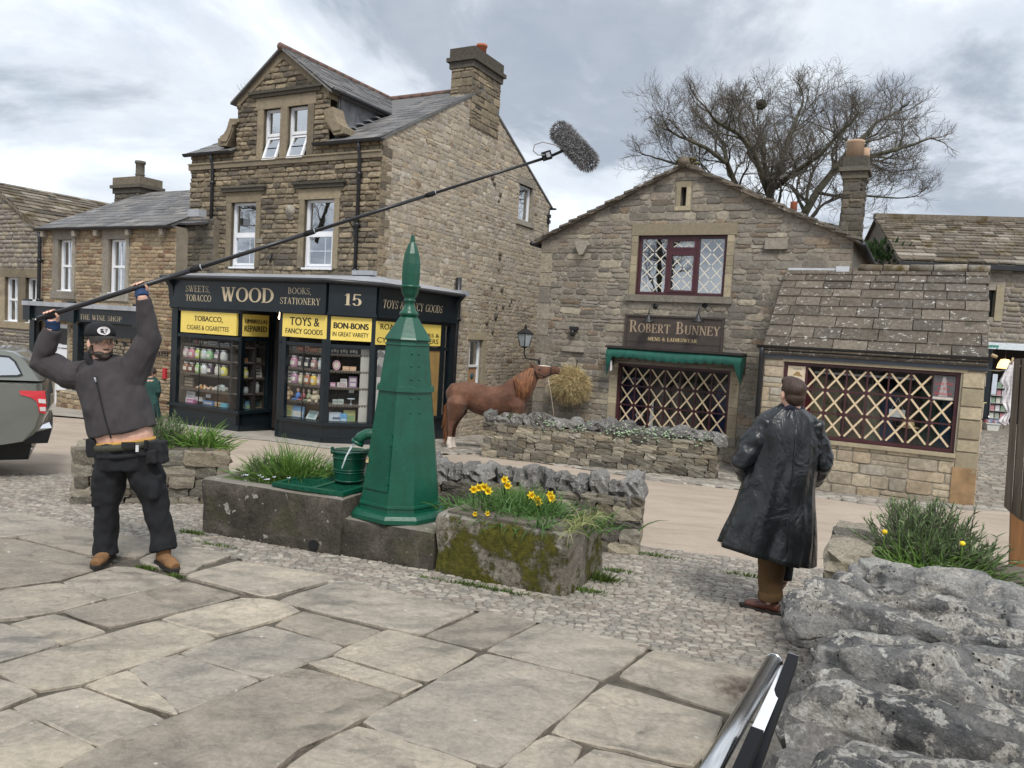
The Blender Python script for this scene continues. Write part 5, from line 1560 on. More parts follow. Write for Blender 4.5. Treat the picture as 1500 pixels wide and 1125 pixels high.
doll(SF,k6,(213,244,768,850),H3[3],(.4,.36,.28),(.22,.25,.16),'olive dressed doll right of the red doll','doll')
doll(SF,k6,(238,304,785,862),H3[3],(.38,.32,.22),(.42,.36,.26),'cream soft toy lying at the right end of the doll shelf','soft_toy',True)
pack(SF,k6,(54,118,870,938),HS,(.52,.45,.14),'yellow picture book low in the toys window','book',None,d=.02,tilt=8,mark=((.2,.25,.1),PIC),name='picture_book')
pack(SF,k6,(118,192,875,947),HS,(.14,.26,.42),'blue picture book with a red edge low in the toys window','book',None,out=-.18,d=.02,tilt=8,mark=((.45,.45,.42),PIC),name='picture_book')
pack(SF,k6,(206,268,905,957),HS,(.42,.48,.46),'pale book leaning back right of the blue book','book',None,out=-.18,d=.02,tilt=35,mark=((.2,.3,.3),[(.2,.2,.8,.8)]),name='picture_book')
for i, q in enumerate([(367,419,519,551),(425,477,522,553),(485,538,526,557)]):
 pack(SFC,k6,q,H4[0],(.07,.07,.07),'%s black and white tin on the top shelf below the bon-bons sign' % ['left','middle','right-end'][i],'tin',gb,mark=((.55,.53,.48),[(.05,.2,.25,.8),(.35,.3,.65,.85),(.72,.15,.95,.7)]),name='tin')
s0, s1, h0, h1 = geo(SFC,k6,(378,428,590,655),-.22,H4[1])
b = MB(); rr = (s1-s0) / 2; HH = (h1-h0) / 2
pts = [SFC.p((s0+s1)/2+rr*math.cos(2*math.pi*k/20),h0+HH+HH*math.sin(2*math.pi*k/20),-.22) for k in range(20)]
b.prism(pts,SFC.n*-.04); pts2 = [SFC.p((s0+s1)/2+rr*.6*math.cos(2*math.pi*k/16),h0+HH+HH*.62*math.sin(2*math.pi*k/16),-.217) for k in range(16)]
b.add(pts2,[list(range(16))],1)
tag(link('oval_tin',b.mesh('oval_tin',[gm((.52,.32,.36)),gm((.6,.52,.45))])),'pink oval tin standing up below the bon-bons sign','tin')
pack(SFC,k6,(441,484,634,661),H4[1],(.58,.36,.22),'left peach box beside the pink oval tin','box',gb,mark=((.6,.45,.3),BAND))
pack(SFC,k6,(486,527,637,663),H4[1],(.56,.34,.21),'right peach box of the pair after the oval tin','box',gb,mark=((.6,.45,.3),BAND))
pack(SFC,k6,(362,396,735,763),H4[2],(.5,.26,.36),'little pink box left of the stacked packets','box',None,mark=((.6,.5,.52),BAND))
pack(SFC,k6,(405,470,738,768),H4[2],(.5,.46,.44),'white and pink packets stacked below the bon-bons sign','box',None,mark=((.42,.2,.25),TXT))
pack(SFC,k6,(428,468,714,738),H4[2]+.1,(.52,.5,.48),'white packet on top of the packet stack','box',None,mark=((.3,.3,.34),BAND))
pack(SFC,k6,(480,532,700,770),H4[2],(.26,.17,.27),'tall purple tin right of the packet stack','tin',None,mark=((.55,.5,.5),[(.15,.12,.85,.42),(.15,.55,.85,.85)]),name='tin')
pack(SFC,k6,(378,408,840,869),H4[3],(.4,.44,.40),'pale green packet, left of the pair on the lowest bon-bons shelf','box',gb,mark=((.2,.25,.22),BAND))
pack(SFC,k6,(411,447,840,871),H4[3],(.4,.43,.40),'pale green packet, right of the pair on the lowest bon-bons shelf','box',gb,mark=((.2,.25,.22),BAND))
s0, s1, h0, h1 = geo(SFC,k6,(468,520,832,872),-.22,H4[3])
b = MB(); O = SFC.p((s0+s1)/2,0,-.22); rr = (s1-s0) / 2
b.lathe([(rr*.5,h0),(rr*.12,h0+.02),(rr*.1,h0+(h1-h0)*.75),(rr,h0+(h1-h0)*.85),(rr,h1)],O,14)
tag(b.build('cake_stand',gm((.42,.46,.5),.15)),'glass cake stand on the lowest bon-bons shelf','cake stand')
pack(SFC,k6,(480,512,794,816),H4[3]+.24,(.55,.56,.56),'small white ticket above the glass cake stand','card',None,out=-.3,d=.02,name='price_card')
pack(SFC,k6,(355,431,917,974),HS,(.42,.48,.55),'snowy blue and white picture low in the bon-bons window','picture',None,d=.02,tilt=6,mark=((.08,.10,.14),[(.3,.2,.95,.45)]),name='picture')
pack(SFC,k6,(425,469,926,978),HS,(.10,.26,.46),'deep blue picture low in the bon-bons window','picture',None,out=-.17,d=.02,tilt=6,mark=((.4,.45,.5),[(.1,.1,.9,.35)]),name='picture')
pack(SFC,k6,(447,521,904,975),HS,(.34,.33,.12),'green and yellow picture low in the bon-bons window','picture',None,d=.02,tilt=6,mark=((.16,.26,.12),PIC),name='picture')
# ----- the clothes shop with its big gable
def b6(x,y): return (780+x/3.517,200+y/3.517)
def b5(x,y): return (640+x/3.261,380+y/3.261)
def b9(x,y): return (900+x/5.625,440+y/5.625)
gL = BG.px(791,420)[0]; gR = BG.px(1250,360)[0]
gA = BG.px(1004,244); eL = BG.px(791,352)[1]; eR = BG.px(1258,352)[1]
CB = BG.p(gL,0)
SHOPB = thing('clothes_shop','grey brown rubble gable building with a leaded upper window and a green awning','shop',(CB.x,CB.y,gz(CB.x,CB.y)))
reg = [(gL,-1.9),(gR,-1.9),(gR,eR),(gA[0],gA[1]),(gL,eL)]
wu = rect(BG,b6(548,508),b6(985,815))
wu = (wu[0],BG.px(*b6(755,820))[1],wu[2],BG.px(*b6(770,508))[1])
wl = (BG.px(*b9(22,700))[0],BG.px(*b9(480,1085))[1],BG.px(*b9(945,800))[0],BG.px(*b9(480,548))[1])
slit = rect(BG,b6(768,262),b6(790,358))
b = MB(); wall_face(b,BG,reg,[wu,wl,slit],depth=.4,ends=False)
BD = 9.0
b.add([BG.p(gL,-1.9,0),BG.p(gL,-1.9,-BD),BG.p(gL,eL,-BD),BG.p(gL,eL,0)],[(3,2,1,0)])
b.add([BG.p(gR,-1.9,0),BG.p(gR,-1.9,-BD),BG.p(gR,eR,-BD),BG.p(gR,eR,0)],[(0,1,2,3)])
b.add([BG.p(s,h,-BD) for s,h in reg],[(4,3,2,1,0)])
BW_ = b.build('gable_wall',M_MORTAR_B,SHOPB)
ho = [(wu[0]-.16,wu[1]-.14,wu[2]+.16,wu[3]+.24),(wl[0]-.2,wl[1]-.16,wl[2]+.2,wl[3]+.05),(slit[0]-.13,slit[1]-.13,slit[2]+.13,slit[3]+.14)]
polys = coursed([(gL+.30,-1.9),(gR,-1.9),(gR,eR),(gA[0],gA[1]),(gL+.3,eL+.15)],ho,(.08,.20),(.16,.6),.012,.026,51)
lay(BG,polys,M_BUNNEY,BW_,300,.016,52,False,.016,.006)
b = MB(); h = -1.9; k = 0; r_ = random.Random(8)
while h < eL + .1:
 hh = r_.uniform(.3,.52); L = (.46,.30)[k % 2]
 if h + hh > eL + .1: hh = eL + .12 - h
 if hh > .05: b.fbox(BG,gL-.012,gL+L,h+.008,h+hh-.008,-.2,.02)
 h += hh; k += 1
b.build('quoins',M_BUNNEY,SHOPB,kind='stuff')
b = MB(); b.fbox(BG,wu[0]-.16,wu[2]+.20,wu[3],wu[3]+.26,-.1,.03); b.build('lintel',M_DRESS_B,SHOPB)
b = MB(); b.fbox(BG,wu[0]-.22,wu[2]+.20,wu[1]-.15,wu[1],-.1,.08); b.build('window_ledge',M_DRESS_G,SHOPB)
b = MB()
for s0, s1 in ((slit[0]-.10,slit[0]),(slit[2],slit[2]+.10)): b.fbox(BG,s0,s1,slit[1],slit[3],-.1,.025)
b.fbox(BG,slit[0]-.12,slit[2]+.12,slit[3],slit[3]+.13,-.1,.026); b.fbox(BG,slit[0]-.13,slit[2]+.12,slit[1]-.10,slit[1],-.1,.03)
b.build('slit_surround',M_DRESS_B,SHOPB)
b = MB(); b.fbox(BG,slit[0],slit[2],slit[1],slit[3],-.3,-.2); b.build('slit_shutter',M_DARKWD,SHOPB)
for (s0,s1) in ((wu[0]-.15,wu[0]),(wu[2],wu[2]+.15),(wl[0]-.2,wl[0]),(wl[2],wl[2]+.2)):
 w_ = wu if s1 in (wu[0],wu[2]+.15) else wl
 h = w_[1]; k = 0; b = MB()
 while h < w_[3] - .02:
  hh = min((.22,.3,.17)[k % 3],w_[3]-h); b.fbox(BG,s0,s1,h+.004,h+hh-.004,-.1,.022); h += hh; k += 1
 b.build('jamb_stones',M_DRESS_B,SHOPB,kind='stuff')
b = MB(); b.fbox(BG,wl[0]-.22,wl[2]+.22,wl[1]-.17,wl[1],-.1,.05); b.build('window_ledge',M_DRESS_G,SHOPB)
P = [BG.px(*b6(*q)) for q in ((232,545),(290,541),(296,562),(272,610),(252,614),(236,575))]
b = MB(); P = P[::-1] if area(P) < 0 else P
b.prism([BG.p(s,h,.16) for s,h in P],BG.n*-.2); b.build('corbel',M_DRESS_G,SHOPB)
for q in ((1203,526,1315,582),(158,1080,270,1112)):
 r = rect(BG,b6(q[0],q[1]),b6(q[2],q[3])); b = MB(); b.fbox(BG,r[0],r[2],r[1],r[3],0,.09); b.build('projecting_stone',M_DRESS_G,SHOPB)
s, h = BG.px(*b5(660,345)); b = MB(); b.fbox(BG,s-.09,s+.09,h+.04,h+.12,0,.16); b.tube([BG.p(s-.01,h+.05,.11),BG.p(s-.02,h-.12,.12)],.045,8)
b.build('floodlight',M_BLKIRON,SHOPB)
def xtape(F,r,out,parent,w=.022,m=M_TAPE):
 """two tape strips crossing a pane, corner to corner"""
 s0, h0, s1, h1 = r
 for k, (a,c) in enumerate((((s0,h0),(s1,h1)),((s0,h1),(s1,h0)))):
  d = Vector((c[0]-a[0],c[1]-a[1])); d.normalize(); nx, ny = -d.y * w, d.x * w
  q = [(a[0]+d.x*.03-nx,a[1]+d.y*.03-ny),(c[0]-d.x*.03-nx,c[1]-d.y*.03-ny),(c[0]-d.x*.03+nx,c[1]-d.y*.03+ny),(a[0]+d.x*.03+nx,a[1]+d.y*.03+ny)]
  if area(q) < 0: q = q[::-1]
  b = MB(); o = out + .0012 * k
  b.hexa([F.p(s,h,o) for s,h in q]+[F.p(s,h,o+.001) for s,h in q])
  b.build('tape_strip',m,parent)
b = MB(); bar_frame(b,BG,wu,.075,-.16,-.06)
lx0, lx1 = wu[0] + .075, wu[2] - .075
ma, mc = BG.px(*b6(692,650))[0], BG.px(*b6(845,650))[0]
b.fbox(BG,ma-.035,ma+.035,wu[1]+.075,wu[3]-.075,-.16,-.055); b.fbox(BG,mc-.035,mc+.035,wu[1]+.075,wu[3]-.075,-.16,-.055)
ht = BG.px(*b6(770,588))[1]
b.fbox(BG,ma+.035,mc-.035,ht-.05,ht+.03,-.16,-.05)
w = b.build('window',M_MAROON,SHOPB)
b = MB(); bar_frame(b,BG,(ma+.035,wu[1]+.075,mc-.035,ht-.05),.05,-.13,-.045); b.build('sash',M_MAROON,w)
b = MB(); bar_frame(b,BG,(ma+.035,ht+.03,mc-.035,wu[3]-.075),.05,-.13,-.045); b.build('sash',M_MAROON,w)
LEADTAPE = mat('pale_lattice',(0.66,0.62,0.52),.6,.08,10)
for (s0,s1,h0,h1,nx,ny) in ((lx0,ma-.035,wu[1]+.075,wu[3]-.075,2,4),(mc+.035,lx1,wu[1]+.075,wu[3]-.075,2,4),(ma+.085,mc-.085,wu[1]+.125,ht-.1,2,3),(ma+.085,mc-.085,ht+.08,wu[3]-.125,2,1)):
 pane(BG,(s0,h0,s1,h1),-.10,M_GLASS_MID,w)
 for i in range(nx):
  for j in range(ny):
   xtape(BG,(s0+(s1-s0)*i/nx,h0+(h1-h0)*j/ny,s0+(s1-s0)*(i+1)/nx,h0+(h1-h0)*(j+1)/ny),-.097,w,.012,LEADTAPE)
b = MB(); b.fbox(BG,wu[0]-.3,wu[2]+.3,wu[1]-.3,wu[3]+.2,-2,-1.9); b.build('room_wall',M_INT,w)
def grid_window(F,r,cols,rows,parent,skip=()):
 b = MB(); bar_frame(b,F,r,.06,-.15,-.05)
 s0, h0, s1, h1 = r[0] + .06, r[1] + .06, r[2] - .06, r[3] - .06
 for i in range(1,cols): b.fbox(F,s0+(s1-s0)*i/cols-.014,s0+(s1-s0)*i/cols+.014,h0,h1,-.12,-.07)
 for j in range(1,rows): b.fbox(F,s0,s1,h0+(h1-h0)*j/rows-.014,h0+(h1-h0)*j/rows+.014,-.118,-.072)
 w = b.build('window',M_MAROON,parent)
 pane(F,(s0,h0,s1,h1),-.095,M_GLASS_SHOP,w)
 for i in range(cols):
  for j in range(rows):
   if (i,j) not in skip:
    xtape(F,(s0+(s1-s0)*i/cols+.012,h0+(h1-h0)*j/rows+.012,s0+(s1-s0)*(i+1)/cols-.012,h0+(h1-h0)*(j+1)/rows-.012),-.066,w,.017)
 b = MB(); b.fbox(F,r[0]-.2,r[2]+.2,r[1]-.02,r[3]+.1,-1.5,-1.45); b.fbox(F,r[0]-.2,r[2]+.2,r[1]-.06,r[1]-.01,-1.45,-.16)
 b.build('display_back',M_INT,w)
 return w
wB = grid_window(BG,wl,7,3,SHOPB)
def garment(F,s,h,w,H,c,label,o=-.55,folds=5,seed=1,cat='garment'):
 """a coat hanging from a rail: shoulders, sleeves and a folded body"""
 r_ = random.Random(seed); n = 14; rows = []
 for z, k, d in ((1.0,.22,.04),(.95,.62,.07),(.86,1.0,.1),(.6,.88,.11),(.3,.95,.12),(0.0,1.05,.13)):
  ring = []
  for j in range(n):
   a = 2 * math.pi * j / n; fo = 1 + .10 * math.sin(folds*a+seed) * (1-z)
   ring.append(F.p(s+math.cos(a)*w/2*k*fo,h+z*H,o+math.sin(a)*d*fo))
  rows.append(ring)
 b = MB(); vs = [p for q in rows for p in q]
 b.add(vs,[(i*n+j,(i+1)*n+j,(i+1)*n+(j+1) % n,i*n+(j+1) % n) for i in range(len(rows)-1) for j in range(n)],0,True)
 for sg in (-1,1):
  b.tube([F.p(s+sg*w*.44,h+H*.88,o),F.p(s+sg*w*.58,h+H*.6,o),F.p(s+sg*w*.60,h+H*.32,o+.03)],[w*.1,w*.1,w*.09],8)
 b.tube([F.p(s,h+H,o),F.p(s,h+H+.1,o),F.p(s,h+H+.14,o-.06)],.008,5)
 tag(b.build('hanging_coat',gm(c,.85)),label,cat,None)
hb = wl[1] + .02
for k, (t,c,H,n) in enumerate([(.07,(.035,.03,.07),1.2,'dark blue jacket'),(.22,(.05,.042,.035),1.25,'black waxed jacket'),(.36,(.16,.14,.12),1.1,'grey tweed coat'),(.50,(.20,.175,.15),1.15,'pale grey raincoat'),(.64,(.13,.115,.10),1.2,'brown grey coat'),(.79,(.035,.03,.03),1.2,'black coat'),(.93,(.02,.028,.09),1.2,'navy jacket')]):
 garment(BG,wl[0]+(wl[2]-wl[0])*t,hb,.42,H*.95,c,'%s hanging behind the taped window below the awning, %s from the left' % (n,ordinal(k)),-.6-.05*(k % 2),5,k)
def badge(F,s,h,r,o,label):
 b = MB(); pts = []
 for k in range(16):
  a = 2 * math.pi * k / 16; rr = r * (1 if k % 2==0 else .72); pts.append(F.p(s+math.cos(a)*rr,h+math.sin(a)*rr,o))
 b.prism(pts,F.n*-.02); b.add([F.p(s+math.cos(2*math.pi*k/12)*r*.5,h+math.sin(2*math.pi*k/12)*r*.5,o+.002) for k in range(12)],[list(range(12))],1)
 tag(link('badge_sign',b.mesh('badge_sign',[gm((.4,.38,.33)),gm((.04,.04,.04))])),label,'sign')
s, h = BG.px(*b9(205,945),-.2); badge(BG,s,h,.11,-.2,'cream star-edged badge low in the taped window below the awning')
b = MB(); s, h = BG.px(*b9(303,900),-.35); b.prism([BG.p(s-.05,wl[1],-.35),BG.p(s+.06,wl[1],-.35),BG.p(s+.05,h+.2,-.35),BG.p(s+.01,h+.22,-.35)],BG.n*-.02)
tag(b.build('white_scarf',M_CLOTH),'narrow white scarf hanging in the taped window below the awning','scarf')
sg = tl(BG,b9,[(106,132),(898,155),(880,432),(84,390)],.05)
b = MB(); b.fbox(BG,sg[0],sg[2],sg[1],sg[3],0,.05)
hs_ = BG.px(*b9(480,355),.05)[1]
b.fbox(BG,sg[0]-.005,sg[2]+.005,hs_,sg[3]+.02,.05,.058)
b.fbox(BG,sg[0]-.03,sg[2]+.03,sg[3],sg[3]+.04,.0,.085)
b.fbox(BG,sg[2]-.02,sg[2]+.025,sg[1],sg[3],.0,.08); b.fbox(BG,sg[0]-.025,sg[0]+.02,sg[1],sg[3],.0,.08)
me = b.mesh('shop_sign',[M_SIGNBR])
SG = tag(link('shop_sign',me),'dark brown board with gilt capitals ROBERT BUNNEY above the green awning','sign')
letter(BG,'Robert Bunney',tl(BG,b9,[(128,158),(878,195),(865,295),(122,258)],.058),.058,M_GOLD,SG,small=.74,bold=.004)
letter(BG,'*MENS & LADIESWEAR*',tl(BG,b9,[(268,300),(688,322),(687,350),(270,330)],.058),.058,M_GOLD2,SG,bold=.003)
for x, y, k in ((280,165,0),(690,160,1)):
 s, h = BG.px(*b9(x,y),.3)
 t = thing('sign_lamp','black swan-neck lamp over the %s of the brown shop sign' % ('left half' if k==0 else 'right half'),'lamp',BG.p(s,h,.3),'lamps above the brown shop sign')
 b = MB(); b.tube([BG.p(s+.05,h+.34,.0),BG.p(s+.05,h+.38,.1),BG.p(s+.03,h+.36,.22),BG.p(s,h+.22,.3),BG.p(s,h+.12,.3)],.014,8); b.build('arm',M_BLKIRON,t)
 b = MB(); b.tube([BG.p(s+.05,h+.34,.0),BG.p(s+.05,h+.34,.03)],.06,10); b.build('wall_plate',M_BLKIRON,t)
 b = MB(); O = BG.p(s,0,.3); b.lathe([(.035,h+.13),(.04,h+.09),(.06,h+.04),(.13,h-.03),(.14,h-.05),(.12,h-.045),(.03,h+.02)],O,16); b.build('lamp_shade',M_BLKIRON,t)
a0, a1 = BG.px(*b5(805,425),.45)[0], BG.px(*b5(1462,460),.45)[0]
hA = BG.px(*b5(1135,440),.45)[1]
AW = thing('awning','green scalloped canvas awning rolled out below the brown shop sign','awning',BG.p((a0+a1)/2,hA,.2))
b = MB(); b.fbox(BG,a0,a1,hA,hA+.05,0,.47); b.fbox(BG,a0+.02,a1-.02,hA-.12,hA,.0,.40)
b.fbox(BG,a0+.01,a0+.06,hA-.42,hA,0,.08); b.fbox(BG,a1-.06,a1-.01,hA-.42,hA,0,.08)
b.build('awning_box',M_DARKWD,AW)
n = 64; vs = []; L = a1 - a0 - .06
for i in range(n+1):
 s = a0 + .03 + L * i / n; sc_ = abs(math.sin(math.pi*i/n*16)); sag = .02 * math.sin(math.pi*i/n*3)
 ends = max(0,1-min(i,n-i)/3.0)
 for j, (z,o) in enumerate(((0,.40),(-.07,.47),(-.16,.49),(-.20-.03*sc_-.42*ends,.47-.1*ends))):
  vs.append(BG.p(s,hA-.01+z+sag*(j>0) ,o+.012*math.sin(i*1.3)*(j>1)))
b = MB(); b.add(vs,[(4*i+j,4*i+j+1,4*i+j+5,4*i+j+4) for i in range(n) for j in range(3)],0,True)
b.build('canvas',M_AWN,AW)
for s in (a0+.03,a1-.03):
 b = MB(); pts = [BG.p(s,hA-.02,.42),BG.p(s,hA-.12,.47),BG.p(s,hA-.66,.36),BG.p(s,hA-.5,.30),BG.p(s,hA-.2,.1),BG.p(s,hA-.02,.02)]
 b.prism(pts,BG.u*.015); b.build('side_flap',M_AWN,AW)
b = MB(); s = a0 + .12; b.prism([BG.p(s,hA-.3,.4),BG.p(s+.04,hA-.3,.4),BG.p(s+.05,hA-.52,.38),BG.p(s,hA-.55,.38)],BG.n*-.01); b.build('white_tag',M_CLOTH,AW)
b = MB(); ov = .14
tl_ = (gA[1]-eL) / (gA[0]-gL); tr_ = (gA[1]-eR) / (gR-gA[0])
for (s0,h0) in ((gL-.15,eL-.15*tl_+.03),(gR+.15,eR-.15*tr_+.03)):
 P = [BG.p(s0,h0,ov),BG.p(gA[0],gA[1]+.03,ov),BG.p(gA[0],gA[1]+.03,-BD-.1),BG.p(s0,h0,-BD-.1)]
 dn = Vector((0,0,-.05)); b.hexa([p+dn for p in P]+P)
RB = b.build('roof',M_STSLATE,SHOPB)
SLF = Frame(BG.p(gL-.15,0,0),62.0)
r_ = random.Random(3); bv = MB()
for side in (0,1):
 ex, eh = ((gL-.17,eL-.17*tl_),(gR+.17,eR-.17*tr_))[side]
 L = math.hypot(gA[0]-ex,gA[1]-eh); k = int(L/.24)
 for i in range(k):
  t0, t1 = i / k, min((i+1.35)/k,1)
  for d in range(6):
   o0 = ov + .03 - (d*.8) + r_.uniform(-.04,.04) * (d==0); o1 = o0 - .78
   z0 = .085 + r_.uniform(0,.035); z1 = .04
   A = (ex+(gA[0]-ex)*t0,eh+(gA[1]-eh)*t0); B = (ex+(gA[0]-ex)*t1,eh+(gA[1]-eh)*t1)
   lo = [BG.p(A[0],A[1]+z0-.05,o0),BG.p(B[0],B[1]+z1-.05,o0),BG.p(B[0],B[1]+z1-.05,o1),BG.p(A[0],A[1]+z0-.05,o1)]
   hi = [BG.p(A[0],A[1]+z0,o0-.01),BG.p(B[0],B[1]+z1,o0),BG.p(B[0],B[1]+z1,o1),BG.p(A[0],A[1]+z0,o1)]
   bv.hexa(lo+hi)
bv.build('slates',M_STSLATE,RB,kind='stuff')
b = MB()
for k in range(10):
 q = BG.p(gA[0],gA[1]+.08,ov+.05-k*.93); q2 = BG.p(gA[0],gA[1]+.08,ov+.05-k*.93-.9)
 b.tube([q,q2],.13,6)
b.build('ridge_stones',M_STSLATE_M,RB,kind='stuff')
b = MB();
for k in range(40):
 p = BG.p(gA[0]+r_.gauss(0,.14),gA[1]+.18-abs(r_.gauss(0,.05)),ov-.1+r_.uniform(-.3,.1)); b.sphere(p,.05,.05,.035,6,4)
b.build('ridge_moss',mat('ridge_moss',(0.10,0.085,0.03),.95,.4,20,.6,60),RB,kind='stuff')
g = Frame(BG.p(gR,0,0),62.0)
b = MB(); b.tube([BG.p(gR+.2,eR-.12,ov+.1),BG.p(gR+.2,eR-.12,-BD)],.06,8); b.build('gutter',M_BLKIRON,SHOPB)
b = MB(); b.tube([BG.p(gL-.2,eL-.10,ov+.06),BG.p(gL-.2,eL-.10,-BD)],.06,8); b.build('gutter',M_BLKIRON,SHOPB)
def b8(x,y): return (880+x/2.419,60+y/2.419)
CHD = 2.2
CF = BG.shift(-CHD)
q0, q1 = CF.px(*b8(853,600))[0], CF.px(*b8(962,600))[0]
ht0 = CF.px(*b8(905,487))[1]
st = chim(CF,q0+.0,q1-.22,-.62,0,1.2,ht0,SHOPB,M_SOOT,71,None)
bb = MB(); bb.fbox(CF,q0-.01,q1-.21,ht0-.02,ht0+.22,-.63,.012); bb.build('pale_band',M_DRESS_B,st)
b = MB(); sm = (q0+q1-.22) / 2 - .05; O = CF.p(sm,0,-.2); ht1 = ht0 + .48
b.lathe([(.19,ht1),(.19,ht1+.36),(.20,ht1+.37),(.20,ht1+.42),(.14,ht1+.42),(.13,ht1+.1)],O,16); b.build('chimney_pot',M_BUFFPOT,st)
b = MB(); b.lathe([(.1,ht1),(.1,ht1+.3),(.06,ht1+.3),(.05,ht1+.1)],CF.p(sm+.2,0,-.45),12); b.build('chimney_pot',M_BUFFPOT,st)
p = atY(*b6(1345,372),26.0)
b = MB(); b.box(p-Vector((0,0,1.2)),.5,.4,2.0); b.lathe([(.12,p.z-.2),(.11,p.z+.18),(.13,p.z+.22),(.08,p.z+.22)],(p.x,p.y,0),10)
tag(b.build('brick_chimney',M_TERRA),'small red clay chimney peeping over the right slope of the big gable','chimney')
# ----- low extension
def e4(x,y): return (1140+x/5,500+y/5)
def e7(x,y): return (1080+x/3.124,380+y/3.124)
xL = EX.px(1116,560)[0] + .02; xR = 0.0
eave = EX.px(1280,522)[1]
XB = EX.p(-1.7,0)
EXT = thing('shop_extension','low buff stone extension with a stone slate roof and wide taped shop window','shop',(XB.x,XB.y,gz(XB.x,XB.y)))
we = (EX.px(*e4(40,200))[0],EX.px(*e4(800,770))[1],EX.px(*e4(1315,500))[0],EX.px(*e4(700,188))[1])
ER, EH = 2.0, EX.shift(-2.0).px(1300,398)[1]
reg = [(xL,-1.6),(xR,-1.6),(xR,eave),(xL,eave)]
b = MB(); wall_face(b,EX,reg,[we],depth=.3,ends=False)
b.add([EX.p(xR,-1.6,0),EX.p(xR,-1.6,-4),EX.p(xR,eave,-4),EX.p(xR,EH,-2),EX.p(xR,eave,0)],[(0,1,2,3,4)])
b.add([EX.p(xL,-1.6,0),EX.p(xL,-1.6,-2),EX.p(xL,EH,-2),EX.p(xL,eave,0)],[(3,2,1,0)])
b.add([EX.p(xR,-1.6,-4),EX.p(gR+.1,-1.6,-4),EX.p(gR+.1,eave,-4),EX.p(xR,eave,-4)],[(0,1,2,3)])
EW = b.build('front_wall',M_MORTAR_E,EXT)
pierw = xR - we[2]
low = coursed([(xL,-1.6),(we[2]+.02,-1.6),(we[2]+.02,we[1]-.06),(xL,we[1]-.06)],[],(.17,.25),(.25,.55),.02,.006,81)
side = coursed([(xL,we[1]-.06),(we[0]-.01,we[1]-.06),(we[0]-.01,we[3]+.02),(xL,we[3]+.02)],[],(.2,.3),(.35,.6),.016,.006,82)
pier = []
h = -1.6
for hh, in ((.8,),(.33,),(.24,),(.36,),(.22,),(.34,),(.22,),(.32,),(.3,)):
 pier.append([(we[2]+.03,h+.008),(xR-.006,h+.008),(xR-.006,h+hh-.008),(we[2]+.03,h+hh-.008)]); h += hh
 if h > eave: break
lay(EX,low+side,M_EXT,EW,200,.016,83,False,.012,.004)
pf = [p for p in pier if p[0][1]>-.9 and p[2][1]<eave+.1]
bt = MB(); vs, fs = stone_geo(EX,[(we[2]+.01,-1.5),(xR-.004,-1.5),(xR-.004,-.79),(we[2]+.01,-.79)],.02,rnd);
lay(EX,pf,M_DRESS_B,EW,20,.02,84,False,.016,.004)
b = MB(); b.fbox(EX,we[2]+.02,xR+.004,-1.5,-.80,-.1,.03); b.build('plinth_block',mat('grey_plinth',(.17,.155,.135),.9,.35,4,.5,30),EXT)
b = MB(); b.fbox(EX,we[2]+.0,xR+.003,-.79,-.14,-.1,.034); b.build('plinth_block',mat('ochre_plinth',(.29,.185,.095),.9,.35,3,.5,30),EXT)
EXS = Frame(EX.p(xR,0,0),62.0)
lay(EXS,coursed([(0,-1.6),(4,-1.6),(4,eave),(0,eave)],[],(.2,.3),(.3,.6),.016,.006,85),M_EXT,EW,0,.016,86)
b = MB(); b.fbox(EX,we[0]-.02,we[2]+.10,we[3],eave-.12,-.1,.022); b.build('lintel',M_DRESS_B,EXT)
b = MB(); b.fbox(EX,we[0]-.05,we[2]+.03,we[1]-.07,we[1],-.1,.06); b.build('window_ledge',M_DRESS_B,EXT)
wE_ = grid_window(EX,we,8,3,EXT,skip=((0,2),(7,2)))
b = MB(); b.fbox(EX,xL-.1,xR+.03,eave-.14,eave+.02,0,.05); b.build('eaves_board',mat('slate_grey_paint',(0.035,0.042,0.055),.5,.2,4),EXT)
gutter('gutter',EX,xL-.14,xR+.06,eave+.10,.08,EXT,r=.065)
xs_ = EX.px(1115,560)[0]
b = MB(); b.tube([EX.p(xL-.05,eave+.05,.12),EX.p(xL-.05,eave-.1,.06),EX.p(xL-.05,-1.2,.06)],.045,10); b.build('downpipe',M_BLKIRON,EXT)
zsl = (EH-eave) / 2.0
roof_o = .10
b = MB(); roof_slab(b,EX,xL+.0,xR+.02,eave+.06-roof_o*zsl,roof_o,EH,-2.0,.05)
roof_slab(b,EX,gR+.1,xR+.02,eave+.06,-4.1,EH,-2.0,.05)
RE = b.build('roof',M_STSLATE,EXT)
slates(EX,xL-.05,xR+.03,eave+.09-roof_o*zsl,roof_o,EH+.03,-2.0,9,.55,M_STSLATE,RE,110,91,.028,right=lambda t:xR+.02+.015*math.sin(t*40))
b = MB(); r_ = random.Random(4); s = EX.px(1245,400)[0]
while s < xR:
 L = r_.uniform(.4,.6); b.tube([EX.p(s,EH+.06,-2.0),EX.p(min(s+L-.02,xR+.03),EH+.06+r_.uniform(-.02,.02),-2.0)],.09,7); s += L
b.build('ridge_stones',M_STSLATE_M,RE,kind='stuff')
b = MB(); s0 = EX.shift(-1.9).px(1153,410)[0]; s1 = EX.shift(-1.9).px(1243,405)[0]
b.fbox(BG,s0,s1-.2,EH-.10,EH+.05,.0,.06); b.fbox(BG,s1-.25,s1,EH-.03,EH+.09,.0,.1)
b.build('lead_flashing',mat('bright_lead',(0.52,0.54,0.58),.55,.12,5),EXT)
b = MB(); s0 = we[0] + .07; W1 = (we[2]-we[0]-.12) / 8
hT = we[3] - .075; hC = (we[3]-we[1]-.12) / 3
b.fbox(EX,s0,s0+W1*.9,hT-hC*.98,hT,-.064,-.058)
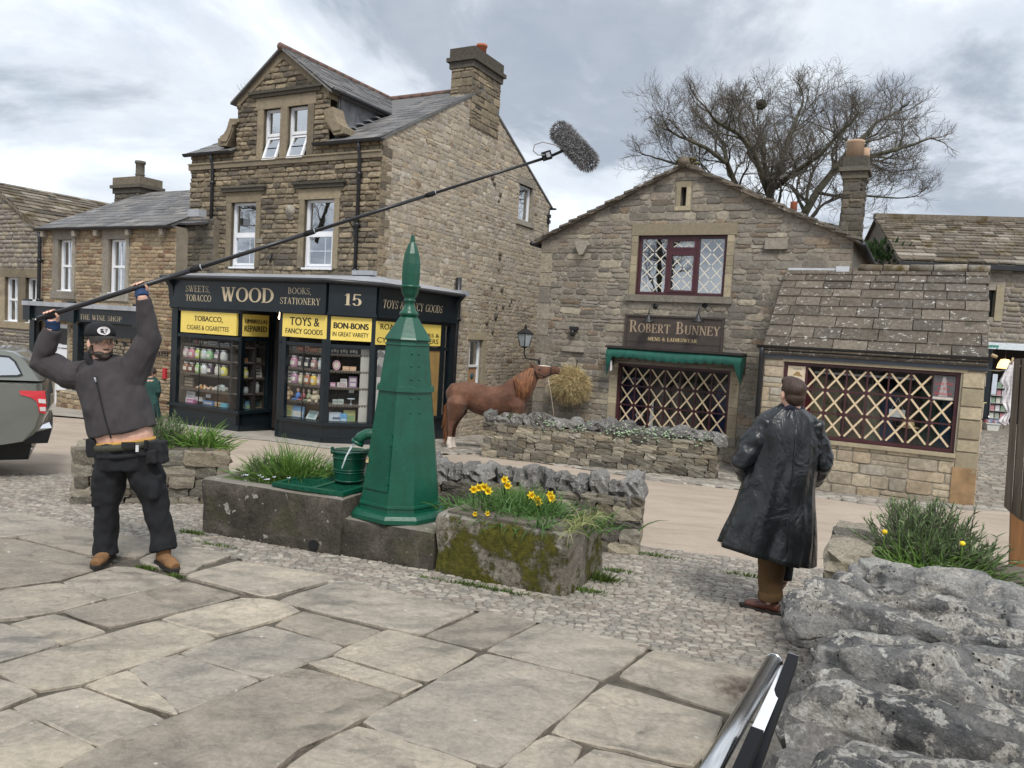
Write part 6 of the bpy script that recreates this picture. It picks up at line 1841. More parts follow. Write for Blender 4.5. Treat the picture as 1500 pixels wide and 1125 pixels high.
p = tag(b.build('hat_poster',gm((.62,.52,.38))),'cream poster with a brown helmet at the left end of the taped window','poster')
q = [(s0+W1*.25,hT-hC*.42),(s0+W1*.8,hT-hC*.45),(s0+W1*.66,hT-hC*.35),(s0+W1*.6,hT-hC*.25),(s0+W1*.45,hT-hC*.24),(s0+W1*.36,hT-hC*.33)]
b = MB(); b.add([EX.p(a,c,-.0565) for a,c in q],[list(range(6))]); b.build('printed_helmet',gm((.30,.20,.08)),p)
letter(EX,'KEEP',(s0+W1*.3,hT-hC*.16,s0+W1*.72,hT-hC*.10),-.058,M_INK,p,sans=True)
b = MB(); s1 = we[2] - .07; b.fbox(EX,s1-W1*.95,s1,hT-hC,hT,-.064,-.058)
p = tag(b.build('dark_poster',gm((.10,.095,.10))),'dark poster with red script at the right end of the taped window','poster')
q = [(s1-W1*.7,hT-hC*.85),(s1-W1*.3,hT-hC*.85),(s1-W1*.42,hT-hC*.05),(s1-W1*.55,hT-hC*.05)]
b = MB(); b.add([EX.p(a,c,-.0572) for a,c in q],[(0,1,2,3)]); b.build('printed_beam',gm((.36,.32,.32)),p)
for k, tx in enumerate(('Look Out','in the','Blackout')): letter(EX,tx,(s1-W1*(.86-.12*(k==1)),hT-hC*(.38+.2*k),s1-W1*(.1+.15*(k==1)),hT-hC*(.25+.2*k)),-.0565,gm((.5,.06,.08)),p,sans=True)
b = MB(); b.add([EX.p(s1-W1*.93,hT-hC*.97,-.0572),EX.p(s1-W1*.05,hT-hC*.97,-.0572),EX.p(s1-W1*.05,hT-hC*.87,-.0572),EX.p(s1-W1*.93,hT-hC*.87,-.0572)],[(0,1,2,3)]); b.build('printed_strip',gm((.55,.5,.45)),p)
s, h = EX.px(*e4(870,528),-.2)
b = MB(); b.fbox(EX,s-.13,s+.13,h-.07,h+.07,-.205,-.2); nt = tag(b.build('hanging_notice',gm((.66,.66,.64))),'small white notice hanging on a cord in the taped extension window','notice')
b = MB(); b.tube([EX.p(s-.1,h+.07,-.2),EX.p(s,h+.28,-.2),EX.p(s+.1,h+.07,-.2)],.004,4); b.build('cord',M_CLOTH,nt)
s, h = EX.px(*e4(950,620),-.35)
b = MB(); O = EX.p(s,0,-.35); b.lathe([(.19,h-.03),(.195,h-.02),(.11,h),(.10,h+.1),(.08,h+.12)],O,20); b.lathe([(.112,h),(.104,h+.03)],O,20,1)
tag(link('straw_hat',b.mesh('straw_hat',[gm((.5,.38,.2)),gm((.12,.06,.03))])),'straw boater hat with a dark band in the taped extension window','hat')
for k, (t,c,H,w_,n) in enumerate([(.10,(.16,.012,.02),1.0,.44,'dark red cardigan'),(.20,(.20,.18,.11),.95,.42,'olive green coat'),(.30,(.17,.15,.09),.9,.42,'khaki overcoat'),(.42,(.10,.07,.05),1.0,.40,'brown jacket'),(.52,(.16,.15,.11),.85,.4,'checked grey shirt'),(.63,(.04,.06,.10),.8,.42,'navy jumper'),(.75,(.05,.04,.035),.75,.4,'dark brown waistcoat'),(.86,(.04,.07,.05),.9,.4,'bottle green jumper'),(.95,(.03,.08,.13),.7,.36,'teal blue shirt')]):
 garment(EX,we[0]+(we[2]-we[0])*t,we[1]+.02,w_,(we[3]-we[1])*.88*H,c,'%s hanging inside the extension window, %s from the left' % (n,ordinal(k)),-.6-.04*(k % 3),5,k+20)
b = MB(); b.fbox(EX,we[0]+.5,we[2]-.7,we[3]-.2,we[3]-.16,-.5,-.46); b.build('white_rail',gm((.6,.6,.6)),EXT)
# ----- wine shop cottage, left
def w6(x,y): return (x/5,260+y/5)
def w7(x,y): return (40+x/6.25,440+y/6.25)
WI = WF.shift(.55)
iL = WI.px(62,400)[0]; iR = WI.px(258,370)[0]; iE = WI.px(160,334)[1]
CW = WI.p(iL,0)
COT = thing('wine_shop','low brown stone cottage with white sash windows over a black wine shop front','shop',(CW.x,CW.y,gz(CW.x,CW.y)))
wi = [rect(WI,w6(430,458),w6(525,838)),rect(WI,w6(800,452),w6(915,850))]
hh0, hh1 = WI.px(*w6(500,835))[1], WI.px(*w6(500,455))[1]
wi = [(r[0],hh0,r[2],hh1) for r in wi]
door = (WI.px(*w7(232,600))[0],-1.3,WI.px(*w7(360,600))[0],WI.px(*w7(290,215))[1])
IB = -1.35
iM = WI.px(290,360)[0]
b = MB(); wall_face(b,WI,[(iL,IB),(iR,IB),(iR,iE),(iL,iE)],wi+[door],depth=.3,ends=False)
b.add([WI.p(iR,IB,0),WI.p(iR,IB,-.6),WI.p(iR,iE,-.6),WI.p(iR,iE,0)],[(0,1,2,3)])
b.add([WI.p(iL,IB,0),WI.p(iL,IB,-6),WI.p(iL,iE+1,-3),WI.p(iL,iE,0)],[(3,2,1,0)])
wa = b.build('front_wall',M_MORTAR_E,COT)
hol = [(r[0]-.26,r[1]-.2,r[2]+.16,r[3]+.3) for r in wi] + [(door[0]-.1,-2,door[2]+.1,door[3]),(door[2],WI.px(*w7(600,200))[1],WI.px(*w7(1030,300))[0],WI.px(*w7(600,60))[1])]
lay(WI,coursed([(iL,IB),(iR,IB),(iR,iE),(iL,iE)],hol,(.07,.12),(.16,.42),.012,.006,101),M_WINE,wa,60,.016,102)
LK = WI.shift(-.35)
b = MB(); k0, k1 = LK.px(256,370)[0], LK.px(300,370)[0]; b.fbox(LK,k0-.2,k1+.3,IB,LK.px(280,322)[1],-.3,0); lw = b.build('link_wall',M_MORTAR_W,COT)
lay(LK,coursed([(k0,1),(k1+.3,1),(k1+.3,LK.px(280,322)[1]),(k0,LK.px(280,322)[1])],[],(.1,.2),(.2,.4),.014,.01,103),M_SOOT,lw,0,.02,104)
for r in wi:
 b = MB(); s0, h0, s1, h1 = r
 b.fbox(WI,s0-.24,s0,h0,h1,-.12,.02); b.fbox(WI,s1,s1+.14,h0,h1,-.12,.02)
 b.fbox(WI,s0-.25,s1+.15,h1,h1+.28,-.12,.025); b.fbox(WI,s0-.28,s1+.18,h0-.2,h0,-.12,.05)
 b.build('window_surround',M_DRESS_G,COT)
def sash(F,r,parent,curtain=False):
 s0, h0, s1, h1 = r; hm = (h0+h1) / 2; sm = (s0+s1) / 2
 b = MB(); bar_frame(b,F,r,.06,-.17,-.09); b.fbox(F,s0+.06,s1-.06,hm-.03,hm+.03,-.16,-.10)
 b.fbox(F,sm-.012,sm+.012,h0+.06,hm-.03,-.15,-.115); b.fbox(F,sm-.012,sm+.012,hm+.03,h1-.06,-.15,-.115)
 b.fbox(F,s0-.02,s1+.02,h0-.03,h0+.02,-.1,.02)
 w = b.build('window',M_WHITE,parent)
 pane(F,(s0+.06,h0+.06,s1-.06,h1-.06),-.13,M_GLASS_UP if not curtain else M_GLASS_SHOP,w)
 b = MB(); b.fbox(F,s0-.2,s1+.2,h0-.2,h1+.2,-1.2,-1.15); b.build('room_wall',M_INT,w)
 if curtain:
  b = MB(); n = 18
  vs = []
  for i in range(n+1):
   s = s0 + .05 + (s1-s0-.1) * i / n; o = -.28 + .025 * math.sin(i*2.1)
   vs += [F.p(s,h0,o),F.p(s,h1,o)]
  b.add(vs,[(2*i,2*i+2,2*i+3,2*i+1) for i in range(n)],0,True); b.build('net_curtain',M_CURTAIN,w)
for r in wi: sash(WI,r,COT)
iRd = WI.shift(-3).px(200,292)[1] + .2
g0, g1 = iL - .12, WF.px(281,300)[0]
b = MB(); roof_slab(b,WI,g0,g1,iE-.02,.16,iRd,-3.2,.05); roof_slab(b,WI,g0,g1,iE-.02,-6.4,iRd,-3.2,.05)
ro = b.build('roof',M_SLATE,COT)
b = MB(); roof_slab(b,LK,k0-.1,k1+.12,LK.px(275,328)[1],.15,iRd,-2.8,.05); b.build('link_roof',M_SLATE,COT)
slates(WI,g0,g1,iE,.18,iRd+.03,-3.2,15,.34,M_SLATE,ro,0,105,.016)
b = MB(); s, h = WI.px(*w6(1440,275)); b.fbox(WI,s-.18,s+.22,h-.05,h+.12,-.1,.12); b.build('lead_flashing',M_LEAD,COT)
gutter('gutter',WI,g0,iR+.1,iE-.0,.16,COT,r=.06)
for x in (345,575,735,968,1215):
 s = WI.px(*w6(x,395))[0]; b = MB(); b.fbox(WI,s-.06,s+.06,iE-.22,iE-.07,0,.16); b.build('gutter_corbel',M_DRESS_G,COT)
s = iL + .02
downpipe(WI,[(s,iE-.08,.14),(s,iE-.3,.1),(s,-1.3,.1)],COT,.1,.05,collars=[(s,3.0),(s,1.9),(s,.6)])
def chx(s0,s1): return chim(WI.shift(-2.9),s0,s1,-.7,0,iRd-.6,WI.shift(-2.9).px(188,283)[1],COT,M_SOOT,111)
C3 = WI.shift(-2.9); st = chx(C3.px(168,290)[0],C3.px(205,290)[0])
b = MB(); zt = C3.px(190,276)[1] + .3; b.lathe([(.16,zt),(.13,zt+.15),(.15,zt+.17),(.13,zt+.2),(.13,zt+.5),(.16,zt+.52),(.16,zt+.6),(.1,zt+.6),(.09,zt+.2)],C3.p(C3.px(192,275)[0],0,-.3),14); b.build('chimney_pot',M_SOOT,st)
f0, f1 = WI.px(*w7(105,120))[0], WI.px(*w7(1040,200),.3)[0]
fh0, fh1 = WI.px(*w7(650,205),.3)[1], WI.px(*w7(650,80),.3)[1]
SH = thing('shop_fascia','black wine shop front with raised gilt lettering behind the boom operator','shop front',WI.p((f0+f1)/2,gz(CW.x,CW.y),.2))
b = MB(); b.fbox(WI,f0,f1,fh0,fh1,0,.28); fb = b.build('fascia_board',M_NAVY,SH)
b = MB(); b.fbox(WI,f0-.1,f1+.1,fh1,fh1+.12,0,.42); b.build('cornice',M_LEAD,SH)
for s in (f0+.02,WI.px(*w7(410,120),.3)[0],f1-.1):
 b = MB(); b.fbox(WI,s-.16,s+.16,fh0-.05,fh1+.17,.28,.36); b.build('corbel',M_NAVY,SH)
 b = MB(); b.fbox(WI,s-.11,s+.11,IB,fh0-.05,0,.2); b.fbox(WI,s-.15,s+.15,IB,-.55,0,.26); b.build('pilaster',M_NAVY,SH)
letter(WI,'THE WINE SHOP',tl(WI,w7,[(482,126),(864,148),(862,192),(482,175)],.28),.28,M_CREAM,fb)
b = MB(); p1 = WI.px(*w7(410,120),.3)[0]; b.fbox(WI,p1+.1,f1-.2,IB,-.1,0,.12); b.build('stall_riser',M_NAVY,SH); b = MB(); b.fbox(WI,p1+.1,f1-.2,fh0-.35,fh0-.02,0,.1); b.build('window_frame',M_NAVY,SH)
pane(WI,(p1+.1,-.1,f1-.2,fh0-.35),.06,M_GLASS_SHOP,SH)
b = MB(); b.fbox(WI,p1+.1,f1-.2,-.1,fh0-.3,.005,.01); b.build('display_back',M_INT,SH)
b = MB(); b.fbox(WI,door[0],door[2],-1.1,door[3],-.16,-.1); bar_frame(b,WI,(door[0],-1.05,door[2],door[3]),.1,-.1,-.07)
b.fbox(WI,door[0]+.1,door[2]-.1,door[3]-.65,door[3]-.57,-.1,-.07); b.fbox(WI,door[0]+.1,door[2]-.1,-.15,-.02,-.1,-.08)
d_ = b.build('door',M_WHITE,COT)
b = MB(); b.fbox(WI,door[0]+.12,door[2]-.12,door[3]-.55,door[3]-.12,-.1,-.09); b.fbox(WI,door[0]+.25,door[2]-.12,.6,1.15,-.1,-.085); b.build('pane',M_BLACK,d_,kind='stuff')
b = MB(); s, h = WI.px(*w7(332,747)); b.fbox(WI,s-.1,s+.1,h-.035,h+.035,-.075,-.055); b.build('letter_slot',M_DARKWD,d_)
b = MB(); b.fbox(WI,door[0]-.3,door[2]+.3,IB,-1.06,-.1,.35); b.build('door_step',M_DRESS_G,COT)
s0, s1 = WI.px(*w7(400,900),.1)[0], WI.px(*w7(560,900),.1)[0]
pf = F_ = WI.shift(.5)
b = MB(); b.fbox(WI,s0,s1+.3,IB,WI.px(*w7(480,850),.5)[1],.05,.5); PL = b.build('stone_planter',M_MORTAR_E)
tag(PL,'small stone planter wall beside the wine shop pilaster','planter')
lay(pf,coursed([(s0,IB),(s1+.3,IB),(s1+.3,WI.px(*w7(480,850),.5)[1]),(s0,WI.px(*w7(480,850),.5)[1])],[],(.1,.16),(.2,.4),.014,.01,106),M_WINE,PL,30,.02,107)
t = thing('iron_rack','small black wrought iron rack fixed on the cottage wall above the woman','iron rack',WI.p(*WI.px(*w7(1200,480)),.05))
r = rect(WI,w7(1130,452),w7(1285,515),.05)
b = MB(); bar_frame(b,WI,r,.022,.04,.06)
for k in range(1,6): s = r[0] + (r[2]-r[0]) * k / 6; b.fbox(WI,s-.009,s+.009,r[1]+.03,r[3]-.03,.04,.06)
b.fbox(WI,r[0]-.14,r[0],r[3]-.03,r[3]-.01,.04,.06); b.fbox(WI,r[0]-.14,r[0]-.12,r[1]+.03,r[3],.0,.06)
b.build('bars',M_BLKIRON,t,kind='stuff')
# ----- grey house at the left edge
LH = WF.shift(-.2)
l0, l1 = LH.px(-180,400)[0], LH.px(61,400)[0]
LB = LH.p(l1,0); lE = LH.px(58,340)[1]; lA = LH.px(-4,276)
GH = thing('grey_house','grey rubble house with mossy stone roof and net-curtained sashes at the left','house',(LB.x,LB.y,gz(LB.x,LB.y)))
lw = [rect(LH,w6(40,730),w6(135,1058)),rect(LH,w6(192,735),w6(272,1065))]
v0, v1 = LH.px(*w6(150,1060))[1], LH.px(*w6(150,732))[1]
lw = [(r[0],v0,r[2],v1) for r in lw]
lw2 = [(LH.px(x,545)[0],-.5,LH.px(x+16,545)[0],LH.px(30,520)[1]) for x in (32,)]
hR = lA[1] - lE; apx = lA[0] - .2
reg = [(l0,-1.4),(l1,-1.4),(l1,lE),(apx,lA[1]+.1),(l0,lE)]
b = MB(); wall_face(b,LH,reg,lw+lw2,depth=.3,ends=False)
b.add([LH.p(l1,-1.4,0),LH.p(l1,-1.4,-8),LH.p(l1,lE,-8),LH.p(l1,lE,0)],[(0,1,2,3)])
w = b.build('gable_wall',M_MORTAR_B,GH)
lay(LH,coursed(reg,[(lw[0][0]-.3,v0-.25,lw[1][2]+.3,v1+.28),(lw2[0][0]-.4,-.6,l1,lw2[0][3]+.3)],(.1,.18),(.2,.5),.016,.02,121),M_GREY,w,60,.022,122,True)
b = MB()
for a, c in ((lw[0][0]-.28,lw[0][0]),(lw[0][2],lw[1][0]),(lw[1][2],lw[1][2]+.12)): b.fbox(LH,a,c,v0,v1,-.12,.03)
b.fbox(LH,lw[0][0]-.32,lw[1][2]+.14,v1,v1+.26,-.12,.035); b.fbox(LH,lw[0][0]-.34,lw[1][2]+.14,v0-.2,v0,-.12,.06)
b.fbox(LH,lw2[0][0]-1.5,l1-.05,lw2[0][3],lw2[0][3]+.28,-.1,.035)
b.build('window_surround',M_DRESS,GH)
for r in lw + lw2: sash(LH,r,GH,True)
b = MB(); sl_ = (lA[1]+.1-lE) / (l1-apx)
for s0, s1, h0, h1 in ((l1+.15,apx,lE-.15*sl_+.05,lA[1]+.16),(apx,l0,lA[1]+.16,lE)):
 P = [LH.p(s0,h0,.12),LH.p(s1,h1,.12),LH.p(s1,h1,-8),LH.p(s0,h0,-8)]; b.hexa([p-Vector((0,0,.06)) for p in P]+P)
r_ = b.build('roof',M_STSLATE_M,GH)
LF = Frame(LH.p(apx,0,0),62.0)
we_ = l1 + .15 - apx
slates(LF,-.12,8,lE-.15*sl_+.08,we_,lA[1]+.2,0,12,.42,M_STSLATE_M,r_,0,123,.035)
# ----- building at the right with the mossy stone roof
def r8(x,y): return (1300+x/3.309,300+y/3.309)
Q0 = atY(1327,383,22.6)
RF = Frame(Q0,-10.0)
rE = RF.px(1420,388)[1]; rR = RF.shift(-3).px(1420,324)[1]
RBB = thing('stone_barn','stone building with a mossy stone slate roof above a dark shop entrance','building',RF.p(2,-.3,0))
rs0, rs1 = -.1, 7.5
rw = rect(RF,r8(480,412),r8(515,545))
shop_h = RF.px(*r8(560,668))[1]
b = MB(); sx0 = RF.px(*r8(478,800))[0]
wall_face(b,RF,[(rs0,-1.2),(rs1,-1.2),(rs1,rE),(rs0,rE)],[rw,(sx0-.4,-1.2,rs1-.1,shop_h)],depth=.35,ends=True)
w = b.build('front_wall',M_MORTAR_B,RBB)
lay(RF,coursed([(rs0,-1.2),(rs1,-1.2),(rs1,rE),(rs0,rE)],[(rw[0]-.1,rw[1]-.15,rw[2]+.22,rw[3]+.2),(sx0-.5,-1.2,rs1,shop_h+.02)],(.1,.18),(.2,.5),.016,.02,131),M_GREY,w,60,.02,132,True)
b = MB(); b.fbox(RF,rw[2],rw[2]+.2,rw[1]-.1,rw[3]+.15,-.1,.03); b.fbox(RF,rw[0],rw[2],rw[1],rw[3],-.3,-.2); b.build('narrow_window',M_DRESS_B,RBB)
b = MB(); b.fbox(RF,rw[0],rw[2],rw[1],rw[3],-.19,-.17); b.build('pane',M_BLACK,RBB)
b = MB(); roof_slab(b,RF,rs0-.1,rs1,rE,.2,rR,-3,.06); roof_slab(b,RF,rs0-.1,rs1,rE,-6.2,rR,-3,.06)
ro = b.build('roof',M_STSLATE_M,RBB)
slates(RF,rs0-.12,rs1,rE+.03,.2,rR+.04,-3,16,.42,M_STSLATE_M,ro,0,133,.04)
b = MB(); b.fbox(RF,rs0-.1,rs1,rR,rR+.15,-3.15,-2.85); b.build('ridge_stones',M_STSLATE_M,ro)
b = MB(); b.fbox(RF,rs0-.15,rs1,rE-.14,rE,.12,.26); b.build('gutter',M_BLKIRON,RBB)
b = MB(); b.add([RF.p(rs0,-1,0),RF.p(rs0,-1,-6),RF.p(rs0,rE,-6),RF.p(rs0,rR,-3),RF.p(rs0,rE,0)],[(4,3,2,1,0)]); b.build('gable_wall',M_GREY,RBB)
ban = rect(RF,r8(483,668),r8(760,712),.15)
b = MB(); b.fbox(RF,ban[0],rs1,ban[1],ban[3],.02,.15); SB = tag(b.build('shop_banner',gm((.62,.68,.72))),'pale blue banner with green script over the dark shop entrance','banner')
letter(RF,'unny',tl(RF,r8,[(490,678),(540,682),(540,700),(490,697)],.15),.15,gm((.02,.22,.16)),SB,sans=True,bold=.01)
zb = alley_z(9.6) + .02
b = MB(); b.fbox(RF,sx0-.45,rs1,-1.2,shop_h,-2.2,-2.1); b.fbox(RF,sx0-.5,sx0-.4,-1.2,shop_h,-2.1,-.3); b.build('shop_interior',M_INT,RBB)
b = MB(); dx0, dx1 = RF.px(*r8(455,900))[0], RF.px(*r8(505,900))[0]; b.fbox(RF,dx0,dx1,zb,shop_h-.12,-.2,-.12); d_ = b.build('door',M_NAVY,RBB)
b = MB(); s, h = RF.px(*r8(465,960)); b.tube([RF.p(s,h,-.12),RF.p(s,h,-.06),RF.p(s+.1,h,-.06)],.02,6); b.build('handle',M_GOLD2,d_)
M_LAMP = NT('warm_lamp'); M_LAMP.set(color=(1,.7,.35)); M_LAMP.b.inputs['Emission Color'].default_value = (1,.62,.25,1); M_LAMP.b.inputs['Emission Strength'].default_value = 1.6
s, h = RF.px(*r8(568,772),-.6)
b = MB(); O = RF.p(s,0,-.6); b.lathe([(.2,h-.13),(.17,h),(.11,h+.13),(.03,h+.15)],O,14); LMP = tag(b.build('pendant_lamp',M_LAMP.mat),'glowing amber pendant lamp inside the dark right-hand shop','lamp')
b = MB(); b.tube([RF.p(s,h+.14,-.6),RF.p(s,shop_h,-.6)],.01,5); b.build('flex',M_BLKIRON,LMP)
t = thing('magazine_rack','wire rack of cards and magazines standing in the right-hand shop doorway','rack',RF.p(RF.px(*r8(540,1000))[0],zb,-.3))
r = rect(RF,r8(508,850),r8(566,1040),-.3)
b = MB()
for s in (r[0],r[2]): b.tube([RF.p(s,zb,-.3),RF.p(s,r[3],-.3)],.015,6)
b.build('rack_frame',M_STEEL,t)
for k in range(5):
 h = r[1] + (r[3]-r[1]) * k / 5
 b = MB(); b.fbox(RF,r[0],r[2],h,h+.02,-.4,-.24); b.build('shelf',M_STEEL,t)
 for j in range(3):
  b = MB(); s = r[0] + (r[2]-r[0]) * (j+.1) / 3; b.fbox(RF,s,s+(r[2]-r[0])*.27,h+.02,h+(r[3]-r[1])*.16,-.32,-.30); b.build('card',gm([(.5,.5,.45),(.30,.33,.28),(.42,.2,.22),(.55,.55,.55),(.2,.28,.2)][(k*2+j) % 5]),t)
r = rect(RF,r8(512,820),r8(526,918),-.1); b = MB(); b.fbox(RF,r[0],r[2],r[1],r[3],-.11,-.1); tag(b.build('notice_strip',gm((.55,.6,.68))),'tall pale notice strip hanging beside the card rack','notice')
r = rect(RF,r8(467,1045),r8(528,1090),.1)
t = thing('goods_box','white plastic box of packets on the setts at the shop doorway','box',RF.p((r[0]+r[2])/2,zb,.1))
b = MB(); hz = r[3] - r[1]
P = [RF.p(r[0]+.04,zb,.3),RF.p(r[2]-.04,zb,.3),RF.p(r[2]-.04,zb,0),RF.p(r[0]+.04,zb,0),RF.p(r[0],zb+hz,.33),RF.p(r[2],zb+hz,.33),RF.p(r[2],zb+hz,-.03),RF.p(r[0],zb+hz,-.03)]
b.hexa(P); b.fbox(RF,r[0]-.02,r[2]+.02,zb+hz-.03,zb+hz,-.05,.35); b.build('box_body',gm((.62,.62,.58)),t)
for k in range(6):
 b = MB(); s = r[0] + (r[2]-r[0]) * (k+.5) / 6; b.fbox(RF,s-.04,s+.035,zb+hz,zb+hz+.06+.02*(k % 3),.05,.25); b.build('packet',gm([(.4,.12,.14),(.5,.45,.5),(.2,.25,.4)][k % 3]),t)
# ----- dry stone walls
def rock_mesh(seed,m,cuts=2,sq=.45,amp=.16,freq=1.6,name='stone',smooth=True):
 bm = bmesh.new(); bmesh.ops.create_cube(bm,size=2.0)
 bmesh.ops.subdivide_edges(bm,edges=bm.edges[:],cuts=cuts,use_grid_fill=True)
 off = Vector((seed*7.3,seed*3.1,seed*1.7))
 for v in bm.verts:
  c = v.co.copy(); s = c.normalized()
  c = c * (1-sq) + s * sq * 1.25
  c += s * amp * mnoise.noise(c*freq+off) + s * amp * .45 * mnoise.noise(c*freq*2.7+off)
  v.co = c * .5
 me = bpy.data.meshes.new(name); bm.to_mesh(me); bm.free()
 for p in me.polygons: p.use_smooth = smooth
 me.materials.append(m)
 return me
DRY = [rock_mesh(k,M_DRY,2,.20,.30,2.1,smooth=False) for k in range(12)]
COPE = [rock_mesh(k+30,M_COPE,3,.42,.5,1.8,'cope_stone',False) for k in range(10)]
def place(me,P,u,n,size,rot,parent,name):
 M = Matrix((u,n,Vector((0,0,1)))).transposed().to_4x4()
 M = Matrix.Translation(P) @ M @ Matrix.Rotation(rot[1],4,'Y') @ Matrix.Rotation(rot[0],4,'X') @ Matrix.Rotation(rot[2],4,'Z') @ Matrix.Diagonal((*size,1))
 return link(name,me,parent,M=M)
def drystone(name,label,A,B,H,T,cope,seed,ch=(.06,.13),cw=(.14,.36),ends=(True,True),copes=(.14,.26),back=False):
 """A->B front base line on the ground, thickness T behind it"""
 r = random.Random(seed)
 A, B = Vector((A.x,A.y,0)), Vector((B.x,B.y,0)); u = (B-A).normalized(); L = (B-A).length
 n = Vector((u.y,-u.x,0))
 t = thing(name,label,'wall' if 'plant' not in name else 'planter',(*(A+u*L/2).xy,gz(*(A+u*L/2).xy)))
 G = lambda s, d=0: gz((A+u*s-n*d).x,(A+u*s-n*d).y)
 b = MB()
 c = [(.06,.05),(L-.06,.05),(L-.06,T-.05),(.06,T-.05)]
 b.hexa([A+u*s-n*d+Vector((0,0,G(s,d)-.1)) for s,d in c]+[A+u*s-n*d+Vector((0,0,G(s,d)+H-.03)) for s,d in c])
 b.build('hearting',M_CORE,t)
 z = -.04
 while z < H - .02:
  hh = min(r.uniform(*ch),H-z+.02)
  s = -r.uniform(0,.04)
  while s < L - .03:
   ww = r.uniform(*cw) * (.8+.5*r.random())
   if L - s - ww < .09: ww = L - s + r.uniform(0,.03)
   dp = r.uniform(.16,.24)
   sm = s + ww / 2
   P = A + u * sm - n * (dp/2-r.uniform(0,.035)) + Vector((0,0,G(sm)+z+hh/2))
   place(r.choice(DRY),P,u,-n,(ww*.985,dp,hh*1.02),(r.uniform(-.05,.05),r.uniform(-.07,.07),r.choice((0,math.pi))+r.uniform(-.06,.06)),t,'stone')
   s += ww
  for e_, s_ in ((0,.06),(1,L-.06)):
   if ends[e_]:
    d = .18
    while d < T - .05:
     ww = r.uniform(.14,.26); ww = min(ww,T-d)
     P = A + u * (s_+r.uniform(-.02,.02)) - n * (d+ww/2) + Vector((0,0,G(s_,d)+z+hh/2))
     place(r.choice(DRY),P,n,u,(ww*1.05,.2,hh*1.1),(r.uniform(-.06,.06),r.uniform(-.06,.06),0),t,'stone')
     d += ww
  if back:
   s = 0
   while s < L - .05:
    ww = r.uniform(.2,.4); ww = min(ww,L-s); sm = s + ww / 2
    place(r.choice(DRY),A+u*sm-n*(T-.08)+Vector((0,0,G(sm,T)+z+hh/2)),u,n,(ww,.2,hh*1.1),(0,0,0),t,'stone')
    s += ww
  z += hh * .93
 if cope:
  s = .0
  while s < L - .05:
   ww = r.uniform(*copes); ch_ = cope * r.uniform(.75,1.3)
   P = A + u * (s+ww/2) - n * (T*.48) + Vector((0,0,G(s+ww/2,T/2)+H+ch_*.40))
   place(r.choice(COPE),P,u,-n,(ww*.96,T*r.uniform(.8,1.02),ch_*1.12),(r.uniform(-.16,.16),r.uniform(-.38,.2),r.choice((0,math.pi))+r.uniform(-.3,.3)),t,'cope_stone')
   s += ww * .96
 return t, A, u, n, L
W_BACK = drystone('drystone_wall','low drystone wall with jagged cope stones before the clothes shop window',gnd(706,668),gnd(1046,703),.68,.42,.22,201,copes=(.16,.42))
W_MID = drystone('drystone_wall','low drystone wall with rounded grey cope stones behind the green pump',Vector((-1.85,7.95,0)),gnd(932,813),.55,.46,.19,202,ch=(.09,.17),cw=(.16,.36),copes=(.12,.21))
W_LP = drystone('stone_planter','low drystone planter of mossy blocks behind the boom operator',gnd(108,738),gnd(330,738),.56,1.1,0,203,ch=(.11,.19),cw=(.16,.42))
b = MB(); tt, A, u, n, L = W_LP
c = [(.12,.12),(L-.12,.12),(L-.12,1.0),(.12,1.0)]
b.hexa([A+u*s-n*d+Vector((0,0,gz(A.x,A.y)+.3)) for s,d in c]+[A+u*s-n*d+Vector((0,0,gz(A.x,A.y)+.56)) for s,d in c]); b.build('soil',M_EARTH,tt)
A_ = gnd(1243,852); rp = atY(1262,800,4.62)
W_RP = drystone('stone_planter','low drystone planter with a shrub beyond the big limestone wall',Vector((2.0,4.5,0)),Vector((3.3,3.85,0)),.66,1.15,0,204,ch=(.10,.18),cw=(.2,.4))
tt, A, u, n, L = W_RP
r = random.Random(9)
for side in (0,L):
 z = -.02
 while z < .62:
  hh = r.uniform(.1,.18); d = 0
  while d < 1.1:
   ww = r.uniform(.2,.42); P = A + u * (side+(.05 if side==0 else -.05)) - n * (d+ww/2) + Vector((0,0,gz((A-n*d).x,(A-n*d).y)+z+hh/2))
   place(r.choice(DRY),P,n,u,(ww,.26,hh*1.1),(0,r.uniform(-.05,.05),r.uniform(-.1,.1)),tt,'stone'); d += ww
  z += hh * .95
b = MB(); c = [(.15,.1),(L-.15,.1),(L-.15,1.05),(.15,1.05)]
b.hexa([A+u*s-n*d+Vector((0,0,gz(A.x,A.y)+.3)) for s,d in c]+[A+u*s-n*d+Vector((0,0,gz(A.x,A.y)+.63)) for s,d in c]); b.build('soil',M_EARTH,tt)
# ---- near wall: big lichened limestone blocks laid across the top
NB = Vector((.37,1.30,0)); NE = Vector((1.87,4.1,0)); nu = (NE-NB).normalized(); nn = Vector((nu.y,-nu.x,0))
NW = thing('limestone_wall','near wall topped with huge lichen-covered limestone blocks at the right','wall',(1.6,2.4,gz(1.6,2.4)))
b = MB(); L = (NE-NB).length
c = [(-.8,.12),(L,.12),(L,.95),(-.8,.95)]
def NP(s,d,z): p = NB + nu * s + nn * d; return Vector((p.x,p.y,gz(p.x,p.y)+z))
b.hexa([NP(s,d,-.1) for s,d in c]+[NP(s,d,.62) for s,d in c]); b.build('hearting',M_CORE,NW)
r = random.Random(12); z = -.03
while z < .70:
 hh = r.uniform(.11,.2); s = -.8
 while s < L:
  ww = r.uniform(.16,.36); place(r.choice(COPE),NP(s+ww/2,.15,z+hh/2),nu,nn,(ww,.26,hh*1.12),(r.uniform(-.06,.06),r.uniform(-.06,.06),0),NW,'stone'); s += ww
 z += hh * .95
d = .1
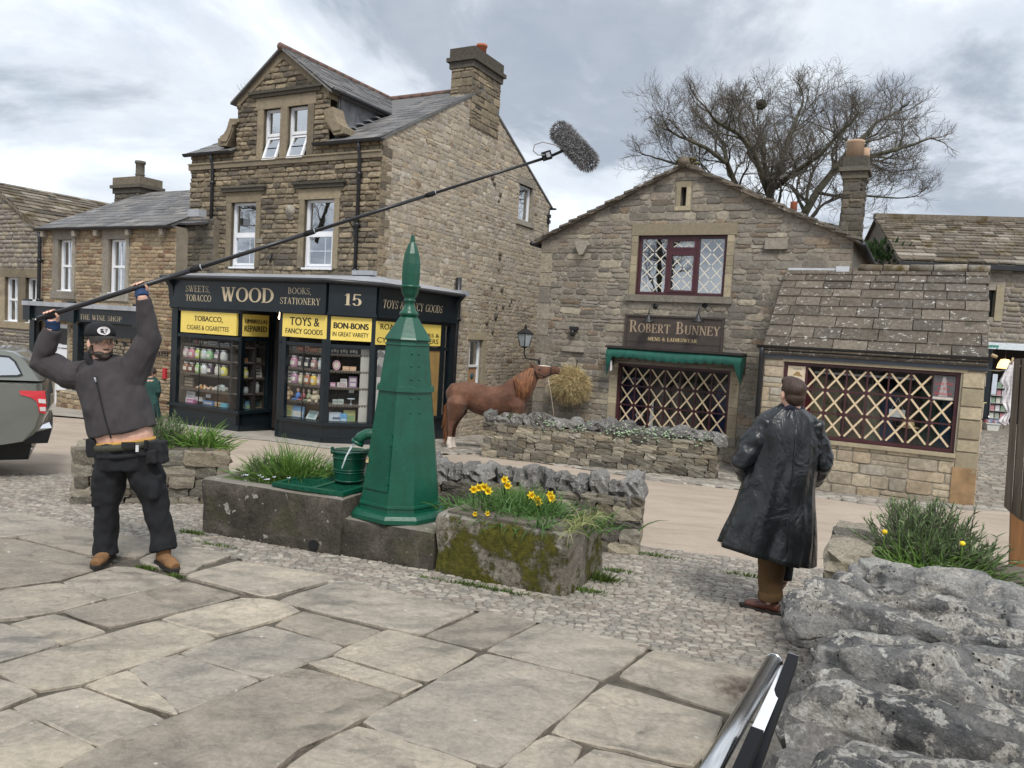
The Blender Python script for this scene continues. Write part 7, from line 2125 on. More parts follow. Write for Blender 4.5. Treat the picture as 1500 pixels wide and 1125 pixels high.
while d < .95:
 for z in (.1,.28,.45,.6): place(r.choice(DRY),NP(L,d,z),nn,nu,(.34,.26,.19),(0,0,0),NW,'stone')
 d += .3
def near_block(k,pts,zt,th,tilt=0.0,yaw=0.0):
 """pts: s0, s1 along the wall, d0, d1 across; broken limestone slab with a flattish weathered top"""
 s0, s1, d0, d1 = pts; s1 -= .03
 bm = bmesh.new(); bmesh.ops.create_cube(bm,size=2.0)
 bmesh.ops.subdivide_edges(bm,edges=bm.edges[:],cuts=34,use_grid_fill=True)
 off = Vector((k*5.1,k*2.3,k*9.7)); sx, sy, sz = (s1-s0) / 2, (d1-d0) / 2, th / 2
 for v in bm.verts:
  c = v.co.copy(); s = c.normalized(); q = c * .74 + s * .33
  P = Vector((q.x*sx,q.y*sy,q.z*sz))
  w = P * 2.4 + off
  f = mnoise.fractal(w,1.0,2.1,4)
  side = 1 - abs(s.z)
  P += Vector((s.x,s.y,0)) * side * (.10*f+.045*mnoise.noise(P*9+off)+.02*mnoise.noise(P*24+off))
  cr = abs(mnoise.noise(Vector((P.x*5.0,P.y*1.7,P.z*5))+off))
  P.z += s.z * (.045*f+.022*mnoise.noise(P*7+off)+.016*mnoise.noise(P*19+off)+.010*mnoise.noise(P*43+off)-.035*max(0,.10-cr)/.10)
  dv_, pv_ = mnoise.voronoi(Vector((P.x*5,P.y*3.2,P.z*5))+off); P += s * (.05*(mnoise.cell(pv_[0]*3.7)-.5)*min(1,(dv_[1]-dv_[0])*6)-.022*max(0,1-(dv_[1]-dv_[0])*9))
  pit = mnoise.noise(P*26+off*2); P -= s * .016 * max(0,pit-.35)
  v.co = P + off
 me = bpy.data.meshes.new('limestone_block'); bm.to_mesh(me); bm.free()
 for p in me.polygons: p.use_smooth = True
 me.materials.append(M_ROCK)
 C = NP((s0+s1)/2,(d0+d1)/2,zt-th*.5)
 M = Matrix((nu,nn*-1,Vector((0,0,1)))).transposed().to_4x4()
 link('limestone_block',me,NW,M=Matrix.Translation(C) @ M @ Matrix.Rotation(tilt,4,'X') @ Matrix.Rotation(.17,4,'Y') @ Matrix.Rotation(R(yaw),4,'Z') @ Matrix.Translation(-off))
for k, q in enumerate([((-.5,.10,.02,.8),.72,.26,-.04,4),((.09,.57,-.13,1.3),.80,.26,-.05,-7),((.55,.90,.16,1.35),.89,.30,-.10,6),((.90,1.36,.05,1.4),.85,.26,-.02,-7),((1.38,1.92,.06,1.2),.89,.28,-.08,5),((1.95,2.32,-.12,.85),.86,.24,.05,-5),((1.90,2.4,.72,1.5),.86,.26,-.10,-8),((2.32,2.80,.0,.75),.85,.28,.02,5),((2.3,2.85,.6,1.4),.90,.28,-.08,-5),((2.76,3.2,.06,1.0),.86,.26,.03,3)]):
 near_block(k,*q)
# ----- troughs
TF0 = gnd(292,779); TF1 = gnd(492,813); TF2 = gnd(632,838); TF3 = gnd(828,876)
tu = (TF2-TF0).normalized(); tu.z = 0; tu.normalize(); tv = Vector((-tu.y,tu.x,0))
def block(b,O,u,v,L,D,H,z0=-.06,rnd_=.05,n=10,hollow=None,seed=1,amp=.022):
 """rough rectangular stone block/trough in metres, top follows the level z of O"""
 bm = bmesh.new()
 nx, ny, nz = max(4,int(L/.07)), max(4,int(D/.07)), max(4,int(H/.06))
 g = gz(O.x,O.y)
 def P(x,y,z):
  q = Vector((x*L,y*D,z*H)); c = Vector((L/2,D/2,H/2)); d = q - c; e_ = Vector((L,D,H)) / 2
  m = [max(0,abs(d[i])-(e_[i]-rnd_)) for i in range(3)]; l = math.sqrt(sum(a*a for a in m))
  if l > rnd_ * 1.0:
   for i in range(3):
    if m[i] > 0: d[i] = math.copysign(e_[i]-rnd_+m[i]*rnd_/l,d[i])
  q = c + d; f = mnoise.fractal(q*2.4+Vector((seed*3,seed,0)),1.0,2.0,4) * amp
  q += d.normalized() * f
  return O.xy.to_3d() + u * q.x + v * q.y + Vector((0,0,g+z0+q.z))
 def grid(fn,a,c):
  vs = [fn(i/a,j/c) for j in range(c+1) for i in range(a+1)]
  b.add(vs,[(j*(a+1)+i,j*(a+1)+i+1,(j+1)*(a+1)+i+1,(j+1)*(a+1)+i) for j in range(c) for i in range(a)],0,True)
 grid(lambda s,t:P(s,0,t),nx,nz); grid(lambda s,t:P(1-s,1,t),nx,nz)
 grid(lambda s,t:P(0,1-s,t),ny,nz); grid(lambda s,t:P(1,s,t),ny,nz)
 if not hollow: grid(lambda s,t:P(s,t,1),nx,ny)
 else:
  w = hollow
  ix0, ix1, iy0, iy1 = w / L, 1 - w / L, w / D, 1 - w / D
  def ringp(k,t):   # t 0 outer..1 inner, k around
   k = k % 4.0; e_ = int(k); f = k - e_
   o = [(f,0),(1,f),(1-f,1),(0,1-f)][e_]
   i_ = (ix0+(ix1-ix0)*o[0],iy0+(iy1-iy0)*o[1])
   return (o[0]+(i_[0]-o[0])*t,o[1]+(i_[1]-o[1])*t)
  m = 64
  vs = []
  for t in (0,.35,.7,1.0,1.0):
   for k in range(m):
    x, y = ringp(4*k/m,t); vs.append(P(x,y,1)-Vector((0,0,.16 if len(vs) >= 4*m else 0)))
  b.add(vs,[(i*m+k,i*m+(k+1) % m,(i+1)*m+(k+1) % m,(i+1)*m+k) for i in range(4) for k in range(m)],0,True)
 return P
b = MB(); L1 = (TF1-TF0).length; block(b,TF0,tu,tv,L1+.05,.92,.58,hollow=.13,seed=1)
TR1 = b.build('water_trough',M_TROUGH); tag(TR1,'long dark lichen-spotted stone trough under the green grating','trough')
b = MB(); c = [(.1,.1),(L1-.05,.1),(L1-.05,.82),(.1,.82)]; g = gz(TF0.x,TF0.y)
b.hexa([TF0.xy.to_3d()+tu*x+tv*y+Vector((0,0,g+.2)) for x,y in c]+[TF0.xy.to_3d()+tu*x+tv*y+Vector((0,0,g+.47)) for x,y in c]); b.build('soil',M_EARTH,TR1)
s, h = 0, 0
p = gnd(466,806); p = TF0 + tu * (p-TF0).dot(tu); p.z = gz(p.x,p.y) + .06; b = MB(); b.tube([p-tv*.016,p+tv*.04],.05,14,smooth=False); b.build('drain_hole',M_BLACK,TR1)
b = MB(); L2 = (TF2-TF1).length; block(b,TF1+tv*.02,tu,tv,L2,1.1,.40,seed=2)
PLN = b.build('stone_plinth',M_TROUGH); tag(PLN,'dark weathered stone plinth carrying the green pump','plinth')
b = MB(); mu = (TF3-TF2).normalized(); mu.z = 0; mu.normalize(); mv = Vector((-mu.y,mu.x,0)); L3 = (TF3-TF2).length
block(b,TF2,mu,mv,L3,.96,.56,hollow=.10,seed=3,amp=.03)
TR2 = b.build('flower_trough',M_TROUGHM); tag(TR2,'pale stone trough with thick yellow-green moss filled with daffodils','trough')
b = MB(); g = gz(TF2.x,TF2.y); c = [(.08,.08),(L3-.08,.08),(L3-.08,.88),(.08,.88)]
b.hexa([TF2.xy.to_3d()+mu*x+mv*y+Vector((0,0,g+.2)) for x,y in c]+[TF2.xy.to_3d()+mu*x+mv*y+Vector((0,0,g+.52)) for x,y in c]); b.build('soil',M_EARTH,TR2)
# ----- pump
PY = (TF1+tu*L2*.62+tv*.52)
PB = atY(585,752,PY.y); zb_ = PB.z - .015
PUMP = thing('water_pump','tall green cast iron village pump tapering up to a turned finial','pump',(PB.x,PB.y,zb_))
O = Vector((PB.x,PB.y,zb_)); k_ = PB.y / FPX
oct_ = [R(-90+a) for a in (-8,27,72,117,162,207,252,302)]
b = MB(); b.lathe([(.42,-.03),(.42,.0),(.46,.02),(.46,.055),(.435,.085),(.395,.10)],O,angs=oct_,smooth=False); b.build('base_plate',M_PUMP,PUMP)
def pr(z): return .385 - (.385-.20) * (z-.1) / (1.56)
b = MB(); b.lathe([(pr(.1),.10),(pr(1.19),1.19),(pr(1.66),1.66)],O,angs=oct_,smooth=False); BD_ = b.build('body',M_PUMP,PUMP)
def bandr(z0,z1,o):
 b = MB(); b.lathe([(pr(z0),z0),(pr(z0)+o,z0+.004),(pr(z1)+o,z1-.004),(pr(z1),z1)],O,angs=oct_,smooth=False); b.build('band',M_PUMP,PUMP)
bandr(.14,.17,.012); bandr(1.18,1.235,.022); bandr(1.60,1.625,.010)
b = MB(); b.lathe([(.218,1.645),(.225,1.655),(.218,1.672),(.092,1.875),(.08,1.885)],O,angs=oct_,smooth=False); b.build('cone',M_PUMP,PUMP)
b = MB(); b.lathe([(.075,1.88),(.077,1.895),(.090,1.905),(.088,1.925),(.062,1.955),(.046,2.0),(.044,2.035),(.055,2.045),(.055,2.055),(.044,2.065),(.06,2.09),(.078,2.13),(.083,2.175),(.093,2.183),(.093,2.2),(.08,2.205)],O,20); b.build('turned_neck',M_PUMP,PUMP)
b = MB(); b.lathe([(.083,2.20),(.087,2.32),(.084,2.42),(.070,2.52),(.045,2.60),(.028,2.635),(.024,2.64),(.018,2.70),(.008,2.715)],O,angs=oct_,smooth=False); b.build('finial',M_PUMP,PUMP)
def face_pt(i,t,z,o=0):
 a, c = oct_[i], oct_[(i+1) % 8]
 r_ = pr(z); A, B = Vector((math.cos(a),math.sin(a),0)) * r_, Vector((math.cos(c),math.sin(c),0)) * r_
 nrm = (A+B).normalized(); return O + A.lerp(B,t) + nrm * o + Vector((0,0,z))
def plate(name,i,t0,t1,z0,z1,o,m,parent,skew=0.0):
 b = MB(); b.hexa([face_pt(i,t0,z0,o),face_pt(i,t1,z0,o),face_pt(i,t1,z0,-.01),face_pt(i,t0,z0,-.01),face_pt(i,t0,z1,o),face_pt(i,t1,z1,o),face_pt(i,t1,z1,-.01),face_pt(i,t0,z1,-.01)])
 return b.build(name,m,parent)
dr = plate('door',7,.05,.97,.29,.80,.014,M_PUMP,PUMP)
for z in (.36,.70): plate('hinge',7,.93,1.0,z,z+.06,.024,M_PUMP,dr)
pp = face_pt(7,.10,.535,.03)
b = MB(); b.box(pp,.022,.016,.026); b.tube([pp+Vector((-.008,0,.012)),pp+Vector((-.008,0,.03)),pp+Vector((.008,0,.03)),pp+Vector((.008,0,.012))],.003,5); b.build('padlock',M_GOLD2,dr)
for i, t in ((0,.78),(1,.25)):
 for z in (1.0,1.13,1.30,1.42,1.53):
  p = face_pt(i,t,z,.0)
  b = MB(); b.sphere(p,.011,.011,.011,8,5); b.build('rivet',M_PUMP,PUMP)
sp = atY(549,632,PB.y-.02); z_ = sp.z
b = MB(); q = [O+Vector((-.2,0,z_-zb_)),sp,sp+Vector((-.07,-.0,-.005)),sp+Vector((-.12,0,-.035)),sp+Vector((-.15,0,-.085))]
b.tube(q,[.05,.05,.05,.05,.056],12); b.tube([q[-1]+Vector((.006,0,.01)),q[-1]+Vector((-.008,0,-.018))],.062,12); b.build('spout',M_PUMP,PUMP)
mw = NT('running_water'); mw.set(color=(.9,.95,1),rough=.05,alpha=.55); b = MB(); e_ = q[-1]
b.tube([e_,e_+Vector((-.05,0,-.06)),e_+Vector((-.10,0,-.16)),e_+Vector((-.135,0,-.27))],[.014,.010,.008,.007],8)
tag(b.build('water_jet',mw.mat),'thin stream of water running from the pump spout into the bucket','water',kind='stuff')
h0 = atY(560,585,PB.y); h1 = atY(549,608,PB.y); b = MB(); b.tube([atY(566,570,PB.y+.1),h0,h1],[.008,.012,.018],8); b.build('handle',M_BLKIRON,PUMP)
for o in [c for c in PUMP.children_recursive]:
 for v in o.data.vertices:
  z = v.co.z - zb_; v.co.z = zb_ + (z*.972 if z<1.66 else 1.6135+(z-1.66)*.885)
g0_ = TF0 + tu * .78 + tv * .04; gtop = gz(TF0.x,TF0.y) + .53
def GP(x,y,z=0): p = g0_ + tu * x + tv * y; return Vector((p.x,p.y,gtop+z))
GL_, GD = L1 - .75, .84
GR = thing('iron_grating','green iron grating lying over the right half of the trough','grating',GP(GL_/2,GD/2))
b = MB()
for x0, x1, y0, y1 in ((0,GL_,0,.05),(0,GL_,GD-.05,GD),(0,.05,.05,GD-.05),(GL_-.05,GL_,.05,GD-.05),(GL_*.52,GL_*.52+.05,.05,GD-.05)):
 b.hexa([GP(x,y,0) for x,y in ((x0,y0),(x1,y0),(x1,y1),(x0,y1))]+[GP(x,y,.035) for x,y in ((x0,y0),(x1,y0),(x1,y1),(x0,y1))])
b.build('frame',M_PUMP,GR)
b = MB(); stp = .085
for k in range(-20,40):
 for sg in (1,-1):
  x0 = k * stp; pts = []
  a, c = (x0,0), (x0+sg*GD,GD)
  P = clip(clip([(a[0]-.008,a[1]),(a[0]+.008,a[1]),(c[0]+.006,c[1]),(c[0]-.006,c[1])] if sg>0 else [(a[0]-.008,a[1]),(a[0]+.008,a[1]),(c[0]+.006,c[1]),(c[0]-.006,c[1])],-1,0,-.04),1,0,GL_-.04)
  if len(P) > 2: b.prism([GP(x,y,.022+.004*sg) for x,y in P],Vector((0,0,-.012)))
b.build('mesh_bars',M_PUMP,GR,kind='stuff')
bp = atY(510,722,TF1.y+.52); bz = gtop + .035
BK_ = thing('bucket','green metal bucket under the pump spout standing on the grating','bucket',(bp.x,bp.y,bz))
b = MB(); b.lathe([(.0,.02),(.118,.02),(.125,.0),(.125,.018),(.135,.06),(.158,.26),(.165,.30),(.172,.30),(.170,.285),(.160,.28),(.125,.03),(.0,.03)],(bp.x,bp.y,bz),28)
BB = b.build('bucket_body',M_PUMP,BK_)
for z in (.02,.10,.125,.235,.29): b = MB(); rr = .127 + (.168-.127) * z / .3; b.lathe([(rr-.004,z-.006),(rr+.006,z),(rr-.004,z+.008)],(bp.x,bp.y,bz),28); b.build('rib',M_PUMP,BK_)
b = MB(); b.tube([Vector((bp.x-.17,bp.y,bz+.3)),Vector((bp.x-.1,bp.y-.13,bz+.315)),Vector((bp.x,bp.y-.175,bz+.318)),Vector((bp.x+.1,bp.y-.13,bz+.315)),Vector((bp.x+.17,bp.y,bz+.3))],.006,6); b.build('handle',M_BLKIRON,BK_)
for sg in (-1,1): b = MB(); b.box((bp.x+.168*sg,bp.y,bz+.29),.02,.05,.06); b.build('lug',M_PUMP,BK_)
b = MB(); b.lathe([(0,.25),(.15,.25),(.15,.246),(0,.246)],(bp.x,bp.y,bz),20); b.build('water',mw.mat,BK_)
# ----- plants
def blade(b,P,d,L,w,bend,r,mi=0,seg=3):
 """one leaf blade from P along d, drooping"""
 side = d.cross(Vector((0,0,1))); side = side.normalized() if side.length > .01 else Vector((1,0,0))
 a = r.uniform(0,6.28); side = (side*math.cos(a)+d.cross(side)*math.sin(a)).normalized()
 p = Vector(P); q = Vector(d); vs = []
 for k in range(seg+1):
  ww = w * (1-(k/seg)**2*.92)
  vs += [p-side*ww,p+side*ww]
  p = p + q * (L/seg); q = (q+Vector((0,0,-bend/seg))+Vector((d.x,d.y,0))*bend*.4/seg).normalized()
 b.add(vs,[(2*k,2*k+1,2*k+3,2*k+2) for k in range(seg)],mi,True)
def tuft(name,label,cat,C,rx,ry,n,L,w,m,bend=1.0,seed=1,up=1.0,ax=None,group=None,stuff=False,spread=.8,parent=None):
 r = random.Random(seed); b = MB(); ax = ax or (Vector((1,0,0)),Vector((0,1,0)))
 for _ in range(n):
  x, y = r.gauss(0,.45), r.gauss(0,.45)
  P = Vector(C) + ax[0] * (x*rx) + ax[1] * (y*ry)
  d = (ax[0]*(x*spread+r.gauss(0,.35))+ax[1]*(y*spread+r.gauss(0,.35))+Vector((0,0,up))).normalized()
  blade(b,P,d,L*r.uniform(.45,1.15)*(1-.25*min(1,math.hypot(x,y))),w*r.uniform(.7,1.3),bend*r.uniform(.4,1.4),r)
 o = b.build(name,m,parent)
 if label: tag(o,label,cat,group,'stuff' if stuff else None)
 return o
def shrub(name,label,C,rad,n,m,seed,L=.16,h=1.0,cat='shrub'):
 """bushy clump: stems carrying many small narrow leaves"""
 r = random.Random(seed); t = thing(name,label,cat,C); b = MB(); bs = MB()
 for _ in range(n):
  a = r.uniform(0,6.283); e_ = r.uniform(.25,1.45)
  d = Vector((math.cos(a)*math.cos(e_),math.sin(a)*math.cos(e_),math.sin(e_)*h)).normalized()
  ln = rad * r.uniform(.55,1.08); P0 = Vector(C) + Vector((r.gauss(0,rad*.18),r.gauss(0,rad*.18),0)); P1 = P0 + d * ln
  bs.tube([P0,P0.lerp(P1,.5)+Vector((0,0,.02)),P1],[.005,.004,.002],3,cap=False)
  for k in range(17):
   t_ = r.uniform(.35,1.0); P = P0.lerp(P1,t_)
   blade(b,P,(d+Vector((r.gauss(0,.5),r.gauss(0,.5),r.gauss(.2,.4)))).normalized(),L*r.uniform(.3,.75),.0042,.25,r,0,2)
 b.build('foliage',m,t); bs.build('stems',M_TWIG,t,kind='stuff')
 return t
tt, A, u, n, L = W_LP
c = A + u * (L*.60) - n * .35; c.z = gz(c.x,c.y) + .54
shrub('planter_shrub','grey green lavender bush on the planter behind the boom operator',(c.x-.15,c.y+.15,c.z),.42,150,M_LAV,301,.10)
tuft('grass_clump','clump of broad green leaves beside the lavender on the left planter','plant',c+u*.32-n*.05,.28,.22,260,.45,.011,M_GRASS,1.1,302)
c = TF0 + tu * .62 + tv * .5; c = Vector((c.x,c.y,gz(TF0.x,TF0.y)+.46))
tuft('grass_clump','tall tuft of bright grass growing at the left end of the long trough','plant',c+tv*.05,.34,.24,900,.46,.006,M_GRASS,.9,303,1.0)
shrub('planter_shrub','rounded mat of small leaves at the foot of the trough grass',c-tu*.22-tv*.06,.26,110,M_LAV,304,.07)
def little_flowers(C,ax,rx,ry,n,m,seed,name,label):
 r = random.Random(seed)
 t = thing(name,label,'flowers',C)
 for k in range(n):
  P = Vector(C) + ax[0] * r.uniform(-rx,rx) + ax[1] * r.uniform(-ry,ry)
  b = MB(); h = r.uniform(.05,.13)
  b.tube([P,P+Vector((0,0,h))],.003,4,0)
  for j in range(5):
   a = j * 1.2566; q = P + Vector((0,0,h)); d = Vector((math.cos(a),math.sin(a)-.4,.5)).normalized(); s_ = d.cross(Vector((0,0,1))).normalized()
   b.add([q,q+d*.012+s_*.009,q+d*.022,q+d*.012-s_*.009],[(0,1,2,3)],1)
  link('bloom',b.mesh('bloom',[M_GRASS,m]),t)
little_flowers(c-tu*.05-tv*.34,(tu,tv),.32,.06,12,gm((.62,.6,.72)),305,'small_pansies','pale pansies and daisies along the front of the trough grass')
def FT_(x,y,z=.44): p = TF2 + mu * x + mv * y; return Vector((p.x,p.y,gz(TF2.x,TF2.y)+z))
tuft('daffodil_leaves','mass of long green daffodil leaves filling the mossy trough','plant',FT_(L3*.5,.5,.44),.62,.38,1700,.34,.0065,M_DAFL,1.9,306,.75,(mu,mv),spread=.5)
tuft('grass_clump','bright fine grass at the back of the mossy trough','plant',FT_(L3*.42,.74,.46),.35,.15,600,.26,.004,M_GRASS,.8,307,1.0,(mu,mv))
tuft('hanging_leaves','withered leaf strands hanging over the right end of the mossy trough','plant',FT_(L3*.99,.35,.52),.02,.36,120,.34,.004,leaf_mat('straw_leaf',(.20,.24,.08),(.36,.36,.16)),3.4,308,.35,(mu,mv),spread=.1)
tuft('hanging_leaves','green leaf strands hanging over the front of the mossy trough','plant',FT_(L3*.80,.04,.52),.07,.02,26,.34,.005,M_DAFL,3.6,309,.3,(mu,-mv),spread=.2)
def daffodil(px,py,d,label,sc=1.0):
 P = atY(px,py,d); base = FT_(0,0,.44); t = thing('daffodil',label,'flower',(P.x,P.y,base.z),'yellow daffodils in the mossy trough')
 r = random.Random(int(px*7+py)); f = Vector((r.uniform(-.5,.5),-1,r.uniform(-.1,.5))).normalized(); s_ = f.cross(Vector((0,0,1))).normalized(); w = s_.cross(f)
 b = MB(); b.tube([Vector((P.x-r.uniform(-.03,.03),P.y+.02,base.z)),Vector((P.x,P.y+.03,P.z-.06)),P-f*.02],[.006,.005,.004],5); b.build('stem',M_DAFL,t)
 R_ = .047 * sc
 for k in range(6):
  a = k * 1.0472; e_ = s_ * math.cos(a) + w * math.sin(a); g_ = f.cross(e_)
  b = MB(); b.add([P,P+e_*R_*.5+g_*R_*.36+f*.004,P+e_*R_*1.1-f*.004,P+e_*R_*.5-g_*R_*.36+f*.004],[(0,1,2,3)],0); b.build('petal',M_PETAL,t)
 b = MB(); n_ = 9; vs = []
 for z, rr in ((0,.35),(.5,.42),(.85,.62)):
  for k in range(n_):
   a = 2 * math.pi * k / n_; rk = R_ * rr * (1+(.12*(k % 2) if z>.8 else 0)); vs.append(P+f*(R_*z)+(s_*math.cos(a)+w*math.sin(a))*rk)
 b.add(vs,[(i*n_+k,i*n_+(k+1) % n_,(i+1)*n_+(k+1) % n_,(i+1)*n_+k) for i in range(2) for k in range(n_)]+[list(range(n_))],0,True); b.build('trumpet',M_TRUMPET,t)
dY = FT_(L3*.5,.5).y
for px, py, dd, lb in [(694,717,0,'far left bloom of the left daffodil cluster'),(702,714,.05,'second bloom of the left daffodil cluster'),(710,713,-.02,'topmost bloom of the left daffodil cluster'),(716,719,-.05,'lowest right bloom of the left daffodil cluster'),(740,703,.12,'upper of the two tall daffodils standing apart'),(744,711,.1,'lower of the two tall daffodils standing apart'),(778,725,0,'left bloom of the middle daffodil cluster'),(786,731,-.03,'right bloom of the middle daffodil cluster'),(789,736,-.06,'lowest bloom of the middle daffodil cluster'),(806,725,.05,'upper bloom of the right daffodil pair'),(809,731,.02,'lower bloom of the right daffodil pair')]:
 daffodil(px,py,dY+dd,lb,.82)
for px, py, lb in [(696,753,'small yellow bloom low at the left of the mossy trough'),(714,752,'second small yellow bloom low at the left'),(775,770,'small yellow bloom low at the trough centre'),(826,772,'small yellow bloom low at the right of the trough')]:
 daffodil(px,py,dY-.3,lb,.5)
tt, A, u, n, L = W_RP
c = A + u * (L*.40) - n * .55; c.z = gz(c.x,c.y) + .60
shrub('planter_shrub','bushy grey green shrub on the planter beyond the big limestone wall',c-n*.05-u*.12,.46,420,M_LAV,311,.09,2.0)
shrub('planter_shrub','darker twiggy shrub tangled into the right side of the big planter shrub',c+u*.08+Vector((0,0,-.02)),.36,200,M_LAV,312,.08)
tuft('grass_clump','long arching grass at the foot of the right planter shrub','plant',c+n*.28-u*.10,.34,.16,520,.40,.006,M_GRASS,1.7,313,.9,(u,n))
for px, py, lb in ((1296,779,'yellow flower at the left of the right planter grass'),(1410,796,'yellow flower at the right of the right planter grass')):
 P = atY(px,py,c.y-.35); b = MB(); b.sphere(P,.016,.016,.014,8,5); b.tube([P,P-Vector((0,0,.12))],.003,4,1)
 tag(link('yellow_flower',b.mesh('yellow_flower',[M_PETAL,M_GRASS])),lb,'flower')
for k, (px,py,rx,ry,nn_,L_) in enumerate([(845,865,.25,.08,260,.06),(880,850,.16,.10,320,.10),(740,868,.30,.03,160,.05),(690,858,.22,.03,140,.05),(215,833,.10,.02,150,.04),(258,845,.09,.015,110,.035),(282,782,.16,.05,200,.05),(320,800,.28,.04,120,.035),(960,815,.25,.05,160,.05),(1100,845,.3,.05,160,.05),(1350,1075,.1,.02,0,.03),(905,838,.2,.06,160,.05),(1438,728,.12,.1,160,.1),(640,850,.3,.02,90,.04)]):
 if nn_:
  P = gnd(px,py,.0); e1 = Vector((math.cos(R(-20)),math.sin(R(-20)),0))
  tuft('weeds','patch %s of low green weeds growing between the cobbles and slabs' % 'abcdefghijklmnop'[k],'weeds',P,rx,ry,nn_,L_,.004,M_MOSS,.8,320+k,1.0,(e1,Vector((-e1.y,e1.x,0))),stuff=True)
tt, A, u, n, L = W_BACK
for k, (s,q) in enumerate(((.30,1),(.58,1.2),(.64,.8),(.72,1.3),(.79,1.0),(.93,1.2),(.44,.7))):
 r = random.Random(340+k); P = A + u * (L*s) - n * .02; P.z = gz(P.x,P.y) + .74; b = MB()
 for _ in range(int(60*q)):
  Q = P + u * r.gauss(0,.13*q) + n * r.uniform(-.14,.08) + Vector((0,0,r.gauss(0,.07))); b.sphere(Q,.022,.02,.016,5,3)
 tag(b.build('wall_plant',M_SEDUM),'pale green cushion plant, %s from the left on the back wall' % ordinal([0,2,3,4,5,6,1][k]),'plant','pale cushion plants on the back wall','stuff')
P = A + u * (L*.13) - n * .2; P.z = gz(P.x,P.y) + .80
tuft('grass_clump','small green plant with mauve flowers on the left end of the back wall','plant',P,.25,.1,120,.16,.006,M_GRASS,.8,350)
P = atY(1297,392,24.0)
r = random.Random(360); t = thing('evergreen_bush','dark evergreen bush between the tall chimney and the mossy roof','bush',P); b = MB()
for _ in range(900):
 d = Vector((r.gauss(0,1),r.gauss(0,1),r.gauss(0,1))).normalized(); Q = P + Vector((d.x*1.2,d.y*1.0,d.z*.75)) * r.uniform(.5,1.05); blade(b,Q,(d+Vector((0,0,.3))).normalized(),.22,.05,.5,r,0,2)
b.build('foliage',M_EVERG,t); b = MB(); b.tube([P,P-Vector((0,0,4))],.12,7); b.build('trunk',M_BARK,t)
# ----- the bare tree
def bare_tree(base,label,limbs,D,seed,twig=1.0,depth=5):
 r = random.Random(seed); t = thing('bare_tree',label,'tree',base); bt, bl = MB(), MB()
 def grow(P,d,L,rad,lev):
  k = 4 if lev < 3 else 3; pts = [P]; rs = [rad]; q = d.copy()
  for i in range(k):
   q = (q+Vector((r.gauss(0,1),r.gauss(0,1),r.gauss(0,.8)))*(.22 if lev<2 else .30)+Vector((0,0,.05))).normalized()
   pts.append(pts[-1]+q*(L/k)); rs.append(rad*(1-.42*(i+1)/k))
  (bt if lev<2 else bl).tube(pts,rs,7 if lev==0 else (5 if lev<3 else 3),cap=False)
  if lev >= depth: return
  nb = (2,3,3,3,2)[min(lev,4)]
  for i in range(nb):
   f = .35 + .65 * (i+r.random()) / nb; x = f * k; j = min(int(x),k-1); S = pts[j].lerp(pts[j+1],x-j)
   ax = Vector((r.gauss(0,1),r.gauss(0,1),r.gauss(0,1))).normalized()
   dd = (q+ax*r.uniform(.45,.85)+Vector((0,0,.06))).normalized()
   grow(S,dd,L*r.uniform(.58,.82),max(rs[j]*r.uniform(.45,.62),.0055*twig),lev+1)
  grow(pts[-1],(q+Vector((r.gauss(0,.3),r.gauss(0,.3),.1))).normalized(),L*.66,rs[-1],lev+1)
 for pl, rad in limbs:
  pts = [Vector(p) for p in pl]; m = len(pts)
  rs = [rad*(1-.55*i/(m-1)) for i in range(m)]
  bt.tube(pts,rs,8)
  tot = sum((pts[i+1]-pts[i]).length for i in range(m-1))
  for i in range(1,m):
   d0 = (pts[i]-pts[i-1]).normalized()
   for _ in range(3):
    S = pts[i-1].lerp(pts[i],r.uniform(.3 if i==1 else 0,1)); ax = Vector((r.gauss(0,1),r.gauss(0,1),r.gauss(0,.7))).normalized()
    grow(S,(d0*.9+ax*.8+Vector((0,0,.10))).normalized(),(.7+.07*tot)*r.uniform(.7,1.25),rs[i]*.5,1)
  grow(pts[-1],(pts[-1]-pts[-2]).normalized(),(.6+.06*tot),rs[-1],1)
 bt.build('trunk',M_BARK,t); bl.build('crown',M_TWIG,t)
 return t
TD = 27.0
def tp(x,y,dd=0): return atY(920+x/3,90+y/3,TD+dd)      # from the tree crop
tb = atY(1150,420,TD); tb.z = gz(tb.x,tb.y)
fork = tp(640,610)
tb2 = atY(1168,420,TD); tb2.z = -1.4
L_ = [([(tb.x,tb.y,-1.4),tp(660,720),tp(625,600)],.30),
      ([tp(625,600),tp(585,480,-.5),tp(545,340,-1),tp(470,240,-1.5),tp(380,190,-2)],.12),
      ([tp(625,600),tp(650,480,.5),tp(700,330,1),tp(740,200,1),tp(770,110,1.5)],.12),
      ([tp(610,560),tp(610,420,1.5),tp(600,280,2),tp(560,150,2.5)],.10),
      ([tp(650,540),tp(760,440,-1),tp(860,360,-1.5),tp(960,230,-2)],.10),
      ([tb2,tp(775,670,.5),tp(850,560,.8),tp(930,440,1),tp(1020,300,1.2),tp(1110,200,1.5)],.17),
      ([tp(930,440,1),tp(1060,370,0),tp(1170,340,-1),tp(1280,300,-1)],.12),
      ([tp(850,560,.8),tp(960,590,0),tp(1080,590,-1),tp(1200,600,-1)],.06),
      ([tp(590,600,3)-Vector((0,0,2)),tp(470,510,2.5),tp(430,390,2),tp(330,300,2),tp(230,250,1.5)],.12),
      ([tp(470,510,2.5),tp(350,450,3),tp(220,400,3),tp(110,360,3)],.08),
      ([tp(430,390,2),tp(420,280,2.5),tp(370,200,2.5)],.07)]
fk = tp(625,600)
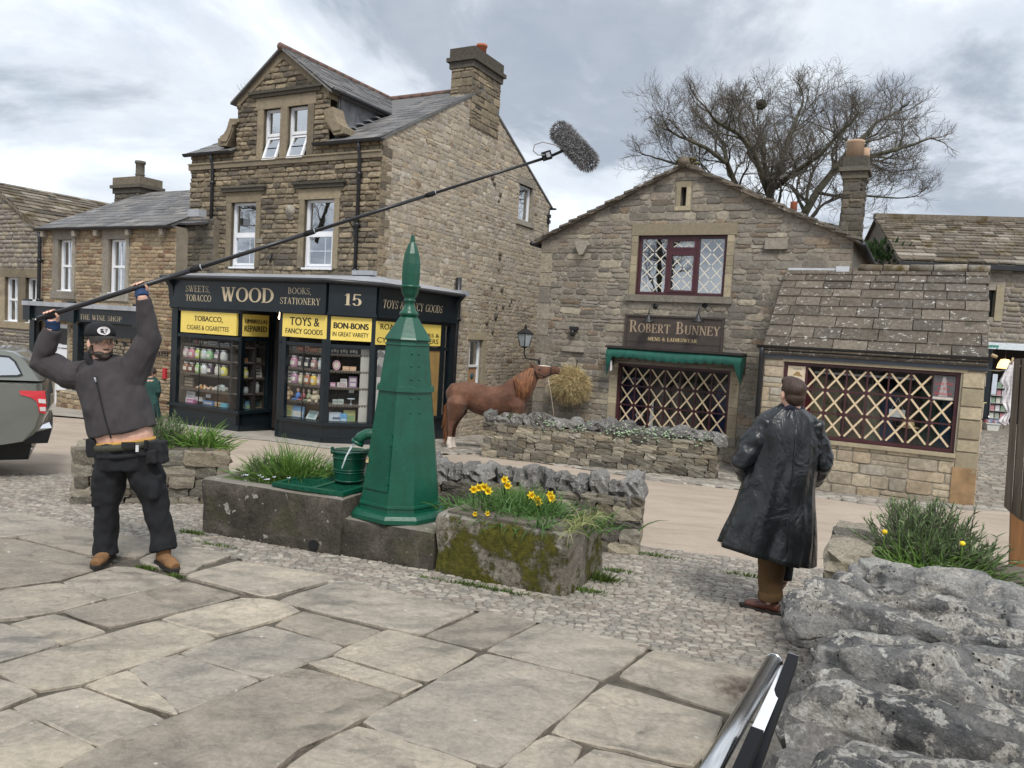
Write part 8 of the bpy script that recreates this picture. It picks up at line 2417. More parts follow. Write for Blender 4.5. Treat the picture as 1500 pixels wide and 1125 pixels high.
L_ = [(pl if q==0 else [fk+Vector(((p.x-fk.x)*.92,(p.y-fk.y),(p.z-fk.z)*.76)) if p.z>fk.z else p for p in pl],rd) for q,(pl,rd) in enumerate(L_)]
BT = bare_tree((tb.x,tb.y,gz(tb.x,tb.y)),'large bare winter tree spreading behind the big gable',L_,TD,401)
p = tp(585,190,-1); r = random.Random(5); b = MB()
for _ in range(120):
 d = Vector((r.gauss(0,1),r.gauss(0,1),r.gauss(0,.7))).normalized(); q = p + d * .13; e_ = d.cross(Vector((r.gauss(0,1),r.gauss(0,1),r.gauss(0,1)))).normalized() * .13; b.tube([q-e_,q+e_],.010,3)
tag(b.build('bird_nest',M_BARK),'dark round bird nest of twigs high in the bare tree','nest')
p = tp(1216,198,-1); b = MB(); b.tube([p+Vector((-.16,0,-.1)),p+Vector((-.05,0,0)),p+Vector((.06,0,.07)),p+Vector((.12,0,.16)),p+Vector((.18,0,.17))],[.012,.05,.055,.04,.01],8)
tag(b.build('bird',M_BLACK),'small black bird perched in the outer right branches of the bare tree','bird')
for k, (x,y,a) in enumerate(((-19,-4.5,1.2),(-33,10,2.6))):
 q = BT.copy(); col.objects.link(q); q.location = (x,y,gz(max(-20,x),y)); q.rotation_euler = (0,0,a); q['label'] = ('bare winter tree mirrored in the leaded upper window','bare winter tree mirrored in the sash windows above the sweet shop')[k]
 for ch in BT.children: c = ch.copy(); col.objects.link(c); c.parent = q
# ----- people
def fuse(b,name,m,parent=None,vox=.008,it=4,fold=0,fs=9,stretch=(1,1,1),seed=0):
 """weld overlapping closed shapes into one continuous surface, optionally with cloth folds"""
 o = bpy.data.objects.new('tmp',b.mesh('tmp',m)); col.objects.link(o)
 q = o.modifiers.new('r','REMESH'); q.mode = 'VOXEL'; q.voxel_size = vox
 q = o.modifiers.new('s','SMOOTH'); q.iterations = it; q.factor = .5
 bpy.context.view_layer.update()
 me = bpy.data.meshes.new_from_object(o.evaluated_get(bpy.context.evaluated_depsgraph_get()))
 bpy.data.objects.remove(o); me.name = name
 if fold:
  N = [v.normal.copy() for v in me.vertices]; st = Vector(stretch)
  for v, n in zip(me.vertices,N):
   w = Vector((v.co.x*st.x,v.co.y*st.y,v.co.z*st.z)) * fs + Vector((seed,0,0))
   v.co += n * fold * (mnoise.noise(w)+.8*(.5-abs(mnoise.noise(w*.7+Vector((5,2,9)))))+.4*mnoise.noise(w*2.3))
 for p in me.polygons: p.use_smooth = True
 if not me.materials: me.materials.append(m)
 return link(name,me,parent)
M_SKIN = mat('skin',(.68,.41,.31),.5,.12,12,.15,90,bdist=.001,spec=.4)
M_FLEECE = mat('charcoal_fleece',(.050,.044,.047),.95,.2,9,.5,160)
M_TROUS = mat('black_cargo_cloth',(.0055,.0062,.0085),.85,.45,7,.4,140)
M_SUEDE = mat('tan_suede',(.20,.105,.045),.9,.3,12,.4,120)
M_SOLE = mat('rubber_sole',(.02,.018,.016),.8)
M_CAP = mat('black_cap',(.010,.0105,.013),.9,.3,20,.3,160)
M_GLOVE = mat('blue_glove',(.018,.045,.115),.9,.3,20,.3,160)
M_BEARD = mat('dark_hair',(.045,.034,.028),.8,.5,40,.6,180)
M_HAIR = mat('brown_hair',(.045,.023,.014),.55,.5,30,.7,110,stretch=(3,3,.4))
M_BELT = mat('olive_webbing',(.05,.05,.036),.8,.2,30)
def add_head(b,C,f,k=1.0,up=Vector((0,0,1))):
 f = f.normalized(); s = f.cross(up).normalized(); up = s.cross(f); M = Matrix((f,s,up)).transposed()
 P = lambda x, y, z: C + (f*x+s*y+up*z) * k
 sp = lambda c, a, e_, d, n=12: b.sphere(c,a*k,e_*k,d*k,n,9,0,M)
 sp(P(-.01,0,.03),.098,.078,.092); sp(P(.022,0,-.035),.075,.062,.075); sp(P(.058,0,-.085),.03,.032,.024)
 sp(P(.07,0,.022),.024,.05,.014); b.tube([P(.08,0,.012),P(.102,0,-.018),P(.112,0,-.033)],[.010*k,.013*k,.016*k],8)
 for g in (-1,1):
  sp(P(.098,.012*g,-.036),.010,.009,.008,8); sp(P(-.012,.080*g,-.012),.024,.012,.034,8); sp(P(.05,.04*g,-.022),.03,.026,.028,8)
 sp(P(.088,0,-.061),.012,.024,.007,8); sp(P(.084,0,-.073),.012,.021,.008,8)
 b.tube([P(-.02,0,-.05),P(-.03,0,-.11),P(-.04,0,-.19)],[.058*k,.055*k,.068*k],12)
 return P, M
def eyes(P,t):
 b = MB()
 for g in (-1,1): b.sphere(P(.074,.032*g,.004),.012,.012,.010,8,6); b.sphere(P(.082,.032*g,.003),.006,.006,.006,8,5,1); b.tube([P(.082,.018*g,.026),P(.083,.034*g,.031),P(.070,.052*g,.024)],[.005,.006,.003],6,2)
 o = link('eyes',b.mesh('eyes',[gm((.6,.58,.55)),M_BLACK,M_BEARD]),t); o['kind'] = 'stuff'
def grip(b,H,a,back,wrist,r=.019,sg=1):
 """four fingers and a thumb closed over a pole through H along a"""
 a = a.normalized(); up = Vector((0,0,1)); up = (up-a*up.dot(a)).normalized(); bk = (back-a*back.dot(a)); bk = (bk-up*bk.dot(up)).normalized()
 dirn = lambda th: up * math.cos(th) + bk * math.sin(th)
 for i, (o,l,rr) in enumerate(((-.034,.9,.0095),(-.011,1.0,.0102),(.012,.96,.010),(.033,.8,.0086))):
  pts = [H+a*(o*1.05)+dirn(R(t))*(r+.011+(.012 if t>100 else 0)) for t in (165,118,70,25,-20,-62*l)]
  b.tube(pts,[rr*1.1,rr*1.1,rr,rr,rr*.92,rr*.75],8)
 c = H + dirn(R(165)) * (r+.022); b.tube([c,c.lerp(wrist,.45),wrist],.03,10,ell=[(.043,.017),(.040,.022),(.030,.027)],ref=a)
 b.tube([c.lerp(wrist,.3)+a*.035*sg,H+a*.052*sg+dirn(R(-150))*(r+.013),H+a*.050*sg+dirn(R(-95))*(r+.012)],[.014,.012,.009],8)
 return c
DB = gnd(196,826).y
def PP(x,y,d=0): return atY(x,y,DB+d)
MAN = None
pole0, pole1 = PP(56,467,-.16), atY(806,229,DB+.25)
pa = (pole1-pole0).normalized()
def on_pole(px):
 lo, hi = 0., 1.
 for _ in range(30):
  m_ = (lo+hi) / 2
  if proj(pole0.lerp(pole1,m_))[0] < px: lo = m_
  else: hi = m_
 return pole0.lerp(pole1,lo)
Hl, Hr = on_pole(74), on_pole(205)
b = MB(); HC = PP(148,502,-.05); fdir = Vector((.76,-.65,.05))
HP, HM = add_head(b,HC,fdir,1.06)
wl_, wr_ = PP(78,478,-.10), PP(208,432,-.10)
sh_l, sh_r = PP(113,543), PP(191,548); el, er = PP(60,526,-.05), PP(219,494,-.02)
b.tube([sh_l+Vector((.03,0,-.02)),el,wl_],[.05,.05,.038],12); b.tube([sh_r,er,wr_],[.055,.05,.038],12)
grip(b,Hl,pa,Vector((0,1,0)),wl_); grip(b,Hr,pa,Vector((0,1,0)),wr_)
b.tube([PP(146,530),PP(156,550),PP(165,580),PP(176,615),PP(182,640),PP(185,668)],1,20,ell=[(.10,.08),(.21,.12),(.21,.14),(.215,.165),(.218,.165),(.20,.13)],ref=(1,0,0))
for hp, kn, an, toe in ((PP(164,672),PP(158,745),PP(156,812),PP(142,826,-.14)),(PP(208,668),PP(229,740),PP(240,804),PP(256,818,-.12))):
 b.tube([hp,kn,an],[.10,.065,.045],12)
MAN = fuse(b,'person',M_SKIN,None,.0065,3)
tag(MAN,'bearded man in cap and charcoal fleece holding a long boom pole overhead','person')
eyes(HP,MAN)
b = MB(); b.sphere(HP(.040,0,-.082),.060,.066,.036,12,8,0,HM); b.sphere(HP(.072,0,-.098),.030,.033,.024,10,7,0,HM); b.sphere(HP(.089,0,-.050),.016,.030,.006,8,6,0,HM)
for g in (-1,1): b.sphere(HP(.004,.066*g,-.055),.022,.014,.045,8,6,0,HM)
fuse(b,'beard',M_BEARD,MAN,.006,2,.003,60)
b = MB(); b.sphere(HP(-.045,0,.02),.078,.082,.07,12,8,0,HM); fuse(b,'hair',M_BEARD,MAN,.008,1,.003,60)
b = MB(); n = 20; vs = []
for z, rr in ((.042,.98),(.07,1.02),(.102,.96),(.130,.78),(.147,.45),(.152,.05)):
 for k in range(n): a = 2 * math.pi * k / n; vs.append(HP(-.012+.118*rr*math.cos(a),.098*rr*math.sin(a),z))
b.add(vs,[(i*n+k,i*n+(k+1) % n,(i+1)*n+(k+1) % n,(i+1)*n+k) for i in range(5) for k in range(n)]+[list(range(n-1,-1,-1)),[5*n+k for k in range(n)]],0,True)
cp = b.build('cap',M_CAP,MAN)
b = MB(); m_ = 12; vs = []
for z in (0,-.006):
 for t in (0,.5,1):
  for k in range(m_+1):
   a = R(-78+156*k/m_); x = .104 * math.cos(a) + t * .085 * math.cos(a) ** .6; vs.append(HP(x-.01,(.096-.006*t)*math.sin(a),.054+z-.022*t-.03*math.sin(a)**2*(t+.3)))
w_ = m_ + 1; b.add(vs,[(i*w_+k,i*w_+k+1,(i+1)*w_+k+1,(i+1)*w_+k) for i in (0,1,3,4) for k in range(m_)]+[(2*w_+k,2*w_+k+1,5*w_+k+1,5*w_+k) for k in range(m_)],0,True)
b.build('cap_brim',mat('faded_brim',(.028,.024,.020),.9,.3,20),cp)
def decal(y0,z0,ry,rz,seg=16,off=.0):
 return [HP(-.012+.125*math.cos(math.asin(max(-.9,min(.9,(y0+ry*math.cos(2*math.pi*k/seg))/.1))))*(1.0-.9*max(0,z0+rz*math.sin(2*math.pi*k/seg)-.075))+.004+off,y0+ry*math.cos(2*math.pi*k/seg),z0+rz*math.sin(2*math.pi*k/seg)) for k in range(seg)]
b = MB(); b.add(decal(.022,.084,.040,.030),[list(range(16))],0); em = b.build('cap_emblem',M_CLOTH,cp)
b = MB()
for y_, z_, a, c in ((.008,.092,.011,.004),(.036,.092,.010,.006),(.012,.080,.004,.006),(.034,.077,.012,.007),(.022,.066,.010,.003)): b.add(decal(y_,z_,a,c,8,.002),[list(range(8))])
b.build('emblem_mark',M_BLACK,em,kind='stuff')
b = MB()
b.tube([PP(146,527,.01),PP(150,540),PP(160,562),PP(169,590),PP(177,615),PP(181,632)],1,24,ell=[(.115,.10),(.225,.14),(.245,.165),(.246,.185),(.246,.195),(.246,.195)],ref=(1,0,0))
b.tube([PP(122,550),PP(100,548),el,el.lerp(wl_,.35),wl_.lerp(el,.08)],[.112,.105,.088,.074,.055],14)
b.tube([PP(182,565),PP(198,540),er,er.lerp(wr_,.4),wr_.lerp(er,.08)],[.13,.108,.080,.070,.053],14)
JK = fuse(b,'fleece_jacket',M_FLEECE,MAN,.008,3,.017,7,(1.35,1.35,.75),3)
b = MB(); r1 = lambda t: PP(157+26*t,549+88*t,0) + Vector((0,-(.172+.035*min(1,t*1.6)),0))
b.tube([r1(k/12) for k in range(13)],.006,6); b.tube([r1(.02)+Vector((0,-.01,0)),r1(.10)+Vector((0,-.008,0))],.007,6,1)
link('zip',b.mesh('zip',[M_CAP,M_LEAD]),JK)
b = MB(); b.tube([PP(226,592,-.12),PP(229,612,-.12)],.006,6); b.build('pocket_zip',M_CAP,JK)
b = MB(); b.tube([PP(141,531,-.02),PP(146,526,-.03)],1,16,ell=[(.11,.105),(.094,.09)],ref=(1,0,0))
fuse(b,'dark_collar',M_CAP,MAN,.008,3,.006,14)
for H, w_ in ((Hl,wl_),(Hr,wr_)):
 b = MB(); dn = (w_-H).normalized(); c = H + Vector((0,.02,-.032)); b.tube([c,c.lerp(w_,.5),w_+dn*.02],1,12,ell=[(.053,.030),(.052,.035),(.046,.043)],ref=pa)
 for o in (-.034,-.011,.012,.033): b.tube([c+pa*o,H+pa*o+Vector((0,.036,.0))],.0135,8)
 fuse(b,'glove',M_GLOVE,MAN,.007,2,.002,40)
b = MB()
b.tube([PP(184,646),PP(186,660),PP(187,685)],1,24,ell=[(.228,.178),(.245,.185),(.225,.17)],ref=(1,0,0))
b.tube([PP(166,672),PP(160,710),PP(157,748),PP(156,785),PP(155,811)],[.132,.118,.090,.085,.092],16)
b.tube([PP(206,668),PP(217,705),PP(229,742),PP(236,775),PP(240,803)],[.132,.118,.090,.085,.092],16)
for x, y, sx in ((146,724,-1),(231,712,1)): b.box(PP(x,y,-.04),.05,.15,.17)
TS = fuse(b,'cargo_trousers',M_TROUS,MAN,.009,3,.020,6.5,(1.5,1.5,1.0),8)
b = MB(); b.tube([PP(184.5,647),PP(185.5,656)],1,28,ell=[(.240,.192),(.245,.196)],ref=(1,0,0)); bt_ = b.build('belt',M_BELT,MAN)
b = MB(); b.box(PP(188,652,-.20),.10,.012,.045,Matrix.Rotation(R(-4),3,'Y')); b.build('buckle',M_BLACK,bt_)
for x in (163,214): b = MB(); b.box(PP(x,651,-.19+abs(x-187)*.0022),.024,.02,.065); b.build('belt_loop',M_TROUS,bt_)
b = MB(); b.tube([PP(187,661),PP(187.5,667)],1,28,ell=[(.248,.195),(.246,.194)],ref=(1,0,0)); bt_ = b.build('tool_belt',M_CAP,MAN); b = MB(); b.box(PP(201,657,-.21),.02,.01,.05); b.build('tag',gm((.6,.6,.6)),bt_)
b = MB(); b.tube([PP(183.9,644),PP(184.4,648)],1,28,ell=[(.226,.176),(.232,.184)],ref=(1,0,0)); b.build('yellow_waistband',mat('mustard_cloth',(.45,.26,.06),.8),MAN)
for x, y, sx, sz in ((139,655,.08,.14),(230,662,.13,.17),(226,668,.07,.10)):
 b = MB(); b.box(PP(x,y,-.06-(.04 if sx<.1 and x>200 else 0)),sx,.12,sz,Matrix.Rotation(R(-6),3,'Y')); fuse(b,'belt_pouch',M_CAP,MAN,.010,3,.006,20)
for an, toe in ((PP(157,812),PP(143,826,-.16)),(PP(240,804),PP(256,817,-.13))):
 g_ = gz(toe.x,toe.y); d = (toe-an); d.z = 0; d.normalize(); s_ = Vector((-d.y,d.x,0)); O = an.copy(); O.z = g_
 b = MB(); b.tube([O-d*.06+Vector((0,0,.06)),O+d*.04+Vector((0,0,.062)),O+d*.13+Vector((0,0,.052)),O+d*.21+Vector((0,0,.04))],1,14,ell=[(.042,.045),(.046,.05),(.052,.042),(.04,.03)],ref=s_); b.tube([O+Vector((0,0,.05)),O+Vector((0,0,.17))],[.055,.055],12)
 bo = fuse(b,'boot',M_SUEDE,MAN,.008,3,.003,25)
 b = MB(); out = [(-.10,.0),(-.09,.036),(0,.043),(.10,.052),(.19,.046),(.245,.015),(.245,-.015),(.19,-.046),(.10,-.052),(0,-.043),(-.09,-.036)]
 b.prism([O+d*x+s_*y+Vector((0,0,.028)) for x,y in out],Vector((0,0,-.026))); b.build('boot_sole',M_SOLE,bo)
BP = thing('boom_pole','long black telescopic boom pole with a grey furry microphone windshield','boom pole',pole0)
seg = [(0,.30,.0195),(.30,.52,.0165),(.52,.76,.0140),(.76,1.0,.0115)]
for a, c, r_ in seg:
 b = MB(); b.tube([pole0.lerp(pole1,a),pole0.lerp(pole1,c)],r_,12); b.build('pole_section',mat('black_carbon',(.02,.02,.023),.35,.2,30) if a==0 else bpy.data.materials['black_carbon'],BP)
 if a: b = MB(); b.tube([pole0.lerp(pole1,a-.012),pole0.lerp(pole1,a+.006)],r_+.0075,12); b.build('collar',M_CAP,BP); b = MB(); b.tube([pole0.lerp(pole1,a+.004),pole0.lerp(pole1,a+.0075)],r_+.006,12); b.build('ring',M_LEAD,BP)
b = MB(); b.box(PP(801,228,.24),.075,.06,.06,Matrix.Rotation(R(-20),3,'Y')); b.box(PP(803,227,.20),.03,.02,.035,Matrix.Rotation(R(-20),3,'Y'),1); link('clip_box',b.mesh('clip_box',[M_CAP,M_LEAD]),BP)
m0, m1 = atY(822,194,DB+.30), atY(860,234,DB+.10)
b = MB(); b.tube([pole1,pole1.lerp((m0+m1)/2,.5),(m0+m1)/2],[.011,.012,.014],8); b.build('mount',M_CAP,BP)
b = MB(); b.tube([atY(x,y,DB+.2) for x,y in ((826,217),(812,212),(795,208),(783,212),(781,221),(788,227),(798,227))],.0045,6); b.build('cable',gm((.3,.3,.3)),BP)
ma_ = (m1-m0).normalized(); b = MB(); b.tube([m0-ma_*.02,m0,m1,m1+ma_*.02],[.045,.070,.070,.045],14); wsd = b.build('windshield',mat('grey_fur',(.115,.112,.115),.95,.4,30,c2=(.16,.155,.155)),BP)
r = random.Random(77); b = MB(); L = (m1-m0).length; e1 = ma_.orthogonal().normalized(); e2 = ma_.cross(e1)
for _ in range(5200):
 t = r.uniform(-.16,1.16); a = r.uniform(0,6.283); rad = .068 * math.sqrt(max(0,1-max(0,abs(t-.5)-.5)**2*30)); d = (e1*math.cos(a)+e2*math.sin(a)); P = m0 + ma_ * (L*t) + d * rad
 dd = (d+ma_*((t-.5)*.9+r.gauss(0,.3))+e1*r.gauss(0,.25)+Vector((0,0,-.25))).normalized(); blade(b,P,dd,r.uniform(.018,.042),.0026,.9,r,0,2)
b.build('fur',leaf_mat('fur_hair',(.13,.128,.13),(.42,.41,.415),.9,.1),wsd,kind='stuff')
# ---- man in the long waxed coat
DC = gnd(1128,898).y
def PC(x,y,d=0): return atY(x,y,DC+d)
M_WAX = NT('waxed_black_coat'); M_WAX.set(rough=.3,spec=.55,coat=.12,coatr=.25); q_ = M_WAX.noise(6,5,.6)
M_WAX.color(M_WAX.ramp(q_,[(.3,(.004,.0055,.007)),(.7,(.011,.0135,.017))])); M_WAX.roughness(M_WAX.rng(M_WAX.noise(11,4),.3,.7,.24,.46)); M_WAX.bump(M_WAX.math('ADD',M_WAX.noise(5.5,3,.5,(1,1,.55),1.2),M_WAX.math('MULTIPLY',M_WAX.noise(22,5,.6,(1,1,.7),.6),.10)),.55,.06); M_WAX = M_WAX.mat
b = MB(); C2 = PC(1160,577); f2 = Vector((-.16,.98,.03)); HP2, HM2 = add_head(b,C2,f2,1.03)
b.tube([PC(1157,598),PC(1156,615),PC(1152,660),PC(1148,720),PC(1142,765)],1,16,ell=[(.09,.08),(.19,.10),(.18,.11),(.16,.10),(.17,.11)],ref=(1,0,0))
ls, rs = PC(1126,624), PC(1186,628); le, re = PC(1084,676,-.02), PC(1207,678,-.02); lw_, rw_ = PC(1104,706,.2), PC(1188,706,.2)
for a, c, d in ((ls,le,lw_),(rs,re,rw_)):
 b.tube([a,c,d],[.06,.05,.035],10); dd = (d-c).normalized(); sd = dd.orthogonal().normalized()
 b.tube([d,d+dd*.07],1,10,ell=[(.03,.018),(.042,.016)])
 for i in range(4): b.tube([d+dd*.07+sd*(.03-.02*i),d+dd*.11+sd*(.03-.02*i),d+dd*(.13+.01*(i in (1,2)))+sd*(.03-.02*i)-Vector((0,0,.02))],[.010,.009,.007],6)
 b.tube([d+sd*.03,d+sd*.055+dd*.04,d+sd*.05+dd*.08],[.013,.011,.008],6)
b.tube([PC(1132,765),PC(1130,825),PC(1129,885)],[.085,.06,.042],10); b.tube([PC(1152,765,.05),PC(1148,820,.25),PC(1146,852,.22)],[.085,.06,.042],10)
b.tube([PC(1131,886),PC(1122,893,.04),PC(1112,896,.08)],[.04,.04,.03],10); b.tube([PC(1146,852,.22),PC(1143,860,.30)],[.04,.03],8)
COAT = fuse(b,'person',M_SKIN,None,.0075,3); tag(COAT,'man walking away in a long black waxed coat and brown corduroy trousers','person')
eyes(HP2,COAT)
b = MB(); b.sphere(HP2(-.024,0,.038),.102,.088,.088,14,10,0,HM2); b.sphere(HP2(-.055,0,-.02),.062,.074,.072,12,8,0,HM2); b.sphere(HP2(.03,0,.085),.075,.07,.045,12,8,0,HM2)
fuse(b,'hair',M_HAIR,COAT,.007,3,.004,40,(1,1,.4))
rows = [(1157,597,.105,.095,0,0),(1156,604,.16,.115,0,0),(1155,612,.235,.13,0,0),(1153,635,.265,.16,0,0),(1150,670,.255,.17,.0,.05),(1142,700,.262,.175,.0,.12),(1138,730,.285,.19,.01,.25),(1133,760,.315,.205,.03,.45),(1127,785,.342,.22,.05,.7),(1121,812,.368,.235,.075,1.0)]
n = 72; vs = []
for x, y, rx, ry, tl2, fo in rows:
 C = PC(x,y)
 for k in range(n):
  a = 2 * math.pi * k / n; f_ = 1 + fo * (.05*math.sin(5*a+y*.01)+.035*math.sin(9*a+1.3)+.02*math.sin(16*a)); fold = (.012+.012*(y>640)) * mnoise.noise(Vector((math.cos(a)*3.4,math.sin(a)*3.4,y*.028))) + .012 * (.4-abs(mnoise.noise(Vector((math.cos(a)*4+y*.02,math.sin(a)*4,y*.05))))) + .006 * mnoise.noise(Vector((math.cos(a)*8,math.sin(a)*8,y*.11)))
  vs.append(C+Vector((math.cos(a)*(rx*f_+fold),math.sin(a)*(ry*f_+fold*2),-tl2*math.cos(a)*.9)))
m_ = len(rows); b = MB(); b.add(vs,[(i*n+k,(i+1)*n+k,(i+1)*n+(k+1) % n,i*n+(k+1) % n) for i in range(m_-1) for k in range(n)],0,True)
CT = b.build('long_coat',M_WAX,COAT); sd_ = CT.modifiers.new('s','SUBSURF'); sd_.levels = sd_.render_levels = 2
so = CT.modifiers.new('t','SOLIDIFY'); so.thickness = .008; so.offset = -1
for a, c, d, k in ((PC(1124,620),le,lw_,0),(PC(1187,623),re,rw_,1)):
 b = MB(); b.tube([a,a.lerp(c,.5),c,c.lerp(d,.5),d],[.092,.094,.084,.074,.064],16); fuse(b,'sleeve',M_WAX,CT,.010,4,.026,8,(1,1,1.1),k*7)
b = MB(); pts = [PC(x,y,0)-Vector((0,d_,0)) for x,y,d_ in ((1157,612,.128),(1154,640,.163),(1150,680,.174),(1146,720,.186),(1140,760,.205),(1136,812,.235))]; b.tube(pts,.006,6); b.build('back_seam',M_WAX,CT)
b = MB(); b.tube([PC(1158,604,0),PC(1159,595,-.01)],1,20,ell=[(.135,.115),(.092,.092)],ref=(1,0,0)); b.tube([PC(1128,607,-.02),PC(1158,597,-.085),PC(1186,608,-.02)],[.018,.026,.018],8); fuse(b,'navy_collar',mat('navy_cord',(.006,.008,.02),.9,.3,30,.4,150),COAT,.008,2)
M_CORD = mat('brown_corduroy',(.115,.062,.022),.9,.25,5,.7,120,stretch=(1,1,.02),bdist=.004)
b = MB(); b.tube([PC(1135,790),PC(1131,825),PC(1129,850),PC(1128,876)],[.12,.105,.092,.086],18); b.tube([PC(1128,868),PC(1128,878)],.094,18); fuse(b,'corduroy_trousers',M_CORD,COAT,.010,3,.006,9)
b = MB(); b.tube([PC(1150,790,.1),PC(1147,825,.25),PC(1146,850,.22)],[.11,.085,.075],14); fuse(b,'trouser_leg',M_TROUS,COAT,.012,3,.006,9)  # far leg of the same trousers, coloured near-black to stand for shade
M_BROG = mat('brown_leather',(.115,.036,.022),.35,.25,12,.2,60,spec=.6)
O = PC(1130,888); g_ = gz(O.x,O.y)
d = Vector((-.80,.58,0)).normalized(); s_ = Vector((-d.y,d.x,0)); O.z = g_
b = MB(); b.tube([O-d*.06+Vector((0,0,.055)),O+d*.03+Vector((0,0,.06)),O+d*.13+Vector((0,0,.042)),O+d*.2+Vector((0,0,.034))],1,14,ell=[(.036,.042),(.042,.045),(.048,.034),(.036,.026)],ref=s_); b.tube([O+Vector((0,0,.05)),O+Vector((0,0,.11))],.046,12); sh = fuse(b,'shoe',M_BROG,COAT,.007,3)
b = MB(); b.prism([O+d*x+s_*y+Vector((0,0,.024)) for x,y in out],Vector((0,0,-.022))); b.build('shoe_sole',M_SOLE,sh)
b = MB(); q = PC(1146,853,.22); b.tube([q+Vector((0,0,.03)),q+Vector((-.03,.06,-.04)),q+Vector((-.06,.14,-.10))],[.045,.045,.03],10); fuse(b,'shoe',M_BROG,COAT,.008,3)
# ---- woman in green by the cottage wall
wp = gnd(222,616); Wm = lambda x, y, d=0: atY(x,y,wp.y+d)
b = MB(); P3, M3 = add_head(b,Wm(223,546),Vector((.8,.6,-.05)),1.0); b.tube([Wm(222,556),Wm(222,575),Wm(222,614)],[.13,.12,.10],10);
for x0, x1, x2 in ((214,212,216),(230,232,230)): b.tube([Wm(x0,560),Wm(x1,573),Wm(x2,584,.15)],[.05,.045,.035],8)
WMN = fuse(b,'person',M_SKIN,None,.012,2); tag(WMN,'dark haired woman in a long green dress standing by the cottage wall','person')
b = MB(); b.sphere(P3(-.02,0,.03),.115,.105,.11,12,8,0,M3); b.sphere(P3(-.07,0,-.02),.07,.085,.08,10,7,0,M3); fuse(b,'hair',M_BEARD,WMN,.014,2,.008,30)
b = MB(); b.tube([Wm(222,553),Wm(222,558),Wm(222,566),Wm(222,578),Wm(222,595),Wm(223,613)],1,16,ell=[(.10,.09),(.165,.12),(.165,.13),(.14,.12),(.18,.16),(.21,.19)],ref=(1,0,0))
for x0, x1, x2 in ((214,212,216),(230,232,230)): b.tube([Wm(x0,559),Wm(x1,573),Wm(x2,582,.15)],[.075,.07,.06],8)
fuse(b,'green_dress',mat('dark_green_wool',(.018,.062,.055),.9,.25,6,.3,80),WMN,.014,3,.012,9,(1.6,1.6,.4))
s, h = WI.px(240,547,.06); b = MB(); b.fbox(WI,s-.06,s+.06,h-.13,h+.13,0,.06); tag(b.build('red_wall_box',gm((.45,.02,.03))),'small red box fixed to the cottage wall beside the woman','wall box')
# ----- horse
HD = gnd(660,656).y
def HP_(x,y,d=0): return atY(640+x/6.25,500+y/6.25,HD+d)
kx = HD / FPX / 6.25
M_HORSE = NT('chestnut_coat'); M_HORSE.set(rough=.68,spec=.2,sheen=.15)
q_ = M_HORSE.ramp(M_HORSE.noise(3.0,6,.65),[(.32,(.070,.032,.020)),(.5,(.115,.052,.031)),(.7,(.18,.088,.055))])
M_HORSE.color(M_HORSE.mix(1.0,q_,M_HORSE.rng(M_HORSE.noise(40,4,.6,(1,1,3)),.3,.7,.85,1.15),'MULTIPLY')); M_HORSE = M_HORSE.mat
M_MANE = leaf_mat('chestnut_mane',(.10,.036,.014),(.28,.115,.045),.6,.1)
M_SOCK = mat('white_sock',(.62,.55,.48),.8,.15,12)
b = MB()
tor = [(98,545,30,.7),(108,540,62,.7),(130,530,92,.75),(165,505,125,.85),(230,500,132,.95),(300,495,128,.95),(380,525,140,1.0),(470,552,144,1.0),(560,550,142,.95),(640,530,148,.88),(715,525,150,.78),(765,552,112,.7),(788,556,82,.7),(806,560,36,.7)]
b.tube([HP_(x,y) for x,y,h,w in tor],1,20,ell=[(h*kx,h*kx*w*.85) for x,y,h,w in tor],ref=(0,0,1))
nk = [(700,500,148,.6),(765,430,128,.52),(820,365,104,.48),(865,305,80,.45),(905,268,55,.45)]
b.tube([HP_(x,y,-.02) for x,y,h,w in nk],1,16,ell=[(h*kx,h*kx*w) for x,y,h,w in nk],ref=(-.7,0,.7))
hd = [(885,262,46,.7),(930,280,66,.62),(975,285,62,.55),(1025,272,46,.55),(1075,264,38,.65),(1104,268,36,.7),(1120,272,28,.7),(1128,274,12,.7)]
b.tube([HP_(x,y,-.03) for x,y,h,w in hd],1,14,ell=[(h*kx,h*kx*w) for x,y,h,w in hd],ref=(0,0,1))
b.sphere(HP_(950,312,-.07),42*kx,.05,34*kx); b.sphere(HP_(1098,292,-.03),26*kx,.05,12*kx)
for dy in (-.07,.05): b.tube([HP_(890,238,dy),HP_(872,212,dy),HP_(852,192,dy)],1,8,ell=[(.05,.035),(.055,.03),(.016,.010)],ref=(0,1,0))
for dy, dx in ((-.14,0),(.16,32)):
 lg = [(190,500,60),(188,560,98),(168,640,82),(140,715,46),(126,775,30),(122,790,27),(120,850,20),(116,900,20),(112,935,25),(118,958,24),(122,985,34),(124,1000,36)]
 b.tube([HP_(x+dx*(.4 if y<640 else 1),y,dy) for x,y,h in lg],[h*kx for x,y,h in lg],12)
for dy, dx in ((-.13,0),(.13,24)):
 lg = [(728,520,50),(735,590,76),(742,690,52),(745,780,34),(744,800,32),(742,900,20),(742,945,26),(748,990,34),(750,1005,36)]
 b.tube([HP_(x+dx,y,dy) for x,y,h in lg],[h*kx for x,y,h in lg],12)
HO = fuse(b,'horse',M_HORSE,None,.016,11); tag(HO,'chestnut horse with one white sock stretching its neck to eat from the hay net','horse')
b = MB()
for dy, dx in ((-.14,0),(.16,32)): b.tube([HP_(x+dx,y,dy) for x,y in ((119,872),(115,905),(112,935),(118,958),(121,975))],[21.5*kx,23*kx,28*kx,27*kx,31*kx],12)
fuse(b,'white_sock',M_SOCK,HO,.012,2)
